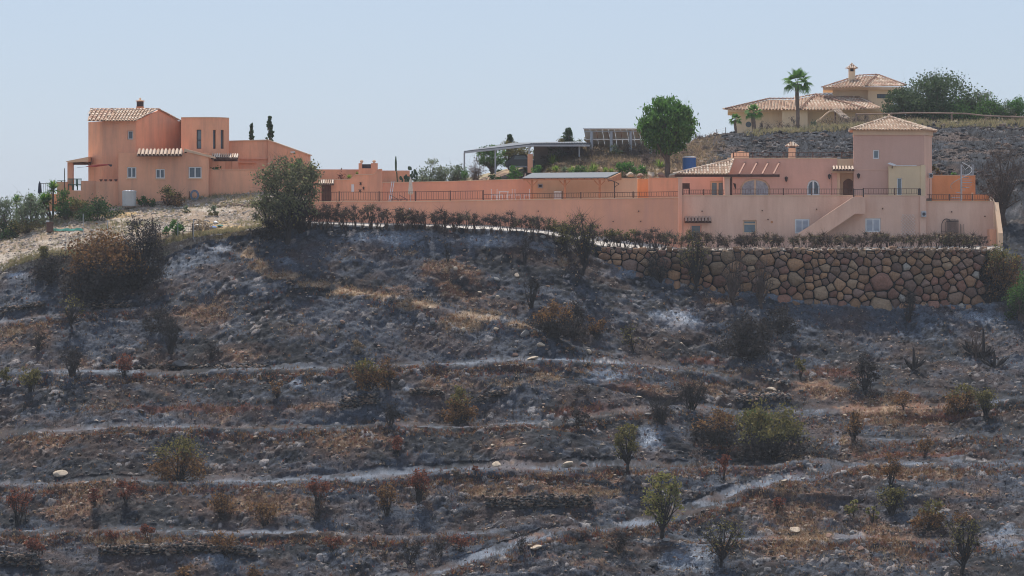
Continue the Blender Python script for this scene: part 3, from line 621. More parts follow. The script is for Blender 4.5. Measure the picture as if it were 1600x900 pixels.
# sloping parapet behind the porch roof and roof-top wall
pw = [P(1083, 262.5, 254.2), P(1145, 247, 254.2), P(1145, 254, 254.2), P(1138, 268, 254.2), P(1083, 268, 254.2)]
MB().slab(pw, (0, 1, 0), .3).build('sloping_parapet', M_sand, H)
MB().slab([P(1080, 263.3, 254.15), P(1145, 246, 254.15), P(1145, 247.6, 254.15), P(1080, 265, 254.15)], (0, 1, 0), .42).build('parapet_coping', M_cream, H)
MB().slab([P(1144, 249, 256.5), P(1144, 239.5, 256.5), P(1157, 235.5, 256.5), P(1170, 238.5, 256.5), P(1170, 249, 256.5)], (0, 1, 0), 1.4).build('rooftop_stair_hood', M_sand, H)
# rafters leaning on the wall
for u in (1155, 1173.5, 1191, 1208.5):
    b = MB(); p0, p1 = P(u, 272.3, D1-.05), P(u+9.5, 254, D2-.02); b.tube([p0, p1], .085, 4); b.build('rafter', M_beam, H)
MB().box(Xu(1145, D2), Xu(1218, D2), D2-.12, D2-.002, Zv(276, D2), Zv(274, D2)).build('wall_plate', M_wood, H)
# roof chimney
c, x, y, zt = chimney(H, 1238, D2+1.5, 252, 231, .52, M_sand)
t = Tiles(); 
for q in range(4):
    cs = [Vector((x+sx*.42, y+sy*.42, zt+.12)) for sx, sy in ((-1,-1),(1,-1),(1,1),(-1,1))]
    t.face([cs[q], cs[(q+1) % 4], Vector((x, y, zt+.52))], pitch=.2, course=.5, pal=TILEPALE)
t.build('chimney_cap', c); MB().box(x-.2, x+.2, y-.2, y+.2, zt, zt+.12).build('chimney_throat', M_dark, c)
# lamps on the wall
for k, (u, v, D) in enumerate([(1228.5, 281, D2), (1296, 277, D2), (1341.5, 276, DT)]):
    l_ = empty('wall_lantern', P(u, v, D), ['dark lantern on the pink wall between the two arched windows', 'dark lantern on the wall left of the entrance canopy', 'dark lantern on the tower wall right of the entrance door'][k], 'lantern', 'lanterns on the upper wall')
    MB().tube([P(u, v+3, D), P(u, v+3, D-.22), P(u, v-.5, D-.25)], .022, 5).build('bracket', M_iron, l_)
    MB().lathe(P(u, v+2.5, D-.25), [(.05, 0), (.1, .08), (.13, .27), (.15, .29), (.03, .4)], 6).build('lamp_housing', M_iron, l_)
# stairs
sp = [(1333, 308), (1352, 308), (1352, 334), (1336, 334), (1268, 380), (1262, 392), (1222, 392), (1246, 365.5)]
ST_ = MB().slab([P(u, v, 250.7) for u, v in sp], (0, 1, 0), .22).build('stair_parapet', M_pink2, H)
b = MB(); n = 20
for i in range(n):
    t0 = i/n; ua = 1335-(1335-1250)*t0; ub = 1335-(1335-1250)*(t0+1/n); vt = 317+(384-317)*t0
    b.box(Xu(ub, 251), Xu(ua, 251)+.004*0, 250.93, 251.98, Zv(vt+8, 251), Zv(vt, 251))
b.build('steps', M_conc, H, kind='stuff')
MB().box(Xu(1335.2, 251), Xu(1352, 251), 250.93, 251.99, Zv(334, 250.7), Zv(310, 250.7)).build('stair_landing', M_pink2, H)
# lattice, air conditioners, grilles
def lattice(name, label, cat, u0, u1, v0, v1, D, mat_, gap=.26, r=.013):
    o = empty(name, P((u0+u1)/2, v1, D), label, cat); x0, x1, z0, z1 = Xu(u0, D), Xu(u1, D), Zv(v1, D), Zv(v0, D); b = MB(); c = 0; k = x0-(z1-z0)
    while k < x1:
        for sgn in (1, -1):
            a, b_ = (k, z0), (k+(z1-z0), z1)
            xa, za, xb, zb_ = a[0], a[1], b_[0], b_[1]
            if xa < x0: za += x0-xa; xa = x0
            if xb > x1: zb_ -= xb-x1; xb = x1
            if xb-xa > .05:
                if sgn == 1: b.tube([(xa, D, za), (xb, D, zb_)], r, 3)
                else: b.tube([(x0+x1-xa, D-.02, za), (x0+x1-xb, D-.02, zb_)], r, 3)
        k += gap
    b.build('lath', mat_, o, kind='stuff'); return o
lattice('trellis', 'white diamond trellis fixed to the lower wall right of the shuttered window', 'trellis', 1408, 1430, 335, 372, D1-.05, mat('faded_white_lath', (.74,.62,.55), var=.1), r=.02)
def aircon(u0, u1, v0, v1, D, label):
    o = empty('air_conditioner', P((u0+u1)/2, v1, D), label, 'air conditioner', 'air conditioners on the right-hand house')
    MB().buv(u0, u1, v0, v1, D-.32, .30).build('casing', M_metal, o, bevel=.02)
    c = P((u0+u1)/2, (v0+v1)/2, D-.325); MB().tube([c, c+Vector((0, -.02, 0))], .13, 12).build('fan_grille', M_dark, o)
aircon(1451.5, 1458, 270.5, 278, DT+1.2, 'grey air conditioner high on the tower side above the roof terrace'); aircon(1440, 1447.5, 330, 339, D1-.1, 'pale air conditioner on the corner pilaster beside the trellis')
MB().tube([P(1452, 279, DT+1), P(1452, 306, DT+1)], .03, 5).build('drain_pipe', M_beam, H)
MB().tube([P(1299.5, 268, D2-.03), P(1299.5, 306, D2-.03)], .02, 5).build('drain_pipe', M_beam, H)
# annex at the right
A = empty('terrace_annex', P(1500, 384, D1), 'low pink annex with roof terrace and orange back wall at the right end', 'annex')
MB().box(Xu(1447.3, D1), Xu(1553, D1), D1+.1, D1+6, Zv(388, D1), Zv(315, D1)).build('front_wall', M_pink2, A)
MB().box(Xu(1447.3, D1), Xu(1554, D1), D1+.04, D1+.5, Zv(315, D1)+.003, Zv(313.8, D1)).build('coping', M_cream, A)
MB().slab([P(1553.2, 316, D1+.1), P(1560, 364, D1-2.2), P(1560, 392, D1-2.2), P(1553.2, 392, D1+.1)], (1, 0, 0), .35).build('side_wing_wall', M_sand, A)
MB().box(Xu(1543, D1), Xu(1553, D1), D1-1.1, D1+.09, Zv(388, D1), Zv(358, D1)).build('low_pier', M_terra, A)
DB = 258.2
MB().box(Xu(1456.5, DB), Xu(1524, DB), DB, DB+.35, Zv(316, DB), Zv(274.5, DB)).build('orange_back_wall', M_orange, A)
MB().box(Xu(1456.5, DB), Xu(1524.5, DB), DB-.03, DB+.4, Zv(274.5, DB)+.003, Zv(273.3, DB)).build('back_coping', M_sand, A)
MB().box(Xu(1520, 257.4), Xu(1546, 257.4), 257.4, 257.8, Zv(318, 257.4), Zv(303.5, 257.4)).build('low_orange_wall', M_orange, A)
MB().box(Xu(1518.5, 257), Xu(1521, 257), 257., 257.35, Zv(318, 257.4), Zv(301, 257.4)).build('white_post', M_cream, A)
for (u, v) in [(1487, 331), (1539, 338)]: MB().tube([P(u, v, D1-.02), P(u, v, D1+.13)], .06, 8).build('drain_spout', M_wood, A)
# arched iron gate leaning on the annex
G = empty('iron_gate', P(1488, 386, D1-.25), 'black iron gate with arched top and bars leaning on the annex wall', 'gate'); b = MB()
for i in range(14):
    u = 1479.5+i*1.35; b.tube([P(u, 386, D1-.35), P(u, 343.5-(R.random()*1.5), D1-.1)], .022, 4)
b.build('bar', M_iron, G, kind='stuff')
b = MB(); arc = [P(1479-7.5*math.cos(t_)-0, 352-10*math.sin(t_), D1-.06) for t_ in np.linspace(0, math.pi*.75, 9)]; b.tube([P(1471.5, 384, D1-.1)]+arc, .03, 5); b.tube([P(1477, 384, D1-.1), P(1477, 347, D1-.06)], .02, 4); b.tube([P(1471.5, 362, D1-.08), P(1478, 362, D1-.08)], .02, 4); b.build('arched_frame', M_iron, G)
b = MB(); b.tube([P(1478.5, 346.5, D1-.14), P(1498, 345.5, D1-.14)], .03, 4); b.tube([P(1478.5, 383, D1-.36), P(1498, 383, D1-.36)], .03, 4); b.tube([P(1478.5, 364, D1-.25), P(1498, 364, D1-.25)], .02, 4)
for u, v0 in ((1500.5, 350), (1503, 352), (1506, 350)): b.tube([P(u, 384, D1-.2), P(u, v0, D1-.08)], .022, 4)
b.build('gate_rail', M_iron, G)
# spiral staircase
S_ = empty('spiral_staircase', P(1502, 316, 256), 'slender white metal spiral staircase rising above the orange terrace wall', 'staircase')
cx, cy = Xu(1502, 256), 256.0
MB().tube([(cx, cy, Zv(316, 256)), (cx, cy, Zv(257, 256))], .075, 8).build('column', M_metal, S_)
for i in range(11):
    a_ = 2.6+i*.48; z = Zv(312-i*3.9, 256); b = MB(); r_ = .85
    b.add([(cx, cy, z), (cx+r_*math.cos(a_), cy+r_*math.sin(a_), z), (cx+r_*math.cos(a_+.42), cy+r_*math.sin(a_+.42), z), (cx, cy, z-.05), (cx+r_*math.cos(a_), cy+r_*math.sin(a_), z-.05), (cx+r_*math.cos(a_+.42), cy+r_*math.sin(a_+.42), z-.05)], [(0,1,2),(3,5,4),(0,3,4,1),(1,4,5,2),(2,5,3,0)])
    b.build('tread', M_metal, S_)
b = MB(); b.tube([(cx+.85*math.cos(2.6+t_*.48), cy+.85*math.sin(2.6+t_*.48), Zv(312-t_*3.9, 256)+.9) for t_ in np.linspace(0, 10.5, 24)], .022, 4)
b.build('handrail', M_metal, S_)
b = MB(); b.box(cx, Xu(1521, 256), cy+.1, cy+1.2, Zv(274, 256), Zv(272.5, 256))
for u in (1519, 1521): b.tube([P(u, 273, 256.2), P(u, 257, 256.2)], .05, 6)
b.tube([P(1503, 257.5, 256.2), P(1508, 265, 256.3), P(1512, 262, 256.3), P(1516, 257, 256.2)], .03, 5)
for u in (1505, 1508, 1511, 1514, 1517): b.tube([P(u, 273, 256.3), P(u, 264, 256.3)], .015, 4)
b.build('landing', M_metal, S_)
# railings
railing('balcony_railing', 'rust brown bar railing along the balcony from the porch pillar to the stairs', [P(1145, 306, D1+.15)+Vector((0,0,.06)), P(1333, 306, D1+.15)+Vector((0,0,.06))], .48, [.42, .655, 1.0], .20)
railing('balcony_railing', 'rust brown bar railing along the balcony in front of the yellow wall', [P(1349, 306, D1+.15)+Vector((0,0,.06)), P(1438, 306, D1+.15)+Vector((0,0,.06))], .50, [0, .55], .20)
railing('stair_gate', 'dark low iron gate at the head of the outside stairs', [P(1334, 308, 250.8), P(1349, 308, 250.8)], .60, [0, 1.0], .16, M_iron)
railing('porch_railing', 'dark railing with bars in the shade between the porch pillars', [P(1067, 306, D1+.2)+Vector((0,0,.06)), P(1132, 306, D1+.2)+Vector((0,0,.06))], .40, [0, .5], .14)
railing('roof_railing', 'thin rusty railing along the flat roof between chimney hood and tower', [P(1146, 248, D2+.3)+Vector((0,0,.08)), P(1334, 248, D2+.3)+Vector((0,0,.08))], .42, [0, .16, .42, .66, .9], .26)
railing('annex_railing', 'rust brown railing along the annex roof terrace at the right end', [P(1448, 314, D1+.3)+Vector((0,0,.03)), P(1550, 314, D1+.3)+Vector((0,0,.03))], .46, [.04, .35, .7, 1.0], .19)
# things on the balcony
def barrel(name, label, cat, u, v, D, r, h, m_, lid=None):
    o = empty(name, P(u, v, D), label, cat); p = P(u, v, D); MB().lathe(p, [(r*.94, 0), (r, .04), (r, h*.5), (r*1.02, h*.52), (r, h*.54), (r, h)], 20).build('body', m_, o, smooth=False)
    MB().lathe(p+Vector((0, 0, h+.002)), [(r*1.05, 0), (r*1.05, .06), (r*.6, .11), (.03, .13)], 20).build('lid', lid or M_white, o); return o
o = barrel('bin', 'small dark bin at the right end of the balcony railing', 'bin', 1436.5, 305, D1+.5, .13, .42, M_dark, M_dark)
ch = empty('garden_chair', P(1072, 305, D1+.9), 'dark wooden armchair behind the porch railing near the left pillar', 'chair')
cp = P(1072, 305, D1+.9)
for sx in (-.25, .25):
    for sy in (-.22, .22): MB().box(cp.x+sx-.03, cp.x+sx+.03, cp.y+sy-.03, cp.y+sy+.03, cp.z+.06, cp.z+.5).build('leg', M_wood, ch)
MB().box(cp.x-.3, cp.x+.3, cp.y-.27, cp.y+.27, cp.z+.502, cp.z+.56).build('seat', M_wood, ch); MB().box(cp.x-.3, cp.x+.3, cp.y+.2, cp.y+.27, cp.z+.562, cp.z+.95).build('backrest', M_wood, ch)
# wall ornament, fish-like
o = MB().slab([P(1145.5, 286, D2-.06), P(1149.5, 287, D2-.06), P(1150.2, 292, D2-.06), P(1149.5, 296, D2-.06), P(1147.5, 292, D2-.06)], (0, 1, 0), .05).build('wall_ornament', M_iron, None); tag(o, 'dark leaf-shaped ornament on the wall left of the wide arched window', 'ornament')
# shallow round marks: grille left of shutters
o = MB().tube([P(1206, 347, D1-.03), P(1206, 347, D1-.001)], .1, 10).build('vent_cover', M_pine, None); tag(o, 'small round orange vent cover on the lower wall between shuttered windows', 'vent')
# ------------------------------------------------------------------ left-hand house
DL = 258.0
LH = empty('hill_house', P(250, 312, DL), 'terracotta house with curved bay and low tiled roofs at the left end of the ridge', 'house')
pA, pB, pC, pE = Q(138, 262.0), Q(160, 259.6), Q(212, 259.0), Q(285, 264.5)
zb, zt = Zv(312, DL), Zv(189, 259)
MB().prism([pA, pB, pC, pE, Q(250, 270), Q(139, 270)], zb, zt).build('main_block', M_terra, LH)
# gable of the main block
zr = Zv(171.5, 261); gm = ((pC[0]+pE[0])/2, (pC[1]+pE[1])/2)
MB().slab([(pC[0], pC[1], zt+.002), (pE[0], pE[1], zt+.002), (gm[0], gm[1], zr)], (-.6, .75, 0), .3).build('gable', M_terra, LH)
wmn = Wall(Q(160.2, 258.95), Q(212, 258.75), zb, zt+.05, .35); ow = wmn.open(199, 208, 204, 218)
wmn.build('front_wall', M_terra, LH); wmn.window(ow, LH, M_white, M_glass, n=1, fw=.07, rec=.15, label='small upper window in the tall front wall')
e0, e2 = Vector((Xu(136.5, 258.5), 258.5, zt-.02)), Vector((Xu(212.5, 258.3), 258.3, zt-.02))
r1, r2 = Vector((Xu(141, 261.6), 261.6, zr+.05)), Vector((gm[0]-.1, 261.4, zr+.06)); e3 = Vector((pE[0]+.1, pE[1], zt-.02))
e1 = e0.lerp(e2, .31); hp = r1.lerp(r2, .42); bk2 = Vector((e3.x-2.5, 270, zt)); bk1 = Vector((r1.x-.3, 270, zt))
t = Tiles(); t.face([e1, e2, r2, hp], pitch=.25, course=.42, pal=TILEPALE); t.face([e0, e1, hp, r1], pitch=.33, course=.5, pal=TILEPALE+TILEPAL)
t.face([e3, bk2, r2], pitch=.3, course=.42); t.ridge(e2+Vector((.02, 0, .06)), r2+Vector((0, 0, .04)), r=.09, pal=TILEPALE); t.ridge(r1, r2, r=.1); t.ridge(e3+Vector((0, 0, .06)), r2+Vector((0, 0, .04)), r=.09, pal=TILEPALE)
t.build('main_roof_tiles', LH)
b = MB(); b.slab([P(208, 182, 259.6), P(211, 180.5, 259.6), P(212.5, 181.5, 259.7), P(209, 183.2, 259.7)], (0, 0, 1), .05); b.build('roof_vent', M_dark, LH)
# chimney with louvred top
cxx, cyy = Xu(219, 263), 263.; 
ck = MB().box(cxx-.29, cxx+.29, cyy-.29, cyy+.29, Zv(176, 263), Zv(166.5, 263)).build('chimney', M_tile_plain if 'M_tile_plain' in globals() else M_pine, LH)
MB().box(cxx-.26, cxx+.26, cyy-.26, cyy+.26, Zv(166.5, 263)+.002, Zv(158.5, 263)).build('chimney_louvre', M_iron, ck)
MB().box(cxx-.33, cxx+.33, cyy-.33, cyy+.33, Zv(158.5, 263)+.002, Zv(157.2, 263)).build('chimney_slab', M_sand, ck); MB().lathe((cxx, cyy, Zv(157.2, 263)+.003), [(.22, 0), (.12, .08), (.05, .1), (.08, .17), (.02, .24)], 8).build('chimney_knob', M_sand, ck)
# curved bay block
bay = [(283, 259.9), (300, 259.5), (319, 259.3), (331, 259.4), (341.5, 259.8), (352, 260.5), (358, 261.2)]
zbt = Zv(184.5, 260)
for i, ((ua, Da), (ub, Db)) in enumerate(zip(bay, bay[1:])):
    W_ = Wall(Q(ua, Da), Q(ub, Db), zb, zbt, .3); spec = {1: (307, 314.5, 202.5, 232.5), 3: (333, 337.5, 203, 232.5), 4: (345, 350, 203, 232.5)}.get(i)
    if spec: o_ = W_.open(*spec)
    W_.build('bay_wall', M_terra, LH)
    if spec: W_.window(o_, LH, M_dark, M_glassb if i == 1 else M_glass, n=1, fw=.05, rec=.12, transom=.45 if i == 1 else None, label='tall slit window in the curved bay')
MB().prism([Q(283.2, 262.1)]+[Q(u, D+.45) for u, D in bay[1:-1]]+[Q(357.5, 265), Q(357, 272), Q(284, 272)], zb, zbt-.01).build('bay_block', M_terra, LH)
b = MB(); pts = [Q(u, D-.06) for u, D in bay]; inn = [Q(u, D+.4) for u, D in bay]
for (p, q), (r_, s_) in zip(zip(pts, inn), list(zip(pts, inn))[1:]): b.prism([p, r_, s_, q], zbt+.003, zbt+.07)
b.build('bay_coping', M_cream, LH)
# low front block with tiled eaves
DF = 256.8
wf = Wall(Q(185, DF), Q(326, DF), Zv(322, DF), Zv(239, DF), .4)
oo = [wf.open(198.5, 213, 261, 278), wf.open(243, 257.5, 264, 279), wf.open(294.5, 315, 260.5, 278.5)]
wf.build('low_front_wall', M_terra, LH)
for o_ in oo: wf.window(o_, LH, M_white, M_glass, n=2, fw=.075, rec=.06, sill=M_sand, label='two-pane white window in the low front wall')
MB().prism([Q(185.3, DF+.42), Q(325.7, DF+.42), Q(325.5, 262), Q(185.5, 262)], Zv(322, DF), Zv(239, DF)-.01).build('low_block', M_terra, LH)
k = canopy(215.5, 286, 233.5, 243, DF, .75, 12, LH, TILEPALE, nm='tiled_eave')
# sloping verge and little roof to its right
MB().slab([P(286, 239.5, DF-.1), P(288, 232, DF-.1), P(334, 244.5, DF-.1), P(334, 247.5, DF-.1), P(290, 237, DF-.1)], (0, 1, 0), 1.6).build('verge_roof', M_cream, LH)
MB().slab([P(286, 240, DF+.05), P(291, 237.5, DF+.05), P(326, 246.2, DF+.05), P(326, 240, DF+.05)], (0, 1, 0), .3).build('verge_wall', M_terra, LH) if False else None
canopy(331, 373, 240.5, 247.5, 259.2, .7, 12, LH, TILEPALE, nm='tiled_eave')
MB().box(Xu(334, 259.3), Xu(371, 259.3), 259.32, 259.5, Zv(252, 259.3), Zv(247, 259.3)).build('eave_board', M_wood, LH)
MB().box(Xu(335, 260.5), Xu(372, 260.5), 260.5, 260.7, Zv(270, 260), Zv(247, 260.5)).build('shaded_porch_wall', M_terra, LH)
MB().box(Xu(360.5, 259.6), Xu(363, 259.6), 259.6, 259.75, Zv(270, 260), Zv(250, 260.5)).build('porch_post', M_terra, LH)
# right wing with sloping top
MB().slab([P(358, 312, 262), P(358, 221, 262), P(418.5, 219.5, 262), P(418.5, 312, 262)], (0, 1, 0), 6).build('wing_wall', M_terra, LH)
MB().slab([P(418.7, 312, 261.8), P(418.7, 219.3, 261.8), P(478, 240.5, 261.8), P(478, 312, 261.8)], (0, 1, 0), 6).build('wing_gable', M_terra, LH)
MB().slab([P(418, 219.2, 261.7), P(418, 217.6, 261.7), P(480, 239.6, 261.7), P(480, 241.4, 261.7)], (0, 1, 0), 6.3).build('wing_coping', M_cream, LH); MB().slab([P(358, 221, 261.9), P(358, 219.7, 261.9), P(418, 217.9, 261.9), P(418, 219.4, 261.9)], (0, 1, 0), 6.2).build('wing_coping', M_cream, LH)
MB().box(Xu(372, 261.7), Xu(418, 261.7), 261.8, 262.1, Zv(249, 262), Zv(247.8, 262)).build('ledge', M_terra2, LH); MB().box(Xu(371, 261.7), Xu(400, 261.7), 261.7, 262.1, Zv(254.4, 262), Zv(253.4, 262)).build('ledge', M_terra2, LH)
MB().slab([P(453, 237, 261.5), P(461, 236.2, 261.5), P(460.5, 238.8, 261.5), P(455, 238.6, 261.5)], (0, 1, 0), .2).build('wall_light', M_white, LH)
MB().slab([P(277, 188, 259.5), P(281, 187.3, 259.5), P(280.8, 189.5, 259.5), P(278, 189.4, 259.5)], (0, 1, 0), .2).build('wall_light', M_white, LH)
# porch at the left end
b = MB(); b.slab([P(103, 251, 259.6), P(138, 244.5, 259.6), P(138, 251, 263), P(103, 251.5, 263)], (0, 0, 1), .01)
MB().slab([P(102.5, 252, 259.5), P(138, 245, 259.5), P(138, 252.5, 259.5), P(106, 254, 259.5)], (0, 1, 0), 3).build('porch_roof', M_sand, LH)
MB().box(Xu(110, 260), Xu(138, 260), 260, 262, Zv(257, 260), Zv(254, 260)).build('porch_beam', M_wood, LH)
MB().box(Xu(105.3, 259.8), Xu(114, 259.8), 259.8, 260.3, Zv(300, 260), Zv(254, 260)).build('porch_pillar', M_terra, LH)
# terrace in front of the porch
T_ = empty('left_terrace', P(140, 318, 258), 'low terracotta terrace walls in front of the porch of the left house', 'terrace')
MB().box(Xu(127, 257.6), Xu(149, 257.6), 257.6, 258.1, Zv(330, 257.6), Zv(282.5, 257.6)).build('parapet_wall', M_terra, T_)
MB().box(Xu(149.2, 257.2), Xu(184.8, 257.2), 257.2, 257.7, Zv(330, 257.2), Zv(283.5, 257.2)).build('parapet_wall', M_terra, T_)
MB().box(Xu(105, 257.65), Xu(126.8, 257.6), 257.65, 258.1, Zv(330, 257.6), Zv(297.5, 257.6)).build('low_wall', M_terra, T_)
MB().box(Xu(89, 257.8), Xu(104.8, 257.8), 257.8, 258.3, Zv(330, 257.8), Zv(284, 257.8)).build('parapet_wall', M_terra, T_)
MB().box(Xu(66, 259), Xu(88.8, 259), 259, 259.4, Zv(330, 259), Zv(303, 259)).build('parapet_wall', M_terra, T_)
MB().box(Xu(127.2, 257.6), Xu(185, 257.2), 257.15, 257.25, Zv(283.4, 257.2)+.003, Zv(282.6, 257.2)).build('coping', M_cream, T_) if False else None
# green chairs and table
M_green = mat('green_plastic', (.03,.13,.105), var=.1, rough=.5, bump=0)
for k, (u, lab) in enumerate([(110.5, 'green plastic garden chair in the gap of the terrace wall, nearest the pole'), (118, 'green plastic garden chair in the gap of the terrace wall, middle of three'), (124, 'green plastic garden chair in the gap of the terrace wall, right of three')]):
    D = 258.6+.2*k; c = empty('garden_chair', P(u, 297, D), lab, 'chair', 'green chairs on the left terrace'); p = P(u, 297, D)
    for sx in (-.16, .16):
        for sy in (-.18, .18): MB().box(p.x+sx-.02, p.x+sx+.02, p.y+sy-.02, p.y+sy+.02, p.z, p.z+.43).build('leg', M_green, c)
    MB().box(p.x-.2, p.x+.2, p.y-.22, p.y+.22, p.z+.432, p.z+.48).build('seat', M_green, c)
    b = MB()
    for i in range(5): b.box(p.x-.2+i*.09, p.x-.16+i*.09, p.y-.24, p.y-.21, p.z+.3, p.z+.86)
    b.box(p.x-.22, p.x+.22, p.y-.25, p.y-.2, p.z+.862, p.z+.93); b.build('backrest', M_green, c)
tb = empty('garden_table', P(97, 284, 259.5), 'dark garden table top showing over the terrace wall by the pole', 'table'); p = P(96, 283, 259.5)
MB().box(p.x-.3, p.x+.3, p.y-.3, p.y+.3, p.z, p.z+.05).build('table_top', M_green, tb); MB().box(p.x-.05, p.x+.05, p.y-.05, p.y+.05, p.z-.8, p.z-.002).build('leg', M_green, tb)
MB_ = MB().tube([P(100.5, 298, 257.5), P(101, 263, 257.5)], .035, 6); tag(MB_.build('pole', M_iron, None), 'thin dark upright pole at the left terrace wall beside the green chairs', 'pole')
aw = empty('awning', P(150, 259, 257.6), 'faded red fabric awning arm stretched across the corner of the left house', 'awning')
M_red = mat('faded_red_fabric', (.55,.12,.12), var=.15, rough=.8)
MB().slab([P(135, 260.5, 257.6), P(152, 258, 257.4), P(171, 257, 257.8), P(171, 258, 258.3), P(150, 261, 258.2)], (0, 0, 1), .05).build('fabric', M_red, aw); MB().slab([P(168, 257, 257.6), P(174.5, 256.8, 257.7), P(175, 259.5, 257.7), P(173, 260.5, 257.7)], (0, 1, 0), .15).build('folding_arm', M_dark, aw); MB().tube([P(120, 262, 257.5), P(136, 260.5, 257.6)], .02, 4).build('rod', M_metal, aw)
railing('terrace_railing', 'dark railing at the far left corner of the terrace beside the yuccas', [P(62, 303, 259.6), P(80, 303, 259.6)], .85, [0, 1], .16, M_iron)
um = empty('closed_parasol', P(62, 305, 258.8), 'folded dark blue parasol standing at the far left terrace corner', 'parasol'); p = P(62, 305, 258.8)
MB().lathe(p+Vector((0, 0, .12)), [(.05, 0), (.16, .1), (.13, .45), (.1, .8), (.04, .95)], 9).build('canopy', mat('navy_fabric', (.03,.035,.06), rough=.9), um); MB().tube([p, p+Vector((0, 0, 1.15))], .025, 5).build('pole', M_iron, um)
o = barrel('water_tank', 'round white concrete tank with lid below the left house wall', 'tank', 202, 322, 255.3, .56, 1.15, mat('whitewashed_tank', (.60,.60,.59), var=.1, stains=.4, stain_col=(.4,.38,.36)), M_white)
# pots on the terrace wall
M_pot = mat('dark_clay_pot', (.16,.08,.06), var=.2)
for k, (u, lab) in enumerate([(158, 'dark clay pot on the left terrace wall, leftmost of four'), (165, 'dark clay pot second from the left on the left terrace wall'), (173, 'dark clay pot third from the left on the left terrace wall'), (181, 'reddish clay trough at the right end of the left terrace wall')]):
    p = P(u, 283.4, 257.4); o = MB().lathe(p, [(.07, 0), (.12, .1), (.14, .17)], 9).build('plant_pot', M_pot, None); tag(o, lab, 'pot', 'pots on the left terrace wall')
hose = empty('hose_reel', P(304, 312, 256.2), 'blue grey coiled hose hanging by the foot of the left house wall', 'hose'); b = MB()
for r_ in (.24, .3, .34): b.tube([P(304, 305, 256.3)+Vector((math.cos(a_)*r_, 0, math.sin(a_)*r_*1.2)) for a_ in np.linspace(0, 2*math.pi, 17)], .03, 5)
b.build('coil', mat('grey_blue_hose', (.16,.22,.30), rough=.6), hose); MB().tube([P(296.5, 314, 256.3), P(296.5, 299, 256.4)], .03, 5).build('stake', M_iron, hose)
# wall running right from the left house to the garden gate
GW = empty('garden_wall', P(400, 300, 257.5), 'long terracotta garden wall from the left house towards the arched garden wall', 'wall')
MB().box(Xu(326.2, 257.3), Xu(493, 257.3), 257.3, 257.7, Zv(330, 257.3), Zv(266, 257.3)).build('wall_face', M_terra, GW)
MB().box(Xu(326.2, 257.3), Xu(494, 257.3), 257.25, 257.75, Zv(266, 257.3)+.003, Zv(265, 257.3)).build('coping', M_sand, GW)
BW = empty('back_wall', P(540, 290, 261), 'plain terracotta wall behind the planted garden wall, under the barbecue', 'wall')
MB().box(Xu(494, 260.5), Xu(590, 260.5), 260.5, 260.9, Zv(300, 260), Zv(264.5, 260)).build('wall_face', M_terra, BW); MB().box(Xu(591, 260.7), Xu(640, 260.7), 260.7, 261.1, Zv(300, 260), Zv(266.2, 260)).build('wall_face', M_terra, BW)
BQ = empty('barbecue', P(575, 264, 260), 'terracotta brick barbecue with two pillars and small urns above the garden wall', 'barbecue')
MB().box(Xu(560.3, 259.8), Xu(565.5, 259.8), 259.8, 260.4, Zv(275, 260), Zv(255, 260)).build('pillar', M_terra, BQ); MB().box(Xu(579.5, 259.8), Xu(589.8, 259.8), 259.8, 260.4, Zv(275, 260), Zv(255, 260)).build('pillar', M_terra, BQ)
MB().box(Xu(565.6, 259.85), Xu(579.4, 259.85), 259.85, 260.4, Zv(275, 260), Zv(263, 260)).build('hearth', M_terra, BQ); MB().box(Xu(565.6, 260.2), Xu(579.4, 260.2), 260.2, 260.38, Zv(262.9, 260), Zv(256.5, 260)).build('soot_back', M_dark, BQ)  # plain dark panel closing the opening between the pillars
for u in (565, 584.5): p = P(u, 255, 260.1)+Vector((0, 0, .003)); MB().lathe(p, [(.13, 0), (.09, .05), (.15, .13), (.13, .2), (.05, .27)], 9).build('urn', M_cream, BQ)
# front garden wall with curved top
AW = empty('arched_garden_wall', P(560, 316, 256), 'terracotta garden wall whose top sweeps up in curves behind the terrace railing', 'wall')
top = [(487, 281), (544, 281), (548, 280), (551, 277), (553, 274.5), (556, 273.3), (581, 273), (585, 272), (588, 269), (590, 265.8), (592, 264.8), (597, 264.8), (597, 320), (487, 320)]
MB().slab([P(u, v, 256) for u, v in top], (0, 1, 0), .35).build('wall_face', M_terra, AW)
b = MB(); tt = top[:12]
for (ua, va), (ub, vb) in zip(tt, tt[1:]): b.slab([P(ua, va, 255.94), P(ua, va-.9, 255.94), P(ub, vb-.9, 255.94), P(ub, vb, 255.94)], (0, 1, 0), .46)
b.build('coping', M_cream, AW)
AW2 = empty('terrace_back_wall', P(700, 316, 256.2), 'long terracotta back wall of the upper terrace between ladder and timber carport', 'wall')
MB().slab([P(u, v, 256.2) for u, v in [(597.5, 285.8), (700, 284), (760, 282), (829.5, 280), (829.5, 320), (597.5, 320)]], (0, 1, 0), .35).build('wall_face', M_terra2, AW2)
b = MB()
for (ua, va), (ub, vb) in zip([(597.5, 285.8), (700, 284), (760, 282)], [(700, 284), (760, 282), (829.5, 280)]): b.slab([P(ua, va-.05, 256.15), P(ua, va-1, 256.15), P(ub, vb-1, 256.15), P(ub, vb-.05, 256.15)], (0, 1, 0), .45)
b.build('coping', M_sand, AW2)
canopy(497.5, 522, 281.5, 288, 255.95, .5, 7, AW, TILEPALE)
GT = empty('lattice_gate', P(509.5, 316, 255.9), 'dark brown lattice gate under the small tiled canopy in the garden wall', 'gate')
MB().box(Xu(502.5, 255.9), Xu(517, 255.9), 255.9, 255.98, Zv(318, 256), Zv(288, 256)).build('door_leaf', M_door, GT)
b = MB()
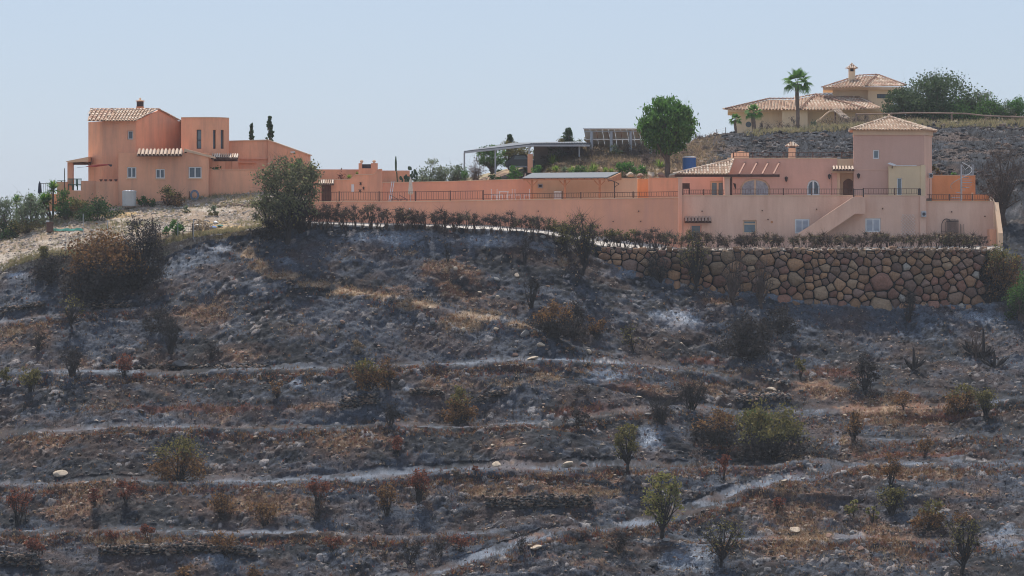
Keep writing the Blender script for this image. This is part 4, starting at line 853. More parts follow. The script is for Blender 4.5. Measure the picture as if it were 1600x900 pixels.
for i in range(6): u = 503.3+i*2.6; b.box(Xu(u, 255.8)-.03, Xu(u, 255.8)+.03, 255.84, 255.89, Zv(318, 256), Zv(288.5, 256))
for v in (290, 298, 306, 313): b.box(Xu(502.5, 255.8), Xu(517, 255.8), 255.79, 255.838, Zv(v+.8, 256), Zv(v-.4, 256))
b.build('bar', M_wood, GT)
o = MB().buv(549, 553.3, 288, 300, 255.93, .06).build('wall_plaque', M_white, None); tag(o, 'pale rectangular plaque on the garden wall right of the lattice gate', 'plaque')
for k, (u, v, lab) in enumerate([(563.5, 287, 'dark lizard ornament, topmost of three on the garden wall'), (568, 294, 'dark lizard ornament, right one of three on the garden wall'), (562.5, 298, 'dark lizard ornament, lowest of three on the garden wall')]):
    b = MB(); c = P(u, v, 255.95); s_ = .12
    b.slab([c+Vector((-.04, 0, -.1)), c+Vector((.04, 0, -.1)), c+Vector((.06, 0, .05)), c+Vector((0, 0, .14)), c+Vector((-.05, 0, .05))], (0, 1, 0), .03)
    for sx, sz in ((-1, 1), (1, 1), (-1, -1), (1, -1)): b.tube([c+Vector((sx*.03, .01, sz*.04)), c+Vector((sx*.13, .01, sz*.09))], .014, 4)
    b.tube([c+Vector((0, .01, -.1)), c+Vector((.05, .01, -.2))], .014, 4)
    tag(b.build('lizard_ornament', M_iron, None), lab, 'ornament', 'lizard ornaments on the garden wall')
la = empty('ladder', P(610, 316, 255.3), 'light aluminium ladder leaning on the terrace back wall', 'ladder'); b = MB()
b.tube([P(607.5, 315, 254.6), P(612.5, 283, 256.1)], .03, 4).build('ladder_rail', M_metal, la); b = MB(); b.tube([P(610.5, 315, 254.6), P(615.8, 283, 256.1)], .03, 4).build('ladder_rail', M_metal, la)
b = MB()
for i in range(9): t_ = (i+.5)/9; b.tube([P(607.5+5*t_, 315-32*t_, 254.6+1.5*t_), P(610.5+5.3*t_, 315-32*t_, 254.6+1.5*t_)], .018, 4)
b.build('rung', M_metal, la)
um = empty('closed_parasol', P(641.5, 316, 253.5), 'folded cream parasol on a pole behind the terrace railing', 'parasol'); p = P(641.5, 316, 253.5)
MB().tube([p, P(641.5, 276, 253.5)], .028, 6).build('pole', M_metal, um); MB().lathe(P(641.5, 304, 253.5), [(.1, 0), (.2, .1), (.16, .55), (.13, 1.0), (.05, 1.3)], 10).build('canopy', mat('cream_canvas', (.60,.58,.50), var=.12, scale=6, stains=.5, stain_col=(.35,.40,.35)), um)
for k, (u, lab) in enumerate([(618, 'dark low sun lounger under the ladder on the terrace'), (632, 'dark low sun lounger left of the folded parasol')]):
    c = empty('sun_lounger', P(u, 316, 254), lab, 'sun lounger', 'dark loungers on the terrace'); p = P(u, 315.5, 254)
    MB().box(p.x-.35, p.x+.25, p.y-.3, p.y+.3, p.z+.2, p.z+.25).build('seat', M_dark, c); MB().slab([p+Vector((-.42, -.3, .52)), p+Vector((.1, -.3, .24)), p+Vector((.1, .3, .24)), p+Vector((-.42, .3, .52))], (0, 0, 1), .04).build('backrest', M_dark, c)
    for sx in (-.28, .2):
        for sy in (-.25, .25): MB().box(p.x+sx-.02, p.x+sx+.02, p.y+sy-.02, p.y+sy+.02, p.z, p.z+.2).build('leg', M_dark, c)
# ------------------------------------------------------------------ long terrace retaining wall
TW = empty('terrace_wall', P(780, 355, 250), 'long terracotta retaining wall above the path and burnt hedge', 'wall')
tp = [(481, 316.5), (510, 315.5), (600, 315.8), (700, 314.8), (824, 312.5), (1059.8, 309.5)]; bt = [(1059.8, 400), (960, 392), (850, 372), (700, 362), (481, 358)]
MB().slab([P(u, v, 250.0) for u, v in tp+bt], (0, 1, 0), .35).build('wall_face', M_terra2, TW)
MB().box(Xu(481, 250), Xu(481, 250)+.35, 250.36, 256.3, Zv(362, 250), Zv(316.5, 250)).build('return_wall', M_terra, TW)
b = MB()
for (ua, va), (ub, vb) in zip(tp, tp[1:]): b.slab([P(ua, va-.05, 249.95), P(ua, va-1.1, 249.95), P(ub, vb-1.1, 249.95), P(ub, vb-.05, 249.95)], (0, 1, 0), .46)
b.build('coping', M_sand, TW)
for (u, v) in [(640, 326), (841, 330), (998, 330), (1001, 346), (958, 346)]: MB().tube([P(u, v, 249.86), P(u, v, 250.02)], .055, 8).build('drain_spout', M_white if u == 640 else M_wood, TW)
def topz(u): return I(u, tp)
railing('terrace_railing', 'tall rust brown railing on the long terrace wall from the gate to the carport', [P(u, topz(u)-1.2, 250.1) for u in (484, 540, 600, 660, 755)], .72, [.0, .17, .40, .61, .81, 1.0], .19)
railing('terrace_railing', 'lower rust brown railing on the terrace wall in front of the carport', [P(u, topz(u)-1.2, 250.1) for u in (756, 824, 900, 990, 1059)], .44, [.50, .77], .19)
# ------------------------------------------------------------------ timber carport and walls behind
CP = empty('timber_carport', P(890, 312, 254), 'open timber shelter with grey sheet roof and orange posts on the terrace', 'shelter')
MB().slab([P(816, 279, 253.2), P(948, 278.3, 253.2), P(967, 270, 256.3), P(832, 271.3, 256.3)], (0, 0, 1), .06).build('roof_sheet', M_grey, CP)
MB().slab([P(816, 279.2, 253.25), P(948, 278.6, 253.25), P(948, 281, 253.25), P(818, 282, 253.25)], (0, 1, 0), .12).build('eave_beam', M_pine, CP)
for u in (831.5, 882.5, 937):
    MB().box(Xu(u, 253.6)-.09, Xu(u, 253.6)+.09, 253.45, 253.63, Zv(314, 253.6), Zv(281.3, 253.6)).build('post', M_pine, CP)
    b = MB(); b.tube([P(u-1, 290, 253.5), P(u-8.5, 282, 253.45)], .05, 4); b.tube([P(u+1, 290, 253.5), P(u+8.5, 282, 253.45)], .05, 4); b.build('brace', M_pine, CP)
for i in range(13):
    u = 819+i*10.4; MB().slab([P(u, 280, 252.9), P(u+1.3, 280, 252.9), P(u+1.3+1.3, 272.3, 256.3), P(u+1.3, 272.3, 256.3)], (0, 0, 1), .08).build('rafter', M_wood, CP)
MB().slab([P(948.5, 279.3, 253.4), P(969, 269.8, 256.4), P(969, 281, 256.4), P(950, 284, 253.4)], (1, 0, 0), .1).build('end_board', M_pine, CP)
SW = empty('shelter_back_wall', P(930, 312, 257), 'sand coloured wall behind the timber shelter, ending at a recess', 'wall')
MB().box(Xu(830, 257), Xu(995.5, 257), 257, 257.3, Zv(316, 257), Zv(279.3, 257)).build('wall_face', M_sand, SW); MB().box(Xu(969, 257), Xu(996, 257), 256.95, 257.35, Zv(279.3, 257)+.003, Zv(278.2, 257)).build('coping', M_cream, SW)
MB().box(Xu(995.7, 258), Xu(1013, 258), 257.6, 257.9, Zv(316, 257), Zv(279.3, 258)).build('recess_wall', M_orange, SW); MB().box(Xu(1013.3, 256.4), Xu(1061, 256.4), 256.4, 256.8, Zv(316, 256), Zv(278.6, 256.4)).build('side_wall', M_terra, SW); MB().box(Xu(1013.3, 256.4), Xu(1061, 256.4), 256.35, 256.85, Zv(278.6, 256.4)+.003, Zv(277.6, 256.4)).build('coping', M_sand, SW)
o = empty('meter_box', P(844, 294, 256.9), 'grey meter box on the wall under the timber shelter', 'meter box'); MB().buv(840.5, 848, 287.5, 294, 256.85, .14).build('casing', M_metal, o); MB().buv(842, 846.5, 289, 292.5, 256.8, .045).build('dial', M_dark, o)
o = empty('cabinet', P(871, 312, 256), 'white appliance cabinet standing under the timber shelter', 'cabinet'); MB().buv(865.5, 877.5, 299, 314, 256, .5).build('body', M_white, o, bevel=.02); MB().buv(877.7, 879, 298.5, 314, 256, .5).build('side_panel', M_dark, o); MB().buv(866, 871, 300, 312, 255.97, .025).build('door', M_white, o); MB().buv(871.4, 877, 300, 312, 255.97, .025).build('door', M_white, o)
o = empty('curved_lamp', P(960, 312, 252.6), 'dark iron lamp post with a curved arm at the right of the timber shelter', 'lamp post'); MB().tube([P(960.5, 314, 252.6), P(960, 284, 252.6)], .04, 6).build('post', M_iron, o); MB().tube([P(949, 281, 252.6), P(955, 282, 252.6), P(961, 284, 252.6), P(967.5, 287.5, 252.6)], .03, 5).build('arm', M_iron, o); MB().tube([P(960, 294, 252.6), P(962, 291, 252.6), P(967.5, 287.5, 252.6)], .025, 5).build('brace', M_iron, o)
M_wplas = mat('white_plastic', (.72,.72,.70), var=.03, rough=.4, bump=0)
def wchair(u, D, lab, flip=0):
    c = empty('garden_chair', P(u, 313.5, D), lab, 'chair', 'white furniture under the timber shelter'); p = P(u, 313.5, D)
    for sx in (-.2, .2):
        for sy in (-.2, .2): MB().box(p.x+sx-.025, p.x+sx+.025, p.y+sy-.025, p.y+sy+.025, p.z, p.z+.42).build('leg', M_wplas, c)
    MB().box(p.x-.24, p.x+.24, p.y-.24, p.y+.24, p.z+.422, p.z+.47).build('seat', M_wplas, c)
    x_ = .2 if flip else -.24; b = MB()
    for i in range(5): b.box(p.x+x_, p.x+x_+.04, p.y-.22+i*.1, p.y-.17+i*.1, p.z+.472, p.z+.86)
    b.box(p.x+x_-.005, p.x+x_+.045, p.y-.24, p.y+.24, p.z+.862, p.z+.92); b.build('backrest', M_wplas, c)
for u, lab, fl in [(772, 'white chair tipped at the far left of the furniture beside the carport', 0), (781, 'white chair left of the white table by the railing', 0), (796, 'white chair right behind the white railing table', 1), (809, 'white chair in the middle of the row by the carport post', 0), (823, 'white chair nearest the left carport post', 1)]: wchair(u, 252.4+R.random(), lab, fl)
o = empty('garden_table', P(787, 313.5, 253.6), 'white plastic table between the white chairs on the terrace', 'table'); p = P(787, 313.5, 253.8)
MB().box(p.x-.4, p.x+.4, p.y-.4, p.y+.4, p.z+.68, p.z+.73).build('table_top', M_wplas, o)
for sx in (-.33, .33):
    for sy in (-.33, .33): MB().box(p.x+sx-.03, p.x+sx+.03, p.y+sy-.03, p.y+sy+.03, p.z, p.z+.678).build('leg', M_wplas, o)
# ------------------------------------------------------------------ steel shelter, car, solar rack, blue tank
SH = empty('steel_shelter', P(830, 266, 270), 'long low metal canopy on thin steel posts behind the garden wall', 'shelter')
zf = 271.
b = MB(); b.slab([P(725, 237.8, 268), P(829, 226.2, 268), P(921, 225.5, 271), P(905, 222.8, 277), P(800, 225, 277)], (0, 0, 1), .10); b.build('roof_sheet', M_grey, SH)
b = MB()
for i in range(24): t_ = i/23; pa = P(829+92*t_, 226-.6*t_, 268+3*t_); b.box(pa.x, pa.x+.12, pa.y-.05, pa.y+5, pa.z+.08, pa.z+.15)
b.build('roof_rib', M_grey, SH, kind='stuff')
b = MB(); b.tube([P(724.5, 238.5, 267.9), P(829, 227.4, 267.9), P(921, 227.4, 270.9)], .11, 4); b.build('fascia_beam', M_metal, SH)
for u, vt, vb, D in [(725.5, 239, 275, 268), (774, 234, 272, 268), (827, 228, 240, 268), (905, 227, 245, 271)]: MB().tube([P(u, vb, D), P(u, vt, D)], .07, 6).build('post', M_metal, SH)
MB().box(Xu(824.3, 268), Xu(832.5, 268), 268, 268.5, Zv(270, 268), Zv(240.5, 268)).build('pillar', M_terra, SH)
MB().box(Xu(834, 274), Xu(906, 274), 274, 274.3, Zv(266, 274), Zv(227, 274)).build('back_panel', mat('grey_block_wall', (.36,.32,.30), var=.15), SH)
CR = empty('parked_car', P(816, 266, 271), 'dark car parked in the shade beneath the metal canopy', 'car')
M_cpaint = mat('dark_car_paint', (.02,.022,.028), var=.1, rough=.2, bump=0, spec=.6)
p = P(812, 267, 271); prof = [(-1.2, .3), (-1.25, .75), (-.95, .95), (-.55, 1.35), (.5, 1.4), (1.0, 1.0), (1.3, .85), (1.3, .3)]
MB().slab([(p.x+a_, p.y, p.z+z_) for a_, z_ in prof], (0, 1, 0), 1.7).build('body', M_cpaint, CR, bevel=.05)
MB().slab([(p.x-.5, p.y-.01, p.z+.98), (p.x-.38, p.y-.01, p.z+1.28), (p.x+.42, p.y-.01, p.z+1.3), (p.x+.75, p.y-.01, p.z+.98)], (0, -1, 0), .02).build('side_window', M_glassb, CR)
MB().box(p.x-.4, p.x+.6, p.y-.04, p.y-.005, p.z+.3, p.z+.42).build('sill', M_metal, CR)
for sx in (-.75, .8):
    wv = MB().tube([(p.x+sx, p.y-.03, p.z+.3), (p.x+sx, p.y+.2, p.z+.3)], .3, 16).build('wheel', M_dark, CR); MB().tube([(p.x+sx, p.y-.05, p.z+.3), (p.x+sx, p.y-.032, p.z+.3)], .17, 12).build('rim', M_metal, wv)
SP = empty('solar_rack', P(960, 232, 276), 'long raised rack of solar panels seen from behind on white posts', 'solar panels')
M_pback = mat('tan_panel_back', (.82,.75,.67), var=.06, scale=.6); M_pback2 = mat('grey_panel_back', (.62,.57,.53), var=.06, scale=.6)
for i in range(11):
    ua, ub = 912+i*9.6, 912+(i+1)*9.6-.4; off = 3*(1-0)
    MB().slab([P(ua+3, 216.8, 276), P(ub+3, 216.8, 276), P(ub, 201.6, 274.2), P(ua, 201.6, 274.2)], (0, 1, .4), .05).build('solar_panel', M_pback, SP)
    MB().slab([P(ua+5, 231.5, 277.6), P(ub+5, 231.5, 277.6), P(ub+3, 218.6, 276.1), P(ua+3, 218.6, 276.1)], (0, 1, .4), .05).build('solar_panel', M_pback2, SP)
MB().tube([P(911, 201, 274.1), P(1018, 200.3, 274.1)], .05, 4).build('top_rail', M_white, SP); MB().tube([P(914, 217.6, 275.9), P(1020, 217.3, 275.9)], .06, 4).build('cross_rail', M_metal, SP); MB().tube([P(913, 205.6, 274.5), P(1018, 205, 274.5)], .04, 4).build('cross_rail', M_metal, SP)
for u in (924.5, 955, 985.5, 1016.5): MB().tube([P(u, 240, 274.4), P(u, 205, 274.3)], .13, 6).build('post', M_metal, SP)
b = MB()
for u in (932, 949, 970, 1001): b.tube([P(u, 205.5, 274.5), P(u+2, 216.5, 275.7)], .03, 4)
b.build('strut', M_beam, SP)
barrel('water_tank', 'tall blue plastic water tank with white rim behind the porch roof', 'tank', 1077, 268, 262, .55, 1.13, M_blue, M_white)
# ------------------------------------------------------------------ ochre villa on the crest
DV = 316.
V = empty('hilltop_villa', P(1290, 206, DV), 'ochre villa with spreading tiled hip roofs on the crest behind the right-hand house', 'villa')
def pr(name, uu, D0, D1_, v0, v1, m): return MB().prism([Q(uu[0], D0), Q(uu[1], D0), Q(uu[1], D1_), Q(uu[0], D1_)], Zv(v1, D0), Zv(v0, D0)).build(name, m, V)
pr('main_wall', (1150, 1385), DV, DV+9, 171.5, 215, M_villa)
pr('bay_wall', (1222, 1262), DV-1.2, DV-.002, 172, 215, M_villa)
pr('upper_wall', (1301, 1396), DV+4, DV+10, 137.5, 172, M_villa)
pr('upper_corner_wall', (1356, 1396), DV+3.4, DV+3.998, 137.5, 172, M_villa)
pr('eaves_band', (1137, 1380), DV-1, DV+10, 171, 174.5, M_cream)
pr('upper_eaves_band', (1286, 1412), DV+3, DV+11, 136, 140, M_cream)
def vp(u, v, D): return P(u, v, D)
t = Tiles(); e0, e1, e2, e3 = vp(1134, 171.5, DV-1), vp(1290, 171.8, DV-1.8), vp(1376, 169, DV-1.2), vp(1380, 168, DV+8)
ra, rb, rc = vp(1202, 155.5, DV+4), vp(1240, 155.5, DV+4), vp(1274, 149, DV+4.5)
rd = vp(1338, 148.5, DV+5)
kw = dict(pitch=.32, course=.5, pal=TILEPALE+TILEPAL[:3])
t.face([vp(1134, 171.5, DV-1), vp(1222, 171.8, DV-1.6), rb, ra], **kw); t.face([vp(1222, 171.8, DV-1.6), vp(1250, 171.6, DV-1.8), rc, rb], **kw)
t.face([vp(1250, 171.6, DV-1.8), vp(1352, 171, DV-1.8), rc], **kw); t.face([vp(1352, 171, DV-1.8), vp(1377, 169, DV-1.2), rd, rc], **kw); t.face([vp(1130, 171, DV+9), vp(1134, 171.5, DV-1), ra], **kw)
dk = [(.30, .17, .12), (.36, .22, .16)]
for a_, b_ in [(vp(1134, 171.3, DV-1), ra), (ra, rb), (rb, rc), (rc, rd), (vp(1250, 171.3, DV-1.8), rc), (vp(1352, 170.6, DV-1.8), rc)]: t.ridge(a_+Vector((0, 0, .06)), b_+Vector((0, 0, .06)), r=.14, pal=dk)
uu0, uu1, uu2, uap, ual = vp(1284.5, 138, DV+3), vp(1353, 135.5, DV+2), vp(1416, 134.5, DV+4), vp(1371, 118, DV+7), vp(1342, 119.5, DV+7.5)
t.face([uu0, uu1, uap, ual], **kw); t.face([uu1, uu2, uap], **kw)
for a_, b_ in [(uu0, ual), (ual, uap), (uu1, uap), (uu2, uap)]: t.ridge(a_+Vector((0, 0, .06)), b_+Vector((0, 0, .06)), r=.14, pal=dk)
t.build('roof_tiles', V)
b = MB(); b.buv(1370.5, 1391, 147, 153.5, DV+3.37, .1); Wd = b.build('window', M_dark, V)
for i in range(4): MB().buv(1371.5+i*4.9, 1375.6+i*4.9, 148, 152.8, DV+3.34, .028).build('pane', M_glass, Wd)
o = MB().tube([P(1169.5, 194.5, DV-.05), P(1169.5, 194.5, DV+.02)], .28, 16).build('round_window', M_glass, V)
c, x, y, zt = chimney(V, 1331.5, DV+5.5, 130, 111.5, .62, M_villa)
b = MB()
for sx in (-.25, .25):
    for sy in (-.25, .25): b.box(x+sx-.06, x+sx+.06, y+sy-.06, y+sy+.06, zt, zt+.3)
b.build('chimney_openings', M_cream, c); MB().box(x-.15, x+.15, y-.15, y+.15, zt+.002, zt+.3).build('chimney_throat', M_dark, c)
t = Tiles()
for q in range(4):
    cs = [Vector((x+sx*.5, y+sy*.5, zt+.3)) for sx, sy in ((-1,-1),(1,-1),(1,1),(-1,1))]; t.face([cs[q], cs[(q+1) % 4], Vector((x, y, zt+.72))], pitch=.22, course=.5)
t.build('chimney_cap', c)
MB().lathe((x, y, zt+.7), [(.08, 0), (.1, .1), (.02, .2)], 7).build('chimney_finial', M_cream, c)
# curved tiled gateway in front of the villa
GWY = empty('tiled_gateway', P(1300, 205, 304), 'small peaked tiled archway in the scrub in front of the ochre villa', 'gateway')
cv = [(1276, 188), (1282, 184.5), (1287, 180.5), (1292, 176), (1297, 172.5), (1303, 170.5)]
b = MB()
for (ua, va), (ub, vb) in zip(cv, cv[1:]): b.slab([P(ua, va+2.6, 303), P(ua, va, 303), P(ub, vb, 303), P(ub, vb+2.6, 303)], (0, 1, 0), .55)
b.build('curved_coping', M_cream, GWY)
t = Tiles(); t.face([P(1317, 186.5, 303), P(1327, 185, 304.5), P(1309, 169.5, 304.5), P(1301, 170.5, 303)], pitch=.22, course=.45, pal=TILEPALE); t.build('roof_tiles', GWY)
MB().box(Xu(1304, 303.6), Xu(1306, 303.6), 303.5, 303.8, Zv(200, 303.5), Zv(173, 303.5)).build('post', M_wood, GWY)
# ------------------------------------------------------------------ boulder retaining wall
BWL = empty('boulder_wall', P(1250, 470, 243), 'massive dry retaining wall of brown and grey boulders below the right-hand house', 'stone wall')
M_stone = mat_attr('boulder_stone', bump=1, bscale=2.6, dist=.09, fine=.4)
_S, S_ = S_, None
su0, su1 = 932, 1558
def wface(u):   # distance of wall face, bending back at the right end
    return 242.55 + max(0, (u-1515)/45)**2*2.2 + max(0, (965-u)/35)**2*.8
pts = []; tries = 0; rr = np.random.default_rng(21)
cand = []
for row in range(60000):
    u = rr.uniform(su0-4, su1+2); vf = I(u, TOPS)+3; vt = 391.5
    v = rr.uniform(vt-1, vf+2)
    if v > vf+3 or vf-vt < 8: continue
    r = (6.4 if v < 400 else 10.6)*rr.choice([.5, .7, .95, 1.25, 1.7])
    if all(((u-p[0])/1.3)**2+(v-p[1])**2 > ((r+p[2])*.56)**2*1.75 for p in cand): cand.append((u, v, r))
cand = np.array(cand)
print('stones', len(cand))
def clip(poly, a, b, c):   # keep a*x+b*y<=c
    out = []
    for i in range(len(poly)):
        p, q = poly[i], poly[(i+1) % len(poly)]; dp, dq = a*p[0]+b*p[1]-c, a*q[0]+b*q[1]-c
        if dp <= 0: out.append(p)
        if dp*dq < 0: t_ = dp/(dp-dq); out.append((p[0]+(q[0]-p[0])*t_, p[1]+(q[1]-p[1])*t_))
    return out
SPAL = [(.30,.19,.12), (.34,.23,.15), (.26,.165,.11), (.31,.24,.17), (.25,.18,.14), (.33,.21,.125), (.20,.14,.12), (.26,.15,.12), (.23,.17,.15), (.24,.13,.10)]
for i, (u, v, r) in enumerate(cand):
    vt = 388.5+3*math.sin(u*.31)+2*math.sin(u*.13); poly = [(u-40, v-40), (u+40, v-40), (u+40, v+40), (u-40, v+40)]
    poly = clip(poly, 0, -1, -vt); poly = clip(poly, 1, 0, su1+3)
    for j, (a, b_, r2) in enumerate(cand):
        if j == i or abs(a-u) > 80 or abs(b_-v) > 80: continue
        w_ = .5+(r-r2)*.017; dx, dy = (a-u), (b_-v); mx, my = u+dx*w_, v+dy*w_; poly = clip(poly, dx, dy, dx*mx+dy*my)
        if len(poly) < 3: break
    if len(poly) < 3: continue
    # round corners (one chaikin pass), shrink for the joint
    q = []
    for k in range(len(poly)):
        a, b_ = poly[k], poly[(k+1) % len(poly)]
        q += [(a[0]*.87+b_[0]*.13, a[1]*.87+b_[1]*.13), (a[0]*.13+b_[0]*.87, a[1]*.13+b_[1]*.87)]
    cx_, cy_ = np.mean([p[0] for p in q]), np.mean([p[1] for p in q]); sz = max(6, math.sqrt(abs(sum(q[k][0]*q[(k+1) % len(q)][1]-q[(k+1) % len(q)][0]*q[k][1] for k in range(len(q))))/2))
    sh = 1-1.3/sz; vs = []; fs = []; n = len(q); D0 = wface(cx_)+(I(cx_, TOPS)-cy_)*.011
    c3 = P(cx_, cy_, D0); tilt = R.uniform(-.22, .22); tz = R.uniform(-.02, .22); bul = min(.32, sz*.0095)
    for rad, dep in ((.92, .5), (1.0, .16), (.95, -.02), (.72, -.68*bul), (.38, -.95*bul)):
        for (a, b_) in q:
            x_ = (a-cx_)*sh*rad*R.uniform(.93, 1.05); z_ = -(b_-cy_)*sh*rad*R.uniform(.96, 1.03); s_ = D0/F
            vs.append((x_*s_, dep+tilt*x_*s_+tz*z_*s_+R.uniform(-.025, .025)*(rad < .97), z_*s_))
    vs.append((0, -bul*R.uniform(.9, 1.15), 0))
    for k in range(4): fs += [(k*n+a, k*n+(a+1) % n, (k+1)*n+(a+1) % n, (k+1)*n+a) for a in range(n)]
    me = bpy.data.meshes.new('stone'); me.from_pydata(vs, [], fs+[(4*n+a, 4*n+(a+1) % n, 5*n) for a in range(n)])
    c = np.array(R.choice(SPAL))*np.array([.98, .88, .80])*R.uniform(.65, 1.15); c = tuple(c) if R.random() > .02 else (.33, .30, .26)
    vz = np.array([p[2] for p in vs]); cc = np.ones((len(vs), 4)); cc[:, :3] = c
    at_ = me.attributes.new('col', 'FLOAT_COLOR', 'POINT'); at_.data.foreach_set('color', cc.astype(np.float32).ravel()); me.materials.append(M_stone)
    me.polygons.foreach_set('use_smooth', [True]*len(me.polygons))
    import bmesh
    bm = bmesh.new(); bm.from_mesh(me); bmesh.ops.recalc_face_normals(bm, faces=bm.faces); bm.to_mesh(me); bm.free()
    o = link('stone', me, BWL); o.location = c3-Vector(BWL.location)
# rocks used on the slope: a few irregular shapes shared by many
def rock_mesh(seed, flat=.7, n=2):
    import bmesh
    rr_ = random.Random(seed); bm = bmesh.new(); bmesh.ops.create_icosphere(bm, subdivisions=n-1 if n > 1 else 1, radius=1)
    ax = [Vector((rr_.uniform(-1, 1), rr_.uniform(-1, 1), rr_.uniform(-1, 1))).normalized() for _ in range(7)]; d = [rr_.uniform(.45, .85) for _ in ax]
    for v in bm.verts:
        for a, dd in zip(ax, d):
            k = v.co.dot(a)
            if k > dd: v.co -= a*(k-dd)
        v.co *= rr_.uniform(.93, 1.07); v.co.z *= flat
    me = bpy.data.meshes.new('rock'); bm.to_mesh(me); bm.free(); return me
# ------------------------------------------------------------------ vegetation kit
PAL = dict(green=[(.075,.16,.035),(.10,.19,.045),(.05,.11,.03)], deep=[(.035,.075,.025),(.055,.105,.032),(.026,.05,.02)], olive=[(.16,.145,.048),(.21,.175,.06),(.10,.095,.035)],
 grey=[(.17,.22,.14),(.13,.17,.10),(.22,.26,.17)], scorch=[(.22,.11,.045),(.16,.08,.04),(.28,.16,.065),(.10,.06,.03)], red=[(.20,.062,.04),(.14,.045,.03),(.25,.095,.055)], char=[(.028,.026,.028),(.045,.04,.04),(.06,.05,.048)],
 tan=[(.34,.25,.16),(.26,.19,.12),(.20,.15,.10)], yel=[(.24,.23,.07),(.19,.20,.06),(.27,.22,.09)], bright=[(.08,.20,.035),(.11,.24,.05),(.05,.13,.03)], lime=[(.24,.32,.07),(.17,.26,.05)], dry=[(.24,.20,.15),(.19,.155,.12),(.15,.12,.10)], pinegreen=[(.10,.22,.045),(.13,.26,.06),(.075,.16,.04)], crest=[(.07,.115,.05),(.10,.14,.065),(.05,.08,.035)], hedgetan=[(.27,.19,.12),(.20,.14,.09),(.15,.15,.08)], drab=[(.17,.19,.09),(.21,.21,.11),(.13,.13,.075)], hedge=[(.12,.075,.055),(.16,.11,.075),(.07,.05,.045)], mauve=[(.20,.155,.14),(.16,.12,.11)])
M_leaf = mat_attr('foliage', bump=0, fine=.12, rough=.75, spec=.25)
_n, _l = M_leaf.node_tree.nodes, M_leaf.node_tree.links; _tr = _n.new('ShaderNodeBsdfTranslucent'); _mx = _n.new('ShaderNodeMixShader'); _mx.inputs[0].default_value = .42
_l.new(_n['Principled BSDF'].inputs['Base Color'].links[0].from_socket, _tr.inputs['Color']); _l.new(_n['Principled BSDF'].outputs[0], _mx.inputs[1]); _l.new(_tr.outputs[0], _mx.inputs[2]); _l.new(_mx.outputs[0], _n['Material Output'].inputs['Surface'])
M_bark = mat('grey_brown_bark', (.12,.09,.075), var=.3, scale=3, bump=.4); M_burnt = mat('charred_bark', (.030,.026,.026), var=.4, scale=3, bump=.4)
M_hedge = mat('scorched_twig_bark', (.085,.06,.05), var=.4, scale=3, bump=.2); M_palmbark = mat('palm_bark', (.20,.14,.11), var=.3, scale=4, bump=.6)
def leaves(cen, size, pal, rng, asp=.5, z0=None, pal2=None, zc=0, up=0):
    n = len(cen); d = rng.normal(size=(n, 3)); d[:, 2] += up; d /= np.linalg.norm(d, axis=1, keepdims=True); e = rng.normal(size=(n, 3)); e -= (e*d).sum(1, keepdims=True)*d; e /= np.linalg.norm(e, axis=1, keepdims=True)
    s = (size*rng.uniform(.6, 1.3, n))[:, None]; V = np.stack([cen-d*s*.5, cen+e*s*asp*.5, cen+d*s*.5, cen-e*s*asp*.5], 1).reshape(-1, 3)
    p = np.array(pal); c = p[rng.integers(0, len(p), n)]
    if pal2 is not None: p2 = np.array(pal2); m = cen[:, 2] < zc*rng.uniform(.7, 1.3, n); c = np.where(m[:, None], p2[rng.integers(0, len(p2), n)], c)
    c = c*rng.uniform(.75, 1.2, (n, 1)); c = np.repeat(np.concatenate([c, np.ones((n, 1))], 1), 4, 0)
    return V, np.arange(4*n).reshape(-1, 4), c
def curve(a, b, rng, k=4, sag=.15):
    a, b = np.array(a), np.array(b); L_ = np.linalg.norm(b-a); mid = (a+b)/2+rng.normal(size=3)*L_*sag*.5+np.array([0, 0, -L_*.06]) ; mid[:2] = mid[:2]*.75+a[:2]*.25
    return [tuple((1-t)**2*a+2*t*(1-t)*mid+t*t*b) for t in np.linspace(0, 1, k)]
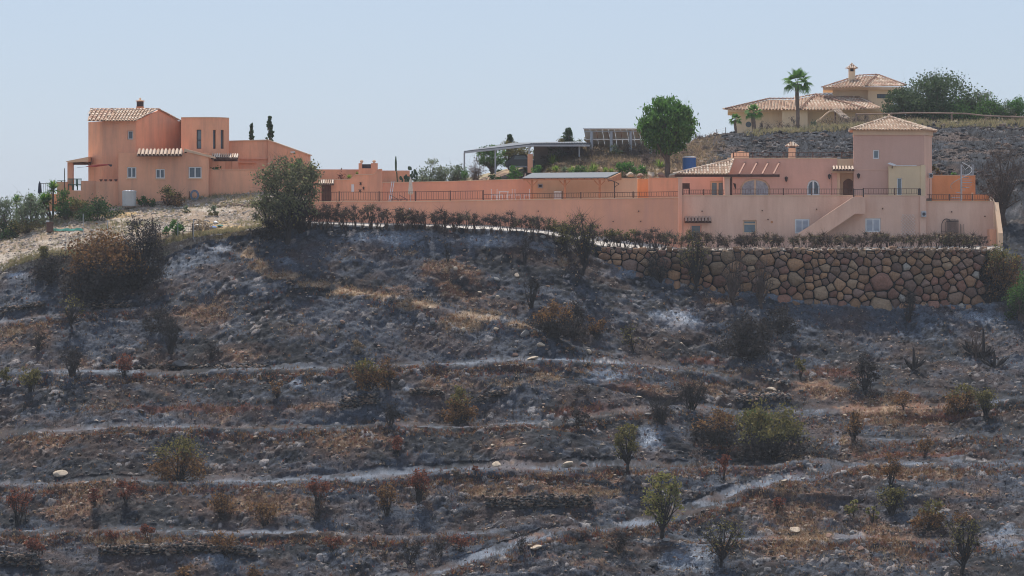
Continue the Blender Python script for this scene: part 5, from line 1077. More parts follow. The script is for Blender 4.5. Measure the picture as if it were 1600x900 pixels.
KINDS = {  # shape, leaf palette, lower palette, lower fraction, leaf size, leaves per m2 of outline, twigs per clump, burnt bark, clump radius factor
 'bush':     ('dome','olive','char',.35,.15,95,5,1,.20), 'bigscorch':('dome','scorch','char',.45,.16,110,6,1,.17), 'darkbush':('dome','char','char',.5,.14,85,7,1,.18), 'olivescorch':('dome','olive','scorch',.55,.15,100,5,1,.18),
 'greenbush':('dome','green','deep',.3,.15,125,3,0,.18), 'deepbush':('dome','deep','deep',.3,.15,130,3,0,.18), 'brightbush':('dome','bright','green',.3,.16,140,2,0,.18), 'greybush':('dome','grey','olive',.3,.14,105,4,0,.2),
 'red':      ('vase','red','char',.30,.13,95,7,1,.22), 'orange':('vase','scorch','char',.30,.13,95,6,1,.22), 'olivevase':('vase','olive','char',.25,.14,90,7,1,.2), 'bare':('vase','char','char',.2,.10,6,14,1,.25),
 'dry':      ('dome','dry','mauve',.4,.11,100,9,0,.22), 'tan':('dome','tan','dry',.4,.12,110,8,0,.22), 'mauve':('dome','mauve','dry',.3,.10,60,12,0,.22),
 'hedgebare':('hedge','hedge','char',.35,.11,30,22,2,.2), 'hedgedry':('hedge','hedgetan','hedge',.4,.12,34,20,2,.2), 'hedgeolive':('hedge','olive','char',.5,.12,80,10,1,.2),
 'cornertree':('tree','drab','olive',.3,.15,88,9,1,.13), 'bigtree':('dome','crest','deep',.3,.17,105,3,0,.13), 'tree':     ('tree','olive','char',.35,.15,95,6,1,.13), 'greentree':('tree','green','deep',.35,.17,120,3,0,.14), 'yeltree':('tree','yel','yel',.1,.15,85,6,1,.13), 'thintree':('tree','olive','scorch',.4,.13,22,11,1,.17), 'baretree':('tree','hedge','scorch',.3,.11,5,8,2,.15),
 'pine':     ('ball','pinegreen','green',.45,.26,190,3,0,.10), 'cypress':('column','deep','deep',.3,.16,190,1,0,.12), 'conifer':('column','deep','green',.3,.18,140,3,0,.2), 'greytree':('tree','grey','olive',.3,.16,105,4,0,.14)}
_PC = {}
def plant_meshes(kind, w_, h_, var):
    key = (kind, round(math.log2(max(w_, .2))*1.6), round(math.log2(max(h_, .2))*1.6), var)
    if key in _PC: return _PC[key]
    shape, pt, pb, fr, ls, dens, tw, burnt, cr = KINDS[kind]; rng = np.random.default_rng(abs(hash_(key)) % 2**31)
    K = int(np.clip(w_*h_*4.5, 9, 130)); 
    if shape in ('ball',): K = 190
    if shape == 'column': K = 70
    cs = []
    while len(cs) < K:
        p = rng.uniform(-1, 1, 3); r = np.linalg.norm(p)
        if r > 1 or r < .45 and rng.random() < .6: continue
        if shape == 'dome': q = (p[0]*w_/2*(1-.15*abs(p[2])), p[1]*w_/2, abs(p[2])*h_*.85+h_*.08)
        elif shape in ('vase', 'hedge'):
            z = abs(p[2])**.7; k = .45+.55*z if shape == 'vase' else .75+.25*z; q = (p[0]*w_/2*k, p[1]*w_/2*k, h_*(.25+.68*z) if shape == 'vase' else h_*(.35+.6*z))
        elif shape == 'tree': q = (p[0]*w_/2, p[1]*w_/2*.9, h_*(.61+.38*p[2]))
        elif shape == 'ball': q = (p[0]*w_/2*(1-.22*max(0, -p[2])), p[1]*w_/2, h_*(.655+.335*p[2]))
        else: z = rng.random()**.8; k = (1-z)**.55*.9+.08; q = (p[0]*w_/2*k, p[1]*w_/2*k, h_*(.06+.9*z))
        cs.append(q)
    cs = np.array(cs); n = int(min(dens*2.6*w_*h_*(1 if shape in ('dome', 'column') else .8)+20, (13000 if w_ < 7 else 20000) if shape != 'ball' else 22000)); n = max(n, 12)
    R0 = max(w_, h_*.7)*cr*.75 if shape != 'column' else w_*.13
    ci = rng.integers(0, K, n); off = rng.normal(size=(n, 3))*R0*.6*np.array([1, 1, .8]); cen = cs[ci]+off
    cen[:, 2] = np.maximum(cen[:, 2], .03)
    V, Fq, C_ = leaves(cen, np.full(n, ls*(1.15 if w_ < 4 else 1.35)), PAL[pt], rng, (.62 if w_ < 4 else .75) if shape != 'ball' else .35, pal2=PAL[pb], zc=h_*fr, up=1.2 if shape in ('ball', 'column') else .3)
    lm = fast_mesh('foliage', V, Fq, M_leaf, False, {'col': C_})
    mb = MB(); tr = max(.03, min(.26, h_*.035)) if shape not in ('tree', 'ball') else max(.06, h_*.03)
    if shape == 'ball': tr = .2
    th = {'tree': .22, 'ball': .45, 'column': .8}.get(shape, 0)
    if th:
        k_ = 6; lean = rng.normal(size=2)*h_*.02*(shape != 'ball'); trunk = [(lean[0]*t*3, lean[1]*t*3, h_*th*t) for t in np.linspace(0, 1, k_)]; trunk[0] = (0, 0, -.3)
        mb.tube(trunk, [tr*(1.25-.55*i/(k_-1)) for i in range(k_)], 7)
    nb = min(K, 44 if dens < 70 else 28)
    for i in range(nb):
        c = cs[i]
        if th: t = rng.uniform(.45, 1); a = np.array([lean[0]*t*3, lean[1]*t*3, h_*th*t])
        else: a = np.array([*rng.normal(size=2)*w_*.04, -.1])
        pts = curve(a, c, rng, 4); r0 = tr*(.6 if th else .55); mb.tube(pts, [r0, r0*.7, r0*.42, .012], 4 if tr > .06 else 3, cap=False)
    tv = []; tf = []
    for c in cs:
        for _ in range(tw):
            d = rng.normal(size=3)*R0*1.15; d[2] = abs(d[2])*.9+R0*.2; a = c-d*.35; e_ = c+d; s_ = rng.normal(size=3); s_ = s_/np.linalg.norm(s_)*.016; b0 = len(tv); s2 = np.cross(s_, d); s2 = s2/max(np.linalg.norm(s2), 1e-6)*.014
            tv += [a-s_, a+s_, a+s2, e_]; tf += [(b0, b0+1, b0+3), (b0+1, b0+2, b0+3), (b0+2, b0, b0+3)]
    mb.add(tv, tf); me = bpy.data.meshes.new('branches'); me.from_pydata([tuple(v) for v in mb.v], [], mb.f); me.materials.append(M_hedge if burnt == 2 else M_burnt if burnt else M_bark)
    _PC[key] = (me, lm, w_, h_, th > 0); return _PC[key]
def hash_(k):
    s = 0
    for ch in repr(k): s = (s*131+ord(ch)) % 1000003
    return s
def plant(kind, p, w_, h_, label, cat, group=None, var=None, name=None, rot=None):
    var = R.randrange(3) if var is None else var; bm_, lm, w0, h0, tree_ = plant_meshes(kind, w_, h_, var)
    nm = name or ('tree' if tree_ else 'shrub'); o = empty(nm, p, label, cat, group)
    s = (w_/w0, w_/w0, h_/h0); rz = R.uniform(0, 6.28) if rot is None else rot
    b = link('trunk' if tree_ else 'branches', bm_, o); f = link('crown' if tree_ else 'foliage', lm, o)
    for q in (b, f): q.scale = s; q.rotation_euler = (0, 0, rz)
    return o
def gp(u, v): p = at(u, v); return p
def pl(kind, u, v, wp, hp, label, cat='bush', D=None, group=None, name=None, var=None):
    """plant with its base at photo pixel (u, v), wp x hp photo pixels large; D for ones whose foot is hidden"""
    if D is None: p = at(u, v); D = p.y
    else:
        p = P(u, v, D); g = gz(p.x, p.y)
        if g < p.z-.05 and p.z-g < 3: hp += (p.z-g)/D*F; p.z = g
    p = Vector(p); p.z -= .04; return plant(kind, p, wp*D/F, hp*D/F, label, cat, group, var, name)
# ------------------------------------------------------------------ shrubs and trees on the burnt slope
SL = [
 ('bigscorch',160,464,126,108,'huge half-burnt bush, brown and olive, on the slope below the left house'), ('darkbush',222,444,72,118,'tall blackened bush beside the huge half-burnt bush, nearest the pale yard'), ('darkbush',78,440,62,56,'low black bush left of the huge half-burnt bush'), ('orange',122,470,38,70,'rust brown scorched bush at the left foot of the huge bush'),
 ('thintree',113,513,38,56,'small dark scorched tree below the huge half-burnt bush'), ('darkbush',250,516,54,38,'flat dark bush with brown leaves above the bare little tree on the left'), ('bare',266,550,46,52,'bare black little tree on the left slope with spreading twigs'),
 ('olivevase',47,612,44,44,'round olive bush with a dark trunk at the far left'), ('olivevase',9,604,22,34,'half-cut olive bush at the left edge of the picture'), ('red',194,588,40,36,'red-brown dome bush beside the ash path on the left'), ('red',218,596,22,16,'small reddish bush touching the red-brown dome bush'), ('bare',112,586,50,46,'bare grey bush between olive bush and red-brown dome bush'),
 ('orange',433,622,28,34,'rust orange bush on a dark stump beside the white ash streak'), ('olivescorch',577,608,54,60,'dark green bush turning orange in the middle of the slope'), ('orange',606,606,34,48,'scorched orange bush touching the dark green one in mid slope'), ('olivescorch',716,660,54,64,'dark green rounded bush right of the low stone ruin in mid slope'),
 ('olivescorch',280,750,82,74,'large dark olive broom bush on the third terrace on the left'), ('red',28,818,40,62,'red-topped burnt bush at the far left on the lower terrace'), ('red',147,792,24,36,'narrow red-brown bush left of its wider twin on the lower terrace'), ('red',197,786,36,36,'wide red-brown bush at the terrace edge below the path on the left'), ('red',56,872,36,44,'deep red bush near the lower left corner'),
 ('red',175,848,20,26,'small faded red bush on the fourth terrace, left of two'), ('red',232,850,26,34,'small dark red bush on the fourth terrace, right of two'), ('orange',290,906,34,26,'reddish bush cut by the bottom edge on the left'), ('orange',396,908,40,26,'reddish bush cut by the bottom edge left of centre'),
 ('orange',350,812,56,44,'rust brown spreading bush below the third terrace'), ('orange',412,822,50,44,'orange-brown bush with dark base right of the spreading one'), ('orange',352,868,44,38,'orange and black low bush above the dry-stone line'), ('red',497,790,38,50,'red-brown bush hanging over the terrace edge left of the pair'), ('orange',606,804,46,52,'rust brown bush, left one of the pair in the lower middle'),
 ('red',655,782,44,56,'red-brown feathery bush, right one of the pair in the lower middle'), ('bare',497,815,40,30,'charred low shrub below the overhanging red-brown bush'), ('red',620,710,34,30,'dull red bush above the third terrace path in the middle'), ('red',520,862,30,26,'small brown bush under the fourth terrace path'), ('bare',610,668,44,44,'bare dark shrub above the second terrace path'),
 ('bare',640,880,54,44,'bare charred shrub beside the lower diagonal track'), ('red',715,860,44,22,'low red brush above the lower diagonal track'), ('bigscorch',868,526,72,64,'wide dark bush with tan top right of the tan track'), ('darkbush',896,528,38,68,'black upright bush growing into the wide tan-topped one'), ('orange',932,530,34,42,'rust orange bush right of the black upright bush'),
 ('thintree',990,552,40,46,'sparse olive sapling on the grey ash slope'), ('thintree',908,428,54,98,'sparse olive tree in front of the hedge at the left end of the boulder wall'), ('olivevase',884,392,44,50,'olive scrub behind the sparse tree by the path bend'), ('bare',1030,440,60,46,'dark sparse bush in front of the boulder wall, left part'), ('thintree',1084,456,46,86,'sparse green sapling rising in front of the boulder wall'),
 ('baretree',1148,478,52,84,'slim charred tree in front of the middle of the boulder wall'), ('baretree',1190,482,46,78,'slim charred tree right of its twin in front of the boulder wall'), ('darkbush',1168,560,92,74,'broad dark burnt bush on the ash slope below the boulder wall'), ('darkbush',1218,520,58,46,'dark low bush below the saplings of the boulder wall'),
 ('tree',980,736,42,80,'olive sapling tree standing on the third terrace path'), ('yeltree',1034,840,62,106,'yellow-green tree with dark forked trunk on the lower track'), ('bush',1205,714,110,90,'largest olive-green bush on the right slope'), ('bigscorch',1118,694,78,62,'brown scorched bush touching the largest olive-green one'), ('greenbush',1186,668,44,34,'fresh green tuft on top of the largest olive bush'), ('bare',1035,662,56,48,'bare blackened bush right of the second terrace track'),
 ('darkbush',1352,608,48,62,'dark bush on the ash slope in the right half'), ('olivescorch',1502,646,52,58,'orange and olive bush at the scar on the right slope'), ('orange',1334,692,36,62,'rust bush above the long red scar on the right'), ('orange',1392,758,40,50,'brown feathery bush below the red scar on the right'), ('red',1131,748,24,42,'slim red bush right of the olive sapling tree'),
 ('olivevase',1393,806,54,52,'pale olive bush in the lower right'), ('olivescorch',1452,828,52,58,'faint olive bush right of the pale one in the lower right'), ('thintree',1502,895,66,96,'sparse dark olive tree in the lower right corner area'), ('yeltree',1333,808,28,28,'small yellow-green bush, left one of two low on the right'), ('yeltree',1363,815,20,24,'tiny yellow-green bush, right one of two low on the right'),
 ('orange',1445,715,30,34,'small brown bush on the red scar of the right slope'), ('thintree',1126,885,74,80,'sparse olive tree with thin trunk near the bottom, right of the yellow tree'), ('orange',1500,830,40,34,'rust coloured bush in the lower right among stones'), ('olivevase',1540,650,44,48,'faded orange bush at the right of the orange and olive one'),
 ('baretree',1570,352,92,124,'tall sparse scorched tree beyond the annex at the right edge'), ('olivescorch',1570,470,62,108,'shaggy olive bush at the right end of the boulder wall'), ('greenbush',1600,500,50,90,'green bush cut by the right edge beside the boulder wall'), ('mauve',630,470,40,22,'pale mauve dry bush beside the tan track'), ('mauve',910,615,34,14,'low dry tuft left of the red scar in mid slope'),
 ('tan',560,552,20,26,'thin straw tuft above the middle terrace path'), ('tan',1335,612,16,18,'pale straw tuft at the foot of the ash slope, leftmost of three'), ('mauve',1364,618,22,18,'pale pinkish tuft, middle of three on the foot of the ash slope'), ('mauve',1390,618,18,18,'pale pinkish tuft, rightmost of three on the foot of the ash slope'), ('tan',712,745,12,22,'small straw tuft on the third terrace edge, left'), ('red',743,742,12,16,'small rusty tuft on the third terrace edge, right'),
 ('bare',690,868,30,28,'spiky bare shrub above the diagonal track junction'), ('orange',1410,640,34,30,'orange tuft in the gully right of the pale tufts'), ('red',1215,800,26,30,'rusty tuft below the diagonal track on the right'), ('mauve',1090,730,30,30,'pale dry bush right of the olive sapling tree'), ('olivevase',1250,590,20,34,'tan and green tuft near the middle of the right slope'),
 ('darkbush',900,660,40,26,'dark tuft hanging over the second terrace track'), ('bare',830,480,40,50,'bare dark twigs left of the tan-topped bush'), ('bare',1080,640,70,50,'tangle of grey bare branches above the brown scorched bush'), ('bare',700,410,20,34,'thin burnt shrub on the upper grey slope'), ('bare',820,408,22,44,'thin burnt shrub below the path on the upper slope'),
 ('baretree',1525,560,40,50,'charred twiggy shrub beside the burnt agaves'), ('bare',1420,500,40,50,'bare black sapling twigs on the ash below the boulder wall'), ('bare',1330,470,18,30,'short burnt shrub at the foot of the boulder wall'), ('bare',60,545,40,30,'bare low twigs on the left slope'), ('bare',330,560,40,30,'bare low twigs above the ash path'),
 ('bare',965,860,60,34,'burnt stalks standing on the diagonal track'), ('bare',815,865,30,36,'burnt stalks left of the flat pale boulder'), ('bare',1260,450,24,44,'burnt stalks against the boulder wall')]
for (k, u, v, w_, h_, lab) in SL: pl(k, u, v, w_, h_, lab, 'tree' if KINDS[k][0] == 'tree' and h_ > 50 else 'bush')
pl('cornertree', 449, 378, 108, 134, 'big grey-green scorched tree at the corner where pale yard meets burnt slope', 'tree', var=1)
pl('cornertree', 424, 362, 70, 56, 'low side tree with dark leaves left of the big corner tree', 'tree'); pl('darkbush', 415, 372, 54, 34, 'dark brush at the foot of the big corner tree', 'bush'); pl('bare', 470, 362, 60, 46, 'black bare shrub right of the big corner tree')
# hedge along the path
HF = [(455,352),(480,355),(520,356),(600,357),(760,361),(850,369),(895,376),(940,386),(1010,390.5),(1545,389)]
ORD = ['first', 'second', 'third', 'fourth', 'fifth', 'sixth', 'seventh', 'eighth', 'ninth', 'tenth', 'eleventh', 'twelfth', 'thirteenth', 'fourteenth']
HSEC = [(462, 540, 'from the big corner tree'), (540, 640, 'from below the wall plaque'), (640, 740, 'from below the folded parasol'), (740, 880, 'from below the white chairs'), (905, 1060, 'from the left end of the boulder wall'), (1060, 1160, 'from the left corner of the pink house'), (1160, 1265, 'from below the low shuttered window'), (1265, 1376, 'from the foot of the stairs'), (1376, 1460, 'from the right shutters'), (1460, 1546, 'from the iron gate')]
for s0, s1, wh in HSEC:
    u = s0+R.uniform(0, 6); n_ = 0
    while u < s1 and n_ < 14:
        s_ = R.random(); kind = ('hedgebare' if s_ < .75 else 'hedgedry') if u < 830 else ('hedgeolive' if s_ < .35 else 'hedgedry' if s_ < .8 else 'hedgebare') if u < 1100 else ('hedgedry' if s_ < .6 else 'hedgebare')
        lab = ORD[n_]+' hedge shrub rightwards '+wh+{'hedgebare': ', bare and black', 'hedgedry': ', brown and withered', 'hedgeolive': ', olive tipped'}[kind]
        hh = R.uniform(30, 42) if u < 620 else R.uniform(27, 35) if u < 1100 else R.uniform(22, 30); ww = R.uniform(22, 38)
        v = I(u, HF); pl(kind, u, v+R.uniform(-.5, 1), ww, hh, lab, 'hedge shrub', group='burnt hedge along the path', name='hedge_shrub'); n_ += 1
        u += R.uniform(7, 15)
for (u, w_, h_, lab) in [(1480, 30, 16, 'light green weeds at the foot of the iron gate'), (1512, 34, 18, 'greenish weeds right of the iron gate by the path')]: pl('olivevase', u, 386, w_, h_, lab)
# ------------------------------------------------------------------ around the left house
pl('greybush', 8, 364, 50, 62, 'grey-green tree at the far left edge below the terrace', 'tree'); pl('greybush', 42, 364, 62, 62, 'grey-green round tree left of the yuccas', 'tree'); pl('deepbush', 14, 372, 50, 24, 'dark undergrowth at the foot of the far left tree')
pl('greenbush', 104, 342, 46, 48, 'fresh green bush right of the big yucca below the terrace'); pl('deepbush', 152, 344, 76, 36, 'wide dark green bush with brown top below the terrace wall'); pl('olivescorch', 124, 340, 36, 34, 'yellowish bush between green bush and wide dark bush')
pl('greenbush', 228, 323, 30, 22, 'small green bush right of the white water tank'); pl('olivescorch', 264, 322, 50, 30, 'olive and brown bush at the foot of the low left wall')
pl('olivevase', 70, 408, 30, 26, 'dark green bush below the pale yard at the left'); pl('greybush', 335, 336, 22, 18, 'pale green weed on the pale yard'); pl('greybush', 290, 332, 14, 12, 'tiny pale weed on the pale yard near the wall'); pl('brightbush', 272, 368, 30, 30, 'thin green plant behind the small garden gate'); pl('tan', 310, 362, 34, 22, 'straw coloured weeds left of the rubbish heap')
pl('tan', 250, 380, 40, 18, 'dry straw weeds at the edge of the pale yard')
def spiky(name, label, cat, p, stem_h, r, n, pal, group=None, flat=0, w=.05, heads=1, seed=1, bark=None):
    o = empty(name, p, label, cat, group); rng = np.random.default_rng(seed); hs = [(0, 0, stem_h)]
    for i in range(heads-1): a_ = rng.uniform(0, 6.28); hs.append((math.cos(a_)*r*.8, math.sin(a_)*r*.8, stem_h*rng.uniform(.45, .85)))
    if stem_h > .15:
        mb = MB()
        for hx, hy, hz in hs: mb.tube([(p[0]+hx*.2, p[1]+hy*.2, p[2]-.1), (p[0]+hx*.8, p[1]+hy*.8, p[2]+hz*.5), (p[0]+hx, p[1]+hy, p[2]+hz)], [.11, .09, .07], 6)
        mb.build('stem', bark or M_bark, o)
    for hx, hy, hz in hs:
        V = []; Fq = []; C_ = []
        for i in range(n):
            a_ = rng.uniform(0, 6.28); el = rng.uniform(-.35 if stem_h > .3 else .15, 1.4)-flat; L_ = r*rng.uniform(.75, 1.1); d = np.array([math.cos(a_)*math.cos(el), math.sin(a_)*math.cos(el), math.sin(el)]); s_ = np.array([-math.sin(a_), math.cos(a_), 0])*w; b0 = len(V); m_ = d*L_*.5+np.array([0, 0, -L_*.02]); e_ = d*L_+np.array([0, 0, -L_*.12])
            V += [-s_*.6, s_*.6, m_+s_, m_-s_, e_+s_*.1, e_-s_*.1]; Fq += [(b0, b0+1, b0+2, b0+3), (b0+3, b0+2, b0+4, b0+5)]; c = np.array(pal[rng.integers(0, len(pal))])*rng.uniform(.8, 1.2); C_ += [(*c, 1)]*6
        me = fast_mesh('leaf_rosette', np.array(V), Fq, M_leaf, False, {'col': np.array(C_)}); q = link('leaf_rosette', me, o); q.location = (hx, hy, hz)
    return o
YP = PAL['bright']+PAL['lime']
for k, (u, v, hh, r_, hd, lab) in enumerate([(26, 350, 34, 13, 2, 'yucca at the far left, leftmost of the yucca group'), (49, 348, 34, 12, 3, 'yucca second from left beside the terrace corner'), (66, 344, 22, 13, 3, 'low yucca with yellowish leaves left of the tallest one'), (83, 342, 46, 15, 3, 'tallest yucca right in front of the terrace railing'), (37, 350, 18, 11, 2, 'shaded yucca between the two leftmost ones')]):
    p = at(u, v); spiky('yucca', lab, 'yucca', p, hh*p.y/F, r_*1.25*p.y/F, 120, YP, 'yuccas by the left terrace', heads=hd, seed=k+3, w=.055)
p = P(468, 262, 258.8); spiky('yucca', 'bright green spiky yucca behind the garden wall above the big corner tree', 'yucca', Vector((p.x, p.y, p.z-1.5)), 1.7, .85, 90, PAL['bright'], heads=4, seed=9, w=.035)
for u, v, D, w_, h_, lab in [(393, 222, 268, 9, 30, 'shorter of the two dark cypresses behind the left house'), (421.5, 222, 268, 13, 42, 'taller of the two dark cypresses behind the left house')]: pl('cypress', u, v, w_, h_, lab, 'cypress', D=D, group='cypresses behind the left house', name='cypress')
pl('brightbush', 340, 267, 26, 12, 'green pot plant in the shaded recess of the left house', D=258.6)
# ------------------------------------------------------------------ middle garden
for k, (u, v, D, r_, pal_, n_, lab) in enumerate([(546, 281, 257.5, 9, PAL['lime'], 50, 'bright yellow-green aloe on the curved garden wall'), (558, 274, 257.8, 5, PAL['lime'], 30, 'small yellow aloe beside the barbecue hearth')]): spiky('aloe', lab, 'aloe', P(u, v, D), .1, r_*D/F, n_, pal_, seed=k+20, w=.04)
pl('red', 533, 281, 12, 12, 'brown withered pot plant left of the aloe', D=257.5)
def cactus(name, label, p, segs, m_, cat='cactus'):
    o = empty(name, p, label, cat)
    for pts, r_ in segs: MB().tube([p+Vector(q) for q in pts], [r_*.8]+[r_]*(len(pts)-2)+[r_*.5], 8).build('cactus_stem', m_, o, smooth=True)
    return o
M_cact = mat('blue_green_cactus', (.045,.085,.05), var=.2, scale=4, bump=.3)
p = P(621, 286, 258); cactus('column_cactus', 'tall dark column cactus rising against the sky beside prickly pears', p, [([(0, 0, 0), (-.05, 0, .8), (-.12, 0, 1.0)], .05), ([(-.12, 0, .98), (-.13, 0, 1.6), (-.13, 0, 2.15)], .085)], M_cact)
pp = P(638, 288, 258); o = empty('prickly_pear', pp, 'clump of dark prickly pear pads behind the terrace wall', 'cactus'); rng = np.random.default_rng(5)
for i in range(26):
    a_ = rng.uniform(-1, 1); c = pp+Vector((a_*.75, rng.uniform(-.5, .5), rng.uniform(.2, 1.5)*(1-abs(a_)*.3))); an = rng.uniform(0, 3.14); sx, sz = .12, .17; t_ = rng.uniform(-.5, .5); b = MB()
    ring = [(math.cos(k*math.pi/5)*sx, math.sin(k*math.pi/5)*sz) for k in range(10)]; b.slab([c+Vector(((x_*math.cos(t_)-z_*math.sin(t_))*math.cos(an), (x_*math.cos(t_)-z_*math.sin(t_))*math.sin(an), x_*math.sin(t_)+z_*math.cos(t_))) for x_, z_ in ring], (-math.sin(an), math.cos(an), 0), .05); b.build('cactus_pad', M_cact, o)
MG = [('greybush',672,284,46,40,'grey-green feathery tree behind the terrace wall, left of three'), ('greybush',696,284,44,38,'grey-green feathery tree behind the terrace wall, middle of three'), ('greybush',655,284,30,24,'silvery low bush behind the terrace wall'), ('greybush',716,283,32,30,'grey-green feathery tree behind the terrace wall, right of three'),
 ('brightbush',727,283,22,20,'spiky bright green bush beneath the steel shelter edge'), ('greybush',754,283,22,22,'pale grey-green bush behind the terrace wall'), ('deepbush',776,283,24,26,'dark green bush left of the bright one behind the wall'), ('brightbush',802,282,30,26,'round bright green bush behind the terrace wall near the carport'), ('mauve',742,262,20,40,'bluish bare shrub under the steel shelter'), ('mauve',762,280,20,18,'dry pinkish shrub behind the terrace wall')]
for k, u, v, w_, h_, lab in MG: pl(k, u, v, w_, h_, lab, 'tree' if 'tree' in lab else 'bush', D=257.6+R.random())
for (k, u, v, w_, h_, D, lab) in [('greentree',770,268,50,44,280,'olive-green tree seen under the steel shelter'), ('tree',805,262,54,42,282,'brownish tree seen under the right part of the steel shelter'), ('conifer',797,232,18,24,285,'small conifer rising above the steel shelter roof'), ('greenbush',772,236,18,12,285,'green tuft above the left part of the shelter roof'), ('greybush',839,228,14,10,285,'pale tuft above the shelter roof, left'), ('greybush',851,227,9,9,285,'pale tuft above the shelter roof, right'),
 ('conifer',888,228,24,28,287,'dark ragged conifer left of the solar panels'), ('olivevase',876,230,22,16,287,'olive bush left of the ragged conifer'), ('greybush',903,228,20,14,287,'olive bush between conifer and solar panels'), ('olivevase',918,228,14,18,287,'thin green bush touching the left end of the solar panels')]: pl(k, u, v, w_, h_, lab, 'tree' if 'tree' in k or k == 'conifer' else 'bush', D=D)
# planted strip and dry scrub on the bank
ST2 = [('lime',823,274,12),('lime',842,274,9),('grey',840,276,7),('lime',863,263,14),('lime',868,274,9),('grey',882,274,8),('lime',893,275,9),('lime',927,274,12),('grey',904,275,7),('lime',946,275,8),('bright',1003,272,9),('lime',1032,268,12),('lime',916,276,7),('lime',955,276,7),('grey',833,277,7)]
for k, (pl_, u, v, r_) in enumerate(sorted(ST2, key=lambda q: q[1])): p = at(u, v-4); spiky('agave', (ORD+['last'])[k]+' rosette plant from the left in the strip above the carport', 'agave', p, .05, r_*1.5*p.y/F, 60, PAL[pl_], 'rosette plants on the bank', seed=k+50, w=.05)
pl('brightbush', 977, 279, 36, 28, 'dense round bright green bush at the foot of the bank right of the carport', D=262); pl('brightbush', 838, 268, 24, 13, 'bright green low shrub above the left end of the carport roof', D=263.5); pl('greenbush', 905, 268, 30, 12, 'dark green low shrub above the middle of the carport roof', D=263.5); pl('olivescorch', 862, 272, 22, 12, 'olive low shrub in the planted strip', D=263); pl('brightbush', 1003, 274, 15, 13, 'small light green bush right of the dense round one', D=263)
DR = [(868,246,36,20,'greybush'),(893,242,34,20,'dry'),(915,242,30,18,'dry'),(938,243,26,16,'tan'),(960,240,26,18,'greybush'),(978,240,30,20,'dry'),(1003,242,34,22,'dry'),(1026,246,34,24,'mauve'),(1050,244,30,18,'mauve'),(1072,240,24,16,'dry'),(940,256,26,14,'tan'),(905,256,30,14,'dry'),(1010,256,40,16,'mauve'),(1062,256,30,14,'dry'),(1092,218,26,16,'mauve'),(1110,232,30,14,'dry'),(880,262,24,14,'tan'),(966,258,26,12,'tan'),(1080,252,24,12,'mauve'),(925,266,20,10,'tan'),(852,252,22,14,'dry'),(850,240,26,14,'dry'),(1040,262,24,12,'dry'),(987,268,20,9,'tan')]
_dn = {}
for u, v, w_, h_, k in sorted(DR): _dn[k] = _dn.get(k, -1)+1; pl(k, u, v+2, w_, h_, {'dry': ORD[_dn[k]]+' brown dry cushion shrub from the left on the bank below the solar panels', 'tan': ORD[_dn[k]]+' straw coloured grass clump from the left on the bank', 'mauve': ORD[_dn[k]]+' greyish mauve dead shrub from the left on the bank near the pine', 'greybush': ORD[_dn[k]]+' grey-green cushion shrub from the left on the bank'}[k], 'shrub', group={'dry': 'brown cushion shrubs on the bank', 'tan': 'straw clumps on the bank', 'mauve': 'dead shrubs on the bank', 'greybush': 'grey-green shrubs on the bank'}[k])
pl('pine', 1043, 280, 84, 131, 'round-crowned green stone pine with bare trunk beside the blue tank', 'pine tree', D=261.5, name='pine_tree', var=0)
# ------------------------------------------------------------------ the crest
def palm(label, u, vb, vc, D, r, n, tr, group, seed, skirt=0):
    p = P(u, vb, D); p.z = min(p.z, gz(p.x, p.y)+.1); h_ = Zv(vc, D)-p.z; o = empty('palm_tree', p, label, 'palm', group); mb = MB(); k = 12
    mb.tube([p+Vector((math.sin(i*.5)*.04, 0, h_*i/k)) for i in range(k+1)], [tr*(1.25 if i == 0 else 1.0+.10*(i % 2)+(.35 if i >= k-1 else 0)) for i in range(k+1)], 9); mb.build('trunk', M_palmbark, o)
    rng = np.random.default_rng(seed); ms = []
    for q in range(3):      # a fan leaf: stalk and folded blades
        V = []; Fq = []; C_ = []; pet = r*.5; droop = [.10, .3, .6][q]
        def add(a, b, c_, d_, col_): b0 = len(V); V.extend([a, b, c_, d_]); Fq.append((b0, b0+1, b0+2, b0+3)); C_.extend([(*col_, 1)]*4)
        add((0, -.02, 0), (0, .02, 0), (pet, .015, pet*.12), (pet, -.015, pet*.12), (.12, .16, .05))
        nb = 17
        for i in range(nb):
            a_ = (i/(nb-1)-.5)*3.6; L_ = r*.56*(1-.22*abs(a_)/1.8); wv = .035*r+.01; dx, dy = math.cos(a_), math.sin(a_); s_ = np.array([-dy, dx, 0])*wv; b_ = np.array([pet, 0, pet*.12]); m_ = b_+np.array([dx*L_*.55, dy*L_*.55, .04*r]); e_ = b_+np.array([dx*L_*.95, dy*L_*.9, -droop*L_]); c = np.array(PAL['green'][rng.integers(0, 3)])*rng.uniform(1.0, 1.7)
            add(b_-s_*.2, b_+s_*.2, m_+s_, m_-s_, c); add(m_-s_, m_+s_, e_+s_*.15, e_-s_*.15, c)
        ms.append(fast_mesh('frond', np.array(V, float), Fq, M_leaf, False, {'col': np.array(C_, float)}))
    for i in range(n):
        a_ = i*2.39996; el = 1.35-1.95*(i/n)**.85; f = link('frond', ms[0 if el > .4 else 1 if el > -.1 else 2], o); f.location = (0, 0, h_); f.rotation_euler = (rng.uniform(-.4, .4), -el, a_); f.rotation_mode = 'XYZ'
    return o
palm('tall fan palm with slim trunk standing before the ochre villa', 1246, 200, 131, 299, 1.6, 19, .17, 'fan palms on the crest', 1)
palm('short fan palm with thick trunk at the left wing of the villa', 1177.5, 210, 177, 297, .98, 18, .19, 'fan palms on the crest', 2)
palm('smallest fan palm at the left corner of the villa', 1149, 212, 188, 297, .72, 15, .12, 'fan palms on the crest', 3)
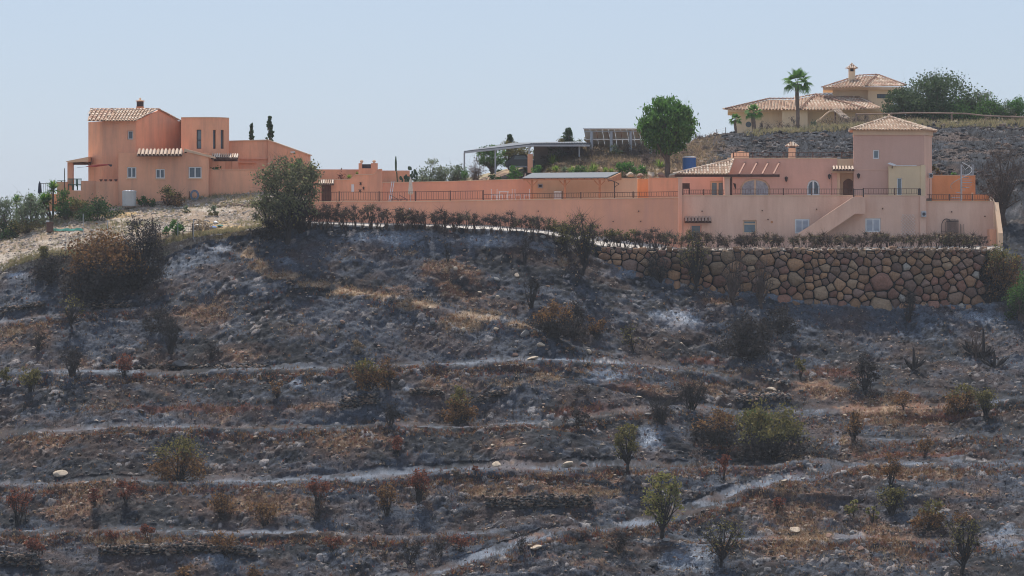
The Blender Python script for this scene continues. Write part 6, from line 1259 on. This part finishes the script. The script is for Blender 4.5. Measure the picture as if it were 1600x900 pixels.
CT = [('bigtree',1462,200,150,94,306,'broad dark green tree hiding the right end of the villa'), ('bigtree',1408,192,62,58,304,'lower left part tree beside the broad dark tree on the crest'), ('bigtree',1518,192,54,48,306,'green tree at the right shoulder of the broad dark tree'), ('greybush',1533,192,44,58,307,'grey-green shrubby tree at the right on the crest'), ('greenbush',1500,192,70,34,303,'green undergrowth behind the fence below the broad tree'), ('greenbush',1552,190,60,38,304,'green shrub thicket behind the fence near the right edge'), ('brightbush',1592,184,44,38,304,'light green shrub at the right edge of the crest'), ('greybush',1575,190,40,34,304,'grey-green shrub near the right edge of the crest'),
 ('mauve',1196,210,22,22,297,'dead grey shrub between small palms and tall palm'), ('mauve',1218,208,24,18,297,'pinkish dead shrub left of the tall palm'), ('mauve',1238,206,26,26,298,'dead shrub at the foot of the tall palm'), ('dry',1262,206,22,12,298,'dry low scrub right of the tall palm'), ('mauve',1322,200,34,22,300,'mauve scrub right of the tiled gateway'), ('tan',1290,203,40,18,300,'dry scrub beneath the tiled gateway'), ('greybush',1270,204,14,18,298,'small spiky plant left of the tiled gateway'), ('mauve',1345,196,30,20,300,'dead scrub at the left end of the wooden fence')]
for (k, u, v, w_, h_, D, lab) in CT: pl(k, u, v, w_, h_, lab, 'tree' if 'tree' in lab[:24] else 'bush', D=D)
for k, (u, w_) in enumerate([(1350, 30), (1380, 40), (1420, 46), (1460, 40), (1500, 40), (1540, 44), (1580, 44)]): pl('tan', u, 197, w_, 15, ORD[k]+' straw grass clump from the left under the wooden crest fence', 'grass clump', D=302, group='straw clumps under the crest fence')
FN = empty('wooden_fence', P(1340, 196, 299), 'weathered rustic rail fence running along the crest above the burnt rocks', 'fence'); M_fw = mat('weathered_rail_wood', (.30,.21,.16), var=.2, scale=3)
fp = [(1338, 178.5), (1393, 177.5), (1431, 176), (1487, 177), (1509, 177.5), (1540, 181), (1583, 182.5), (1630, 184)]
for u, v in fp:
    if u != 1431 and u != 1509: MB().tube([P(u, v+20, 299), P(u, v-2, 299)], .09, 6).build('fence_post', M_fw, FN)
for (ua, va), (ub, vb) in zip(fp, fp[1:]): MB().tube([P(ua, va, 298.9), P(ub, vb, 298.9)], .075, 6).build('fence_rail', M_fw, FN); MB().tube([P(ua, va+13, 298.9), P(ub, vb+13, 298.9)], .06, 5).build('fence_rail', M_fw, FN)
WF = empty('wire_fence', P(1100, 215, 292), 'thin wire fence on slender posts climbing the crest left of the villa', 'fence')
wp = [(1081, 230), (1102, 219), (1120, 211), (1134, 208)]
for u, v in wp: MB().tube([P(u, v+3, 292), P(u, v-9, 292)], .035, 5).build('fence_post', M_iron, WF)
b = MB()
for dv in (-8, -5, -2): b.tube([P(u, v+dv, 292) for u, v in wp], .012, 3)
b.build('wire', M_metal, WF)
# plants behind the annex
pl('olivescorch', 1462, 277, 16, 22, 'yellow-green shrub right of the tower behind the orange wall', D=259.5); pl('lime_' if 'lime_' in KINDS else 'brightbush', 1490, 275, 14, 6, 'low green weed on top of the orange wall', D=259.3)
# burnt agaves
M_ag = M_burnt
def burnt_agave(u, v, hgt, lab, sd):
    p = at(u, v); D = p.y; o = empty('burnt_agave', p, lab, 'burnt agave', 'burnt agaves on the ash slope'); rng = np.random.default_rng(sd)
    MB().tube([p+Vector((0, 0, -.1)), p+Vector((.05, 0, hgt*.5)), p+Vector((.02, 0, hgt))], [.14, .11, .05], 6).build('stalk', M_ag, o)
    for i in range(7):
        a_ = rng.uniform(0, 6.28); d = Vector((math.cos(a_), math.sin(a_)*.6, rng.uniform(.5, 1.4))).normalized(); L_ = rng.uniform(.7, 1.25); c = p+Vector((math.cos(a_)*.2, 0, .05)); MB().tube([c, c+d*L_*.5, c+d*L_], [.05, .13, .015], 5).build('leaf', M_ag, o)
for k, a_ in enumerate([(1427, 577, 1.6, 'charred agave stump on the ash, left of the group of burnt spikes'), (1536, 560, 2.2, 'tallest charred agave with upright black spike on the right ash slope'), (1519, 552, .9, 'small charred agave leaves left of the tallest one'), (1553, 574, 1.2, 'charred agave with splayed leaves right below the tallest one')]): burnt_agave(*a_, k)
# ------------------------------------------------------------------ loose rocks, dry-stone rows, rubble and stubble
RK = [rock_mesh(s, f, 3) for s, f in ((1, .7), (2, .55), (3, .85), (4, .6), (5, .75), (6, .45))]
M_rocks = [mat('pale_tan_rock', (.46,.37,.28), var=.2, scale=2, bump=.5, bscale=5), mat('grey_rock', (.24,.23,.22), var=.25, scale=2, bump=.5, bscale=5), mat('reddish_rock', (.28,.17,.125), var=.25, scale=2, bump=.5, bscale=5), mat('sooty_rock', (.075,.075,.08), var=.35, scale=2, bump=.5, bscale=5)]
_rm = {}
def rock(p, sx, sy, sz, mi, label, group=None, name='rock'):
    i = R.randrange(6); k = (i, mi)
    if k not in _rm: me = RK[i].copy(); me.materials.append(M_rocks[mi]); _rm[k] = me
    o = link(name, _rm[k]); o.location = Vector(p)+Vector((0, 0, sz*.25)); o.scale = (sx, sy, sz); o.rotation_euler = (R.uniform(-.3, .3), R.uniform(-.3, .3), R.uniform(0, 6.28)); tag(o, label, 'rock', group, 'thing'); return o
for u, v, w_, h_, mi, lab in [(886,729,22,17,0,'large tan boulder on the third terrace path, left of its flatter companion'), (912,729,18,11,2,'flat reddish boulder right of the large tan one on the terrace path'), (777,729,22,14,0,'wedge-shaped tan boulder on the third terrace path near the middle'), (838,857,28,12,0,'flat cream boulder beside the lower diagonal track'), (820,524,16,15,1,'round grey boulder left of the dark tan-topped bush'),
 (676,508,13,13,3,'dark grey upright stone at the tan track'), (724,517,9,10,0,'white upright stone on the tan track'), (281,572,34,13,3,'long dark rock above the ash path on the left'), (268,568,14,8,2,'reddish rock beside the long dark rock on the left'), (382,572,16,9,3,'small dark rock on the ash path'), (1205,610,22,10,0,'pale slab topping the stone heap on the right slope'),
 (808,432,11,8,0,'pale stone on the upper grey slope, right'), (711,421,11,8,0,'pale stone on the upper grey slope, left'), (777,466,8,10,0,'white stone in the brown gully'), (804,483,11,9,2,'tan stone below the brown gully'), (832,562,22,8,0,'flat cream stone right of the middle terrace'), (845,540,16,7,0,'flat pale stone above the cream one'), (920,551,12,7,0,'white stone right of the dark bushes in mid slope'),
 (805,556,10,8,2,'reddish stone left of the flat cream one'), (95,742,26,14,0,'cream outcrop in the bank of the third terrace at the left'), (435,760,12,8,0,'pale stone on the third terrace path left of centre'), (1248,728,10,6,0,'small pale stone where the tracks meet'), (1370,729,12,8,1,'grey stone on the right end of the track'), (1021,884,20,14,3,'dark rock hollow below the yellow tree'), (866,756,10,10,1,'grey stone under the large tan boulder'),
 (1331,834,10,9,1,'round grey stone on the lowest right terrace'), (1425,815,16,7,1,'flat grey stone above the lowest right terrace'), (1295,838,14,8,2,'orange stone at the lowest right terrace'), (633,885,10,9,0,'pale stone near the bottom centre'), (1240,828,30,8,0,'tan slab on the bank in the lower right'), (1515,810,16,8,2,'reddish slab in the lower right'), (1145,510,10,6,1,'grey stone on the ash slope'), (1098,800,12,6,3,'dark stone on the diagonal track'), (1070,838,14,10,3,'dark stone beside the diagonal track, left one'), (1490,188,14,7,0,'cream rock on the crest below the fence')]:
    p = at(u, v); k = p.y/F; rock(p, w_*k/2, w_*k/2*.8, h_*k*.72, mi, lab, name='boulder')
for k_, (u, v, w_, h_) in enumerate([(985,279,17,13),(1000,280,14,11),(1017,280,20,16),(1033,281,20,14),(1052,280,16,11),(1066,279,12,8)]):
    p = P(u, v-4.5, 258.5); p.z = max(gz(p.x, p.y), p.z)-.05; rock(p, w_*.0262, .35, h_*.036, 0 if k_ % 2 == 0 else 2, ['tan boulder beside the round green bush above the side wall', 'small reddish boulder second from the round green bush', 'largest tan boulder of the row left of the pine trunk', 'reddish boulder right beside the pine trunk', 'tan boulder right of the pine trunk', 'small reddish boulder at the right end of the row by the blue tank'][k_], name='boulder')
# candidate places on the sheet
def sample(n, cond, rng):
    m_ = cond[:-1, :-1]*((U1 > -20)[:-1] & (U1 < 1625)[:-1])[None, :]; w_ = np.clip(m_, 0, None).astype(float).ravel(); cw = np.cumsum(w_); idx = np.searchsorted(cw, rng.random(n)*cw[-1]); i, j = np.unravel_index(np.minimum(idx, w_.size-1), m_.shape); a_ = rng.random(n); b_ = rng.random(n)
    def g(A): return A[i, j]*(1-a_)*(1-b_)+A[i+1, j]*a_*(1-b_)+A[i, j+1]*(1-a_)*b_+A[i+1, j+1]*a_*b_
    return np.stack([g(GX), g(GY), g(GZ)], 1), i, j
rng = np.random.default_rng(99); seg2 = (SEG == 2)*np.ones_like(VV); soilw = np.clip(soil*.9+ss(.4, .7, tanm)+EDGE*.5, 0, 1.3); flatw = 1-FLAT*.85
p_, i_, j_ = sample(900, seg2*(soilw+.12)*flatw*(VV < 905), rng); used = set(); done = 0
for q in range(len(p_)):
    if done >= 190: break
    u_, v_ = 800+F*p_[q][0]/p_[q][1], HV-F*p_[q][2]/p_[q][1]; mi = int(rng.choice(4, p=[.24, .22, .22, .32]))
    k_ = min(SL, key=lambda t: (t[1]-u_)**2+((t[2]-t[4]*.3-v_)*1.2)**2); dx, dy = u_-k_[1], v_-(k_[2]-k_[4]*.4)
    dr_ = ('just left of' if dx < 0 else 'just right of') if abs(dx) > abs(dy) else ('above' if dy < 0 else 'below'); lab = ['pale rock ', 'grey rock ', 'reddish rock ', 'sooty rock '][mi]+dr_+' the '+k_[5]
    if lab in used or len(lab.split()) > 16: continue
    used.add(lab); done += 1; s_ = rng.choice([.13, .17, .22, .3], p=[.4, .3, .2, .1]); rock(p_[q], s_, s_*.8, s_*rng.uniform(.5, .8), mi, lab, 'loose rocks on the burnt slope')
def rubble(name, P_, sizes, cols, kind='stuff', parent=None, flat=.65):
    rg = np.random.default_rng(len(P_)); n = len(P_); ico = np.array([(0,0,1),(.89,0,.45),(.28,.85,.45),(-.72,.53,.45),(-.72,-.53,.45),(.28,-.85,.45),(.72,.53,-.45),(-.28,.85,-.45),(-.89,0,-.45),(-.28,-.85,-.45),(.72,-.53,-.45),(0,0,-1)])
    fi = np.array([(0,1,2),(0,2,3),(0,3,4),(0,4,5),(0,5,1),(1,6,2),(2,7,3),(3,8,4),(4,9,5),(5,10,1),(6,7,2),(7,8,3),(8,9,4),(9,10,5),(10,6,1)])
    V = ico[None]*rg.uniform(.6, 1.15, (n, 12, 1)); a_ = rg.uniform(0, 6.28, n); ca, sa = np.cos(a_)[:, None], np.sin(a_)[:, None]; st = rg.uniform(.7, 1.5, (n, 1)); x, y, z = V[..., 0]*st, V[..., 1], V[..., 2]*flat*rg.uniform(.6, 1.2, (n, 1))
    V = np.stack([x*ca-y*sa, x*sa+y*ca, z], -1)*sizes[:, None, None]+P_[:, None, :]; Fc = (fi[None]+np.arange(n)[:, None, None]*12).reshape(-1, 3); C_ = np.ones((n, 12, 4)); C_[..., :3] = cols[:, None, :]
    off = np.array(world_loc(parent)) if parent else np.zeros(3)
    return link(name, fast_mesh(name, V.reshape(-1, 3)-off, Fc, M_rub, False, {'col': C_.reshape(-1, 4)}), parent, kind)
M_rub = mat_attr('rubble_stone', bump=.4, bscale=9, dist=.02, fine=.2)
def rcols(n, rg, dark=.5):
    base = np.array([(.42,.34,.27),(.30,.20,.15),(.15,.15,.15),(.36,.25,.18),(.07,.07,.075),(.03,.03,.035)]); p = np.array([.13,.2,.15,.12,.2,.2]); return base[rg.choice(6, n, p=p/p.sum())]*rg.uniform(.6, 1.15, (n, 1))
p_, i_, j_ = sample(19000, seg2*(soilw*1.0+.22+.5*ss(.5, .75, n4))*flatw, rng); sz = .035+.11*rng.random(len(p_))**3.2
rubble('slope_rubble', p_+np.array([0, 0, .01]), sz, rcols(len(p_), rng))
p_, i_, j_ = sample(2800, ((SEG >= 7) & (SEG <= 8))*ss(1060, 1130, UU)*(.15+ss(.45, .7, n4)), rng); sz = .06+.30*rng.random(len(p_))**3
rubble('crest_rubble', p_, sz, rcols(len(p_), rng)*np.array([.36, .36, .40]))
n = 520; rg = np.random.default_rng(77); Pp = []
for _ in range(n): u_ = rg.uniform(938, 1556); p = P(u_, 389.5+rg.normal()*1.6, 243.1+rg.random()*1.1); Pp.append(tuple(p))
rubble('wall_top_rubble', np.array(Pp), .06+.16*rg.random(n)**2, np.array([.36,.27,.21])*rg.uniform(.45, 1.25, (n, 1)))
p_, i_, j_ = sample(4800, ((SEG >= 3) & (SEG <= 5))*(1-ss(430, 470, UU))*(~BURNT)*(.25+ss(.45, .62, n2)), rng); sz = .04+.13*rng.random(len(p_))**2.5
rubble('yard_gravel', p_, sz, np.array([.42,.36,.31])*rng.uniform(.35, 1.25, (len(p_), 1)))
p_, i_, j_ = sample(1500, ((SEG >= 7) & (SEG <= 8))*ss(840, 880, UU)*(1-ss(1080, 1130, UU)), rng); rubble('bank_rubble', p_, .05+.14*rng.random(len(p_))**2, np.array([.38,.25,.18])*rng.uniform(.5, 1.2, (len(p_), 1)))
# dry-stone rows
for k_, (u0, v0, u1, v1, hh, lab) in enumerate([(130,481,207,480,9,'short dry-stone row below the huge half-burnt bush'), (530,640,592,628,18,'dark dry-stone ruin in the middle of the slope'), (642,614,692,616,9,'low dry-stone row right of the white ash patch'), (760,792,925,790,17,'dry-stone terrace wall above the diagonal track'), (155,866,330,862,15,'dry-stone terrace wall low on the left'), (330,862,400,868,12,'crumbled dry-stone wall low on the left, right of the long one'), (740,628,800,612,9,'straw covered dry-stone row right of the dark green bush'), (1150,625,1235,622,9,'heap of pale stones on the right slope'), (160,574,420,574,5,'line of stones edging the ash path on the left'), (0,488,70,478,8,'dark stone line at the left edge'), (1180,592,1232,600,6,'pebbly tan stone line on the right slope'), (0,880,60,884,20,'dark dry-stone wall in the lower left corner')]):
    n = int(max(26, (u1-u0)*hh*.24)); rg = np.random.default_rng(k_+300); o = empty('dry_stone_wall', at((u0+u1)/2, (v0+v1)/2), lab, 'stone wall'); Pp = []
    for _ in range(n):
        t = rg.random(); p = at(u0+(u1-u0)*t, v0+(v1-v0)*t+rg.normal()*1.0); Pp.append((p.x, p.y+rg.uniform(-.25, .1), p.z+rg.random()*hh*p.y/F*.9))
    c = rcols(n, rg)*(1.25 if 'pale' in lab or 'pebbly' in lab else .62); rubble('stones', np.array(Pp), .07+.10*rg.random(n), c, parent=o)
# yard rock line and pale heaps
for k_, (pts, lab) in enumerate([([(340,322),(372,320),(415,324)], 'broken row of reddish stones along the pale yard by the tree'), ([(232,330),(280,324),(330,320)], 'row of small pale stones below the left house'), ([(100,350),(150,345),(190,335)], 'band of stones under the wide dark green bush')]):
    o = empty('stone_row', at(*pts[1]), lab, 'stone row'); Pp = []; rg = np.random.default_rng(k_+400)
    for (ua, va), (ub, vb) in zip(pts, pts[1:]):
        for _ in range(46): t = rg.random(); p = at(ua+(ub-ua)*t, va+(vb-va)*t+rg.normal()*1.5); Pp.append((p.x, p.y, p.z+.03))
    n = len(Pp); rubble('stones', np.array(Pp), .06+.10*rg.random(n)**2, np.array([[.30,.20,.16],[.42,.38,.34],[.36,.31,.27]][k_])*rg.uniform(.5, 1.2, (n, 1)), parent=o)
# stubble, straw and twigs
def tufts(name, n, cond, pals, hgt, rg, blades=5, wdt=.012, spread=.12):
    p_, i_, j_ = sample(n, cond, rg); N = n*blades; b = np.repeat(p_, blades, 0)+rg.normal(size=(N, 3))*np.array([spread*.5, spread*.5, 0]); d = rg.normal(size=(N, 3))*.45; d[:, 2] = 1; h = hgt*rg.uniform(.4, 1.3, (N, 1)); e_ = b+d*h; s_ = rg.normal(size=(N, 3)); s_[:, 2] = 0; s_ /= np.linalg.norm(s_, axis=1, keepdims=True); s_ *= wdt
    V = np.stack([b-s_, b+s_, e_], 1).reshape(-1, 3); pal = np.array(pals); ci = np.repeat(rg.integers(0, len(pal), n), blades); C_ = np.ones((N, 3, 4)); C_[..., :3] = (pal[ci]*rg.uniform(.7, 1.2, (N, 1)))[:, None, :]
    link(name, fast_mesh(name, V, np.arange(3*N).reshape(-1, 3), M_leaf, False, {'col': C_.reshape(-1, 4)}), kind='stuff')
tufts('burnt_stubble', 15000, seg2*(.35+ss(.45, .7, n1))*flatw, PAL['char']+[(.09,.08,.08)], .22, rng, 4, .014)
tufts('dry_straw', 11000, seg2*(soilw**2+tanm*.8+.03)*flatw, [(.34,.24,.14),(.26,.15,.09),(.20,.11,.07),(.40,.30,.19)], .20, rng, 5, .018)
tufts('rusty_brush', 7000, seg2*(redm**2+EDGE*.4+.02), PAL['red']+PAL['scorch'], .24, rng, 6, .02)
tufts('yard_straw', 3600, ((SEG >= 3) & (SEG <= 5))*(1-ss(430, 470, UU))*(.1+ss(.5, .7, n1))*(~BURNT), [(.42,.33,.20),(.30,.26,.14),(.24,.24,.12)], .25, rng, 6, .02)
tufts('bank_straw', 4200, ((SEG >= 7) & (SEG <= 8))*ss(840, 880, UU)*(1-ss(1090, 1140, UU)), [(.38,.28,.17),(.24,.17,.11),(.18,.15,.10)], .32, rng, 6, .025)
tufts('crest_straw', 1000, (SEG == 8)*(ST > .88)*ss(1150, 1200, UU), [(.42,.34,.2),(.3,.27,.14)], .4, rng, 7, .025)
tufts('crest_stubble', 5000, ((SEG >= 7) & (SEG <= 8))*ss(1100, 1160, UU), PAL['char'], .25, rng, 4, .016)
# ------------------------------------------------------------------ odds and ends of the yard
def posts(name, lab, cat, lst, m_, r=.03):
    o = empty(name, at(lst[0][0], lst[0][1]), lab, cat)
    for u, v, h_ in lst: p = at(u, v); MB().tube([p+Vector((0, 0, -.1)), p+Vector((0, 0, h_*p.y/F))], r, 6).build('post', m_, o)
    return o
posts('fence_posts', 'thin grey fence posts along the lower edge of the pale yard', 'fence', [(103, 395, 30), (130, 366, 32), (168, 362, 18), (278, 372, 26), (302, 372, 30)], M_metal, .03)
o = posts('garden_gate', 'small dark wire gate between two posts on the pale yard', 'gate', [(286, 371, 20), (301, 371, 22)], M_iron, .04); p, q = at(286, 371), at(301, 371); b = MB()
for k_ in range(6): t = k_/5; b.tube([p.lerp(q, t)+Vector((0, 0, .05)), p.lerp(q, t)+Vector((0, 0, .85))], .012, 4)
for z_ in (.05, .45, .85): b.tube([p+Vector((0, 0, z_)), q+Vector((0, 0, z_))], .02, 4)
b.build('wire_panel', M_iron, o)
M_net = mat('turquoise_net', (.07,.28,.22), var=.2, rough=.7); p0 = at(82, 362); p1 = at(130, 361); n = 10; b = MB(); vs = []
for k_ in range(n+1): t = k_/n; c = p0.lerp(p1, t); s_ = .12+.05*math.sin(k_*1.7); vs += [c+Vector((0, -.1, .05)), c+Vector((0, .05, .1+s_)), c+Vector((0, .2, .05))]
b.add(vs, [(3*k_+j, 3*k_+j+1, 3*k_+j+4, 3*k_+j+3) for k_ in range(n) for j in range(2)]); tag(b.build('shade_net', M_net, None), 'rolled turquoise net lying along the pale yard at the left', 'net')
o = empty('oil_drum', at(78, 362), 'rusty brown drum standing in the pale yard with rubbish on top', 'drum'); p = at(78, 363); MB().lathe(p, [(.27, 0), (.29, .03), (.27, .28), (.29, .3), (.27, .55), (.29, .8), (.27, .82)], 16).build('body', M_rust, o); MB().box(p.x-.3, p.x-.05, p.y-.1, p.y+.1, p.z+.83, p.z+.93).build('lid', M_white, o)
for k_, (u, v, w_, h_, m_, lab) in enumerate([(333, 358, 14, 10, M_blue, 'blue bag on the rubbish heap at the yard edge'), (344, 355, 12, 7, mat('green_plastic_sheet', (.05,.2,.17), rough=.6), 'greenish plastic sheet on the rubbish heap at the yard edge'), (338, 350, 10, 6, M_white, 'white crumpled sack behind the blue bag'), (310, 355, 14, 8, M_white, 'white plastic sheet lying left of the rubbish heap')]):
    p = at(u, v); me = RK[k_].copy(); me.materials.append(m_); o = link('sack', me); k = p.y/F; o.scale = (w_*k/2, .25, h_*k/2); o.location = p+Vector((0, 0, .12)); tag(o, lab, 'sack', kind='thing')
# overhead wire and aerials
# ------------------------------------------------------------------ the hazy air
M_haze = bpy.data.materials.new('haze'); M_haze.use_nodes = True; _n = M_haze.node_tree.nodes; _n.clear()
_o = _n.new('ShaderNodeOutputMaterial'); _v = _n.new('ShaderNodeVolumePrincipled'); _v.inputs['Color'].default_value = (.88, .93, 1, 1)
_v.inputs['Density'].default_value = 0.00018; M_haze.node_tree.links.new(_v.outputs[0], _o.inputs['Volume'])
link('haze', MB().box(-1510, 1510, -1210, 1710, -28.5, 26).mesh('haze', M_haze), kind='stuff')
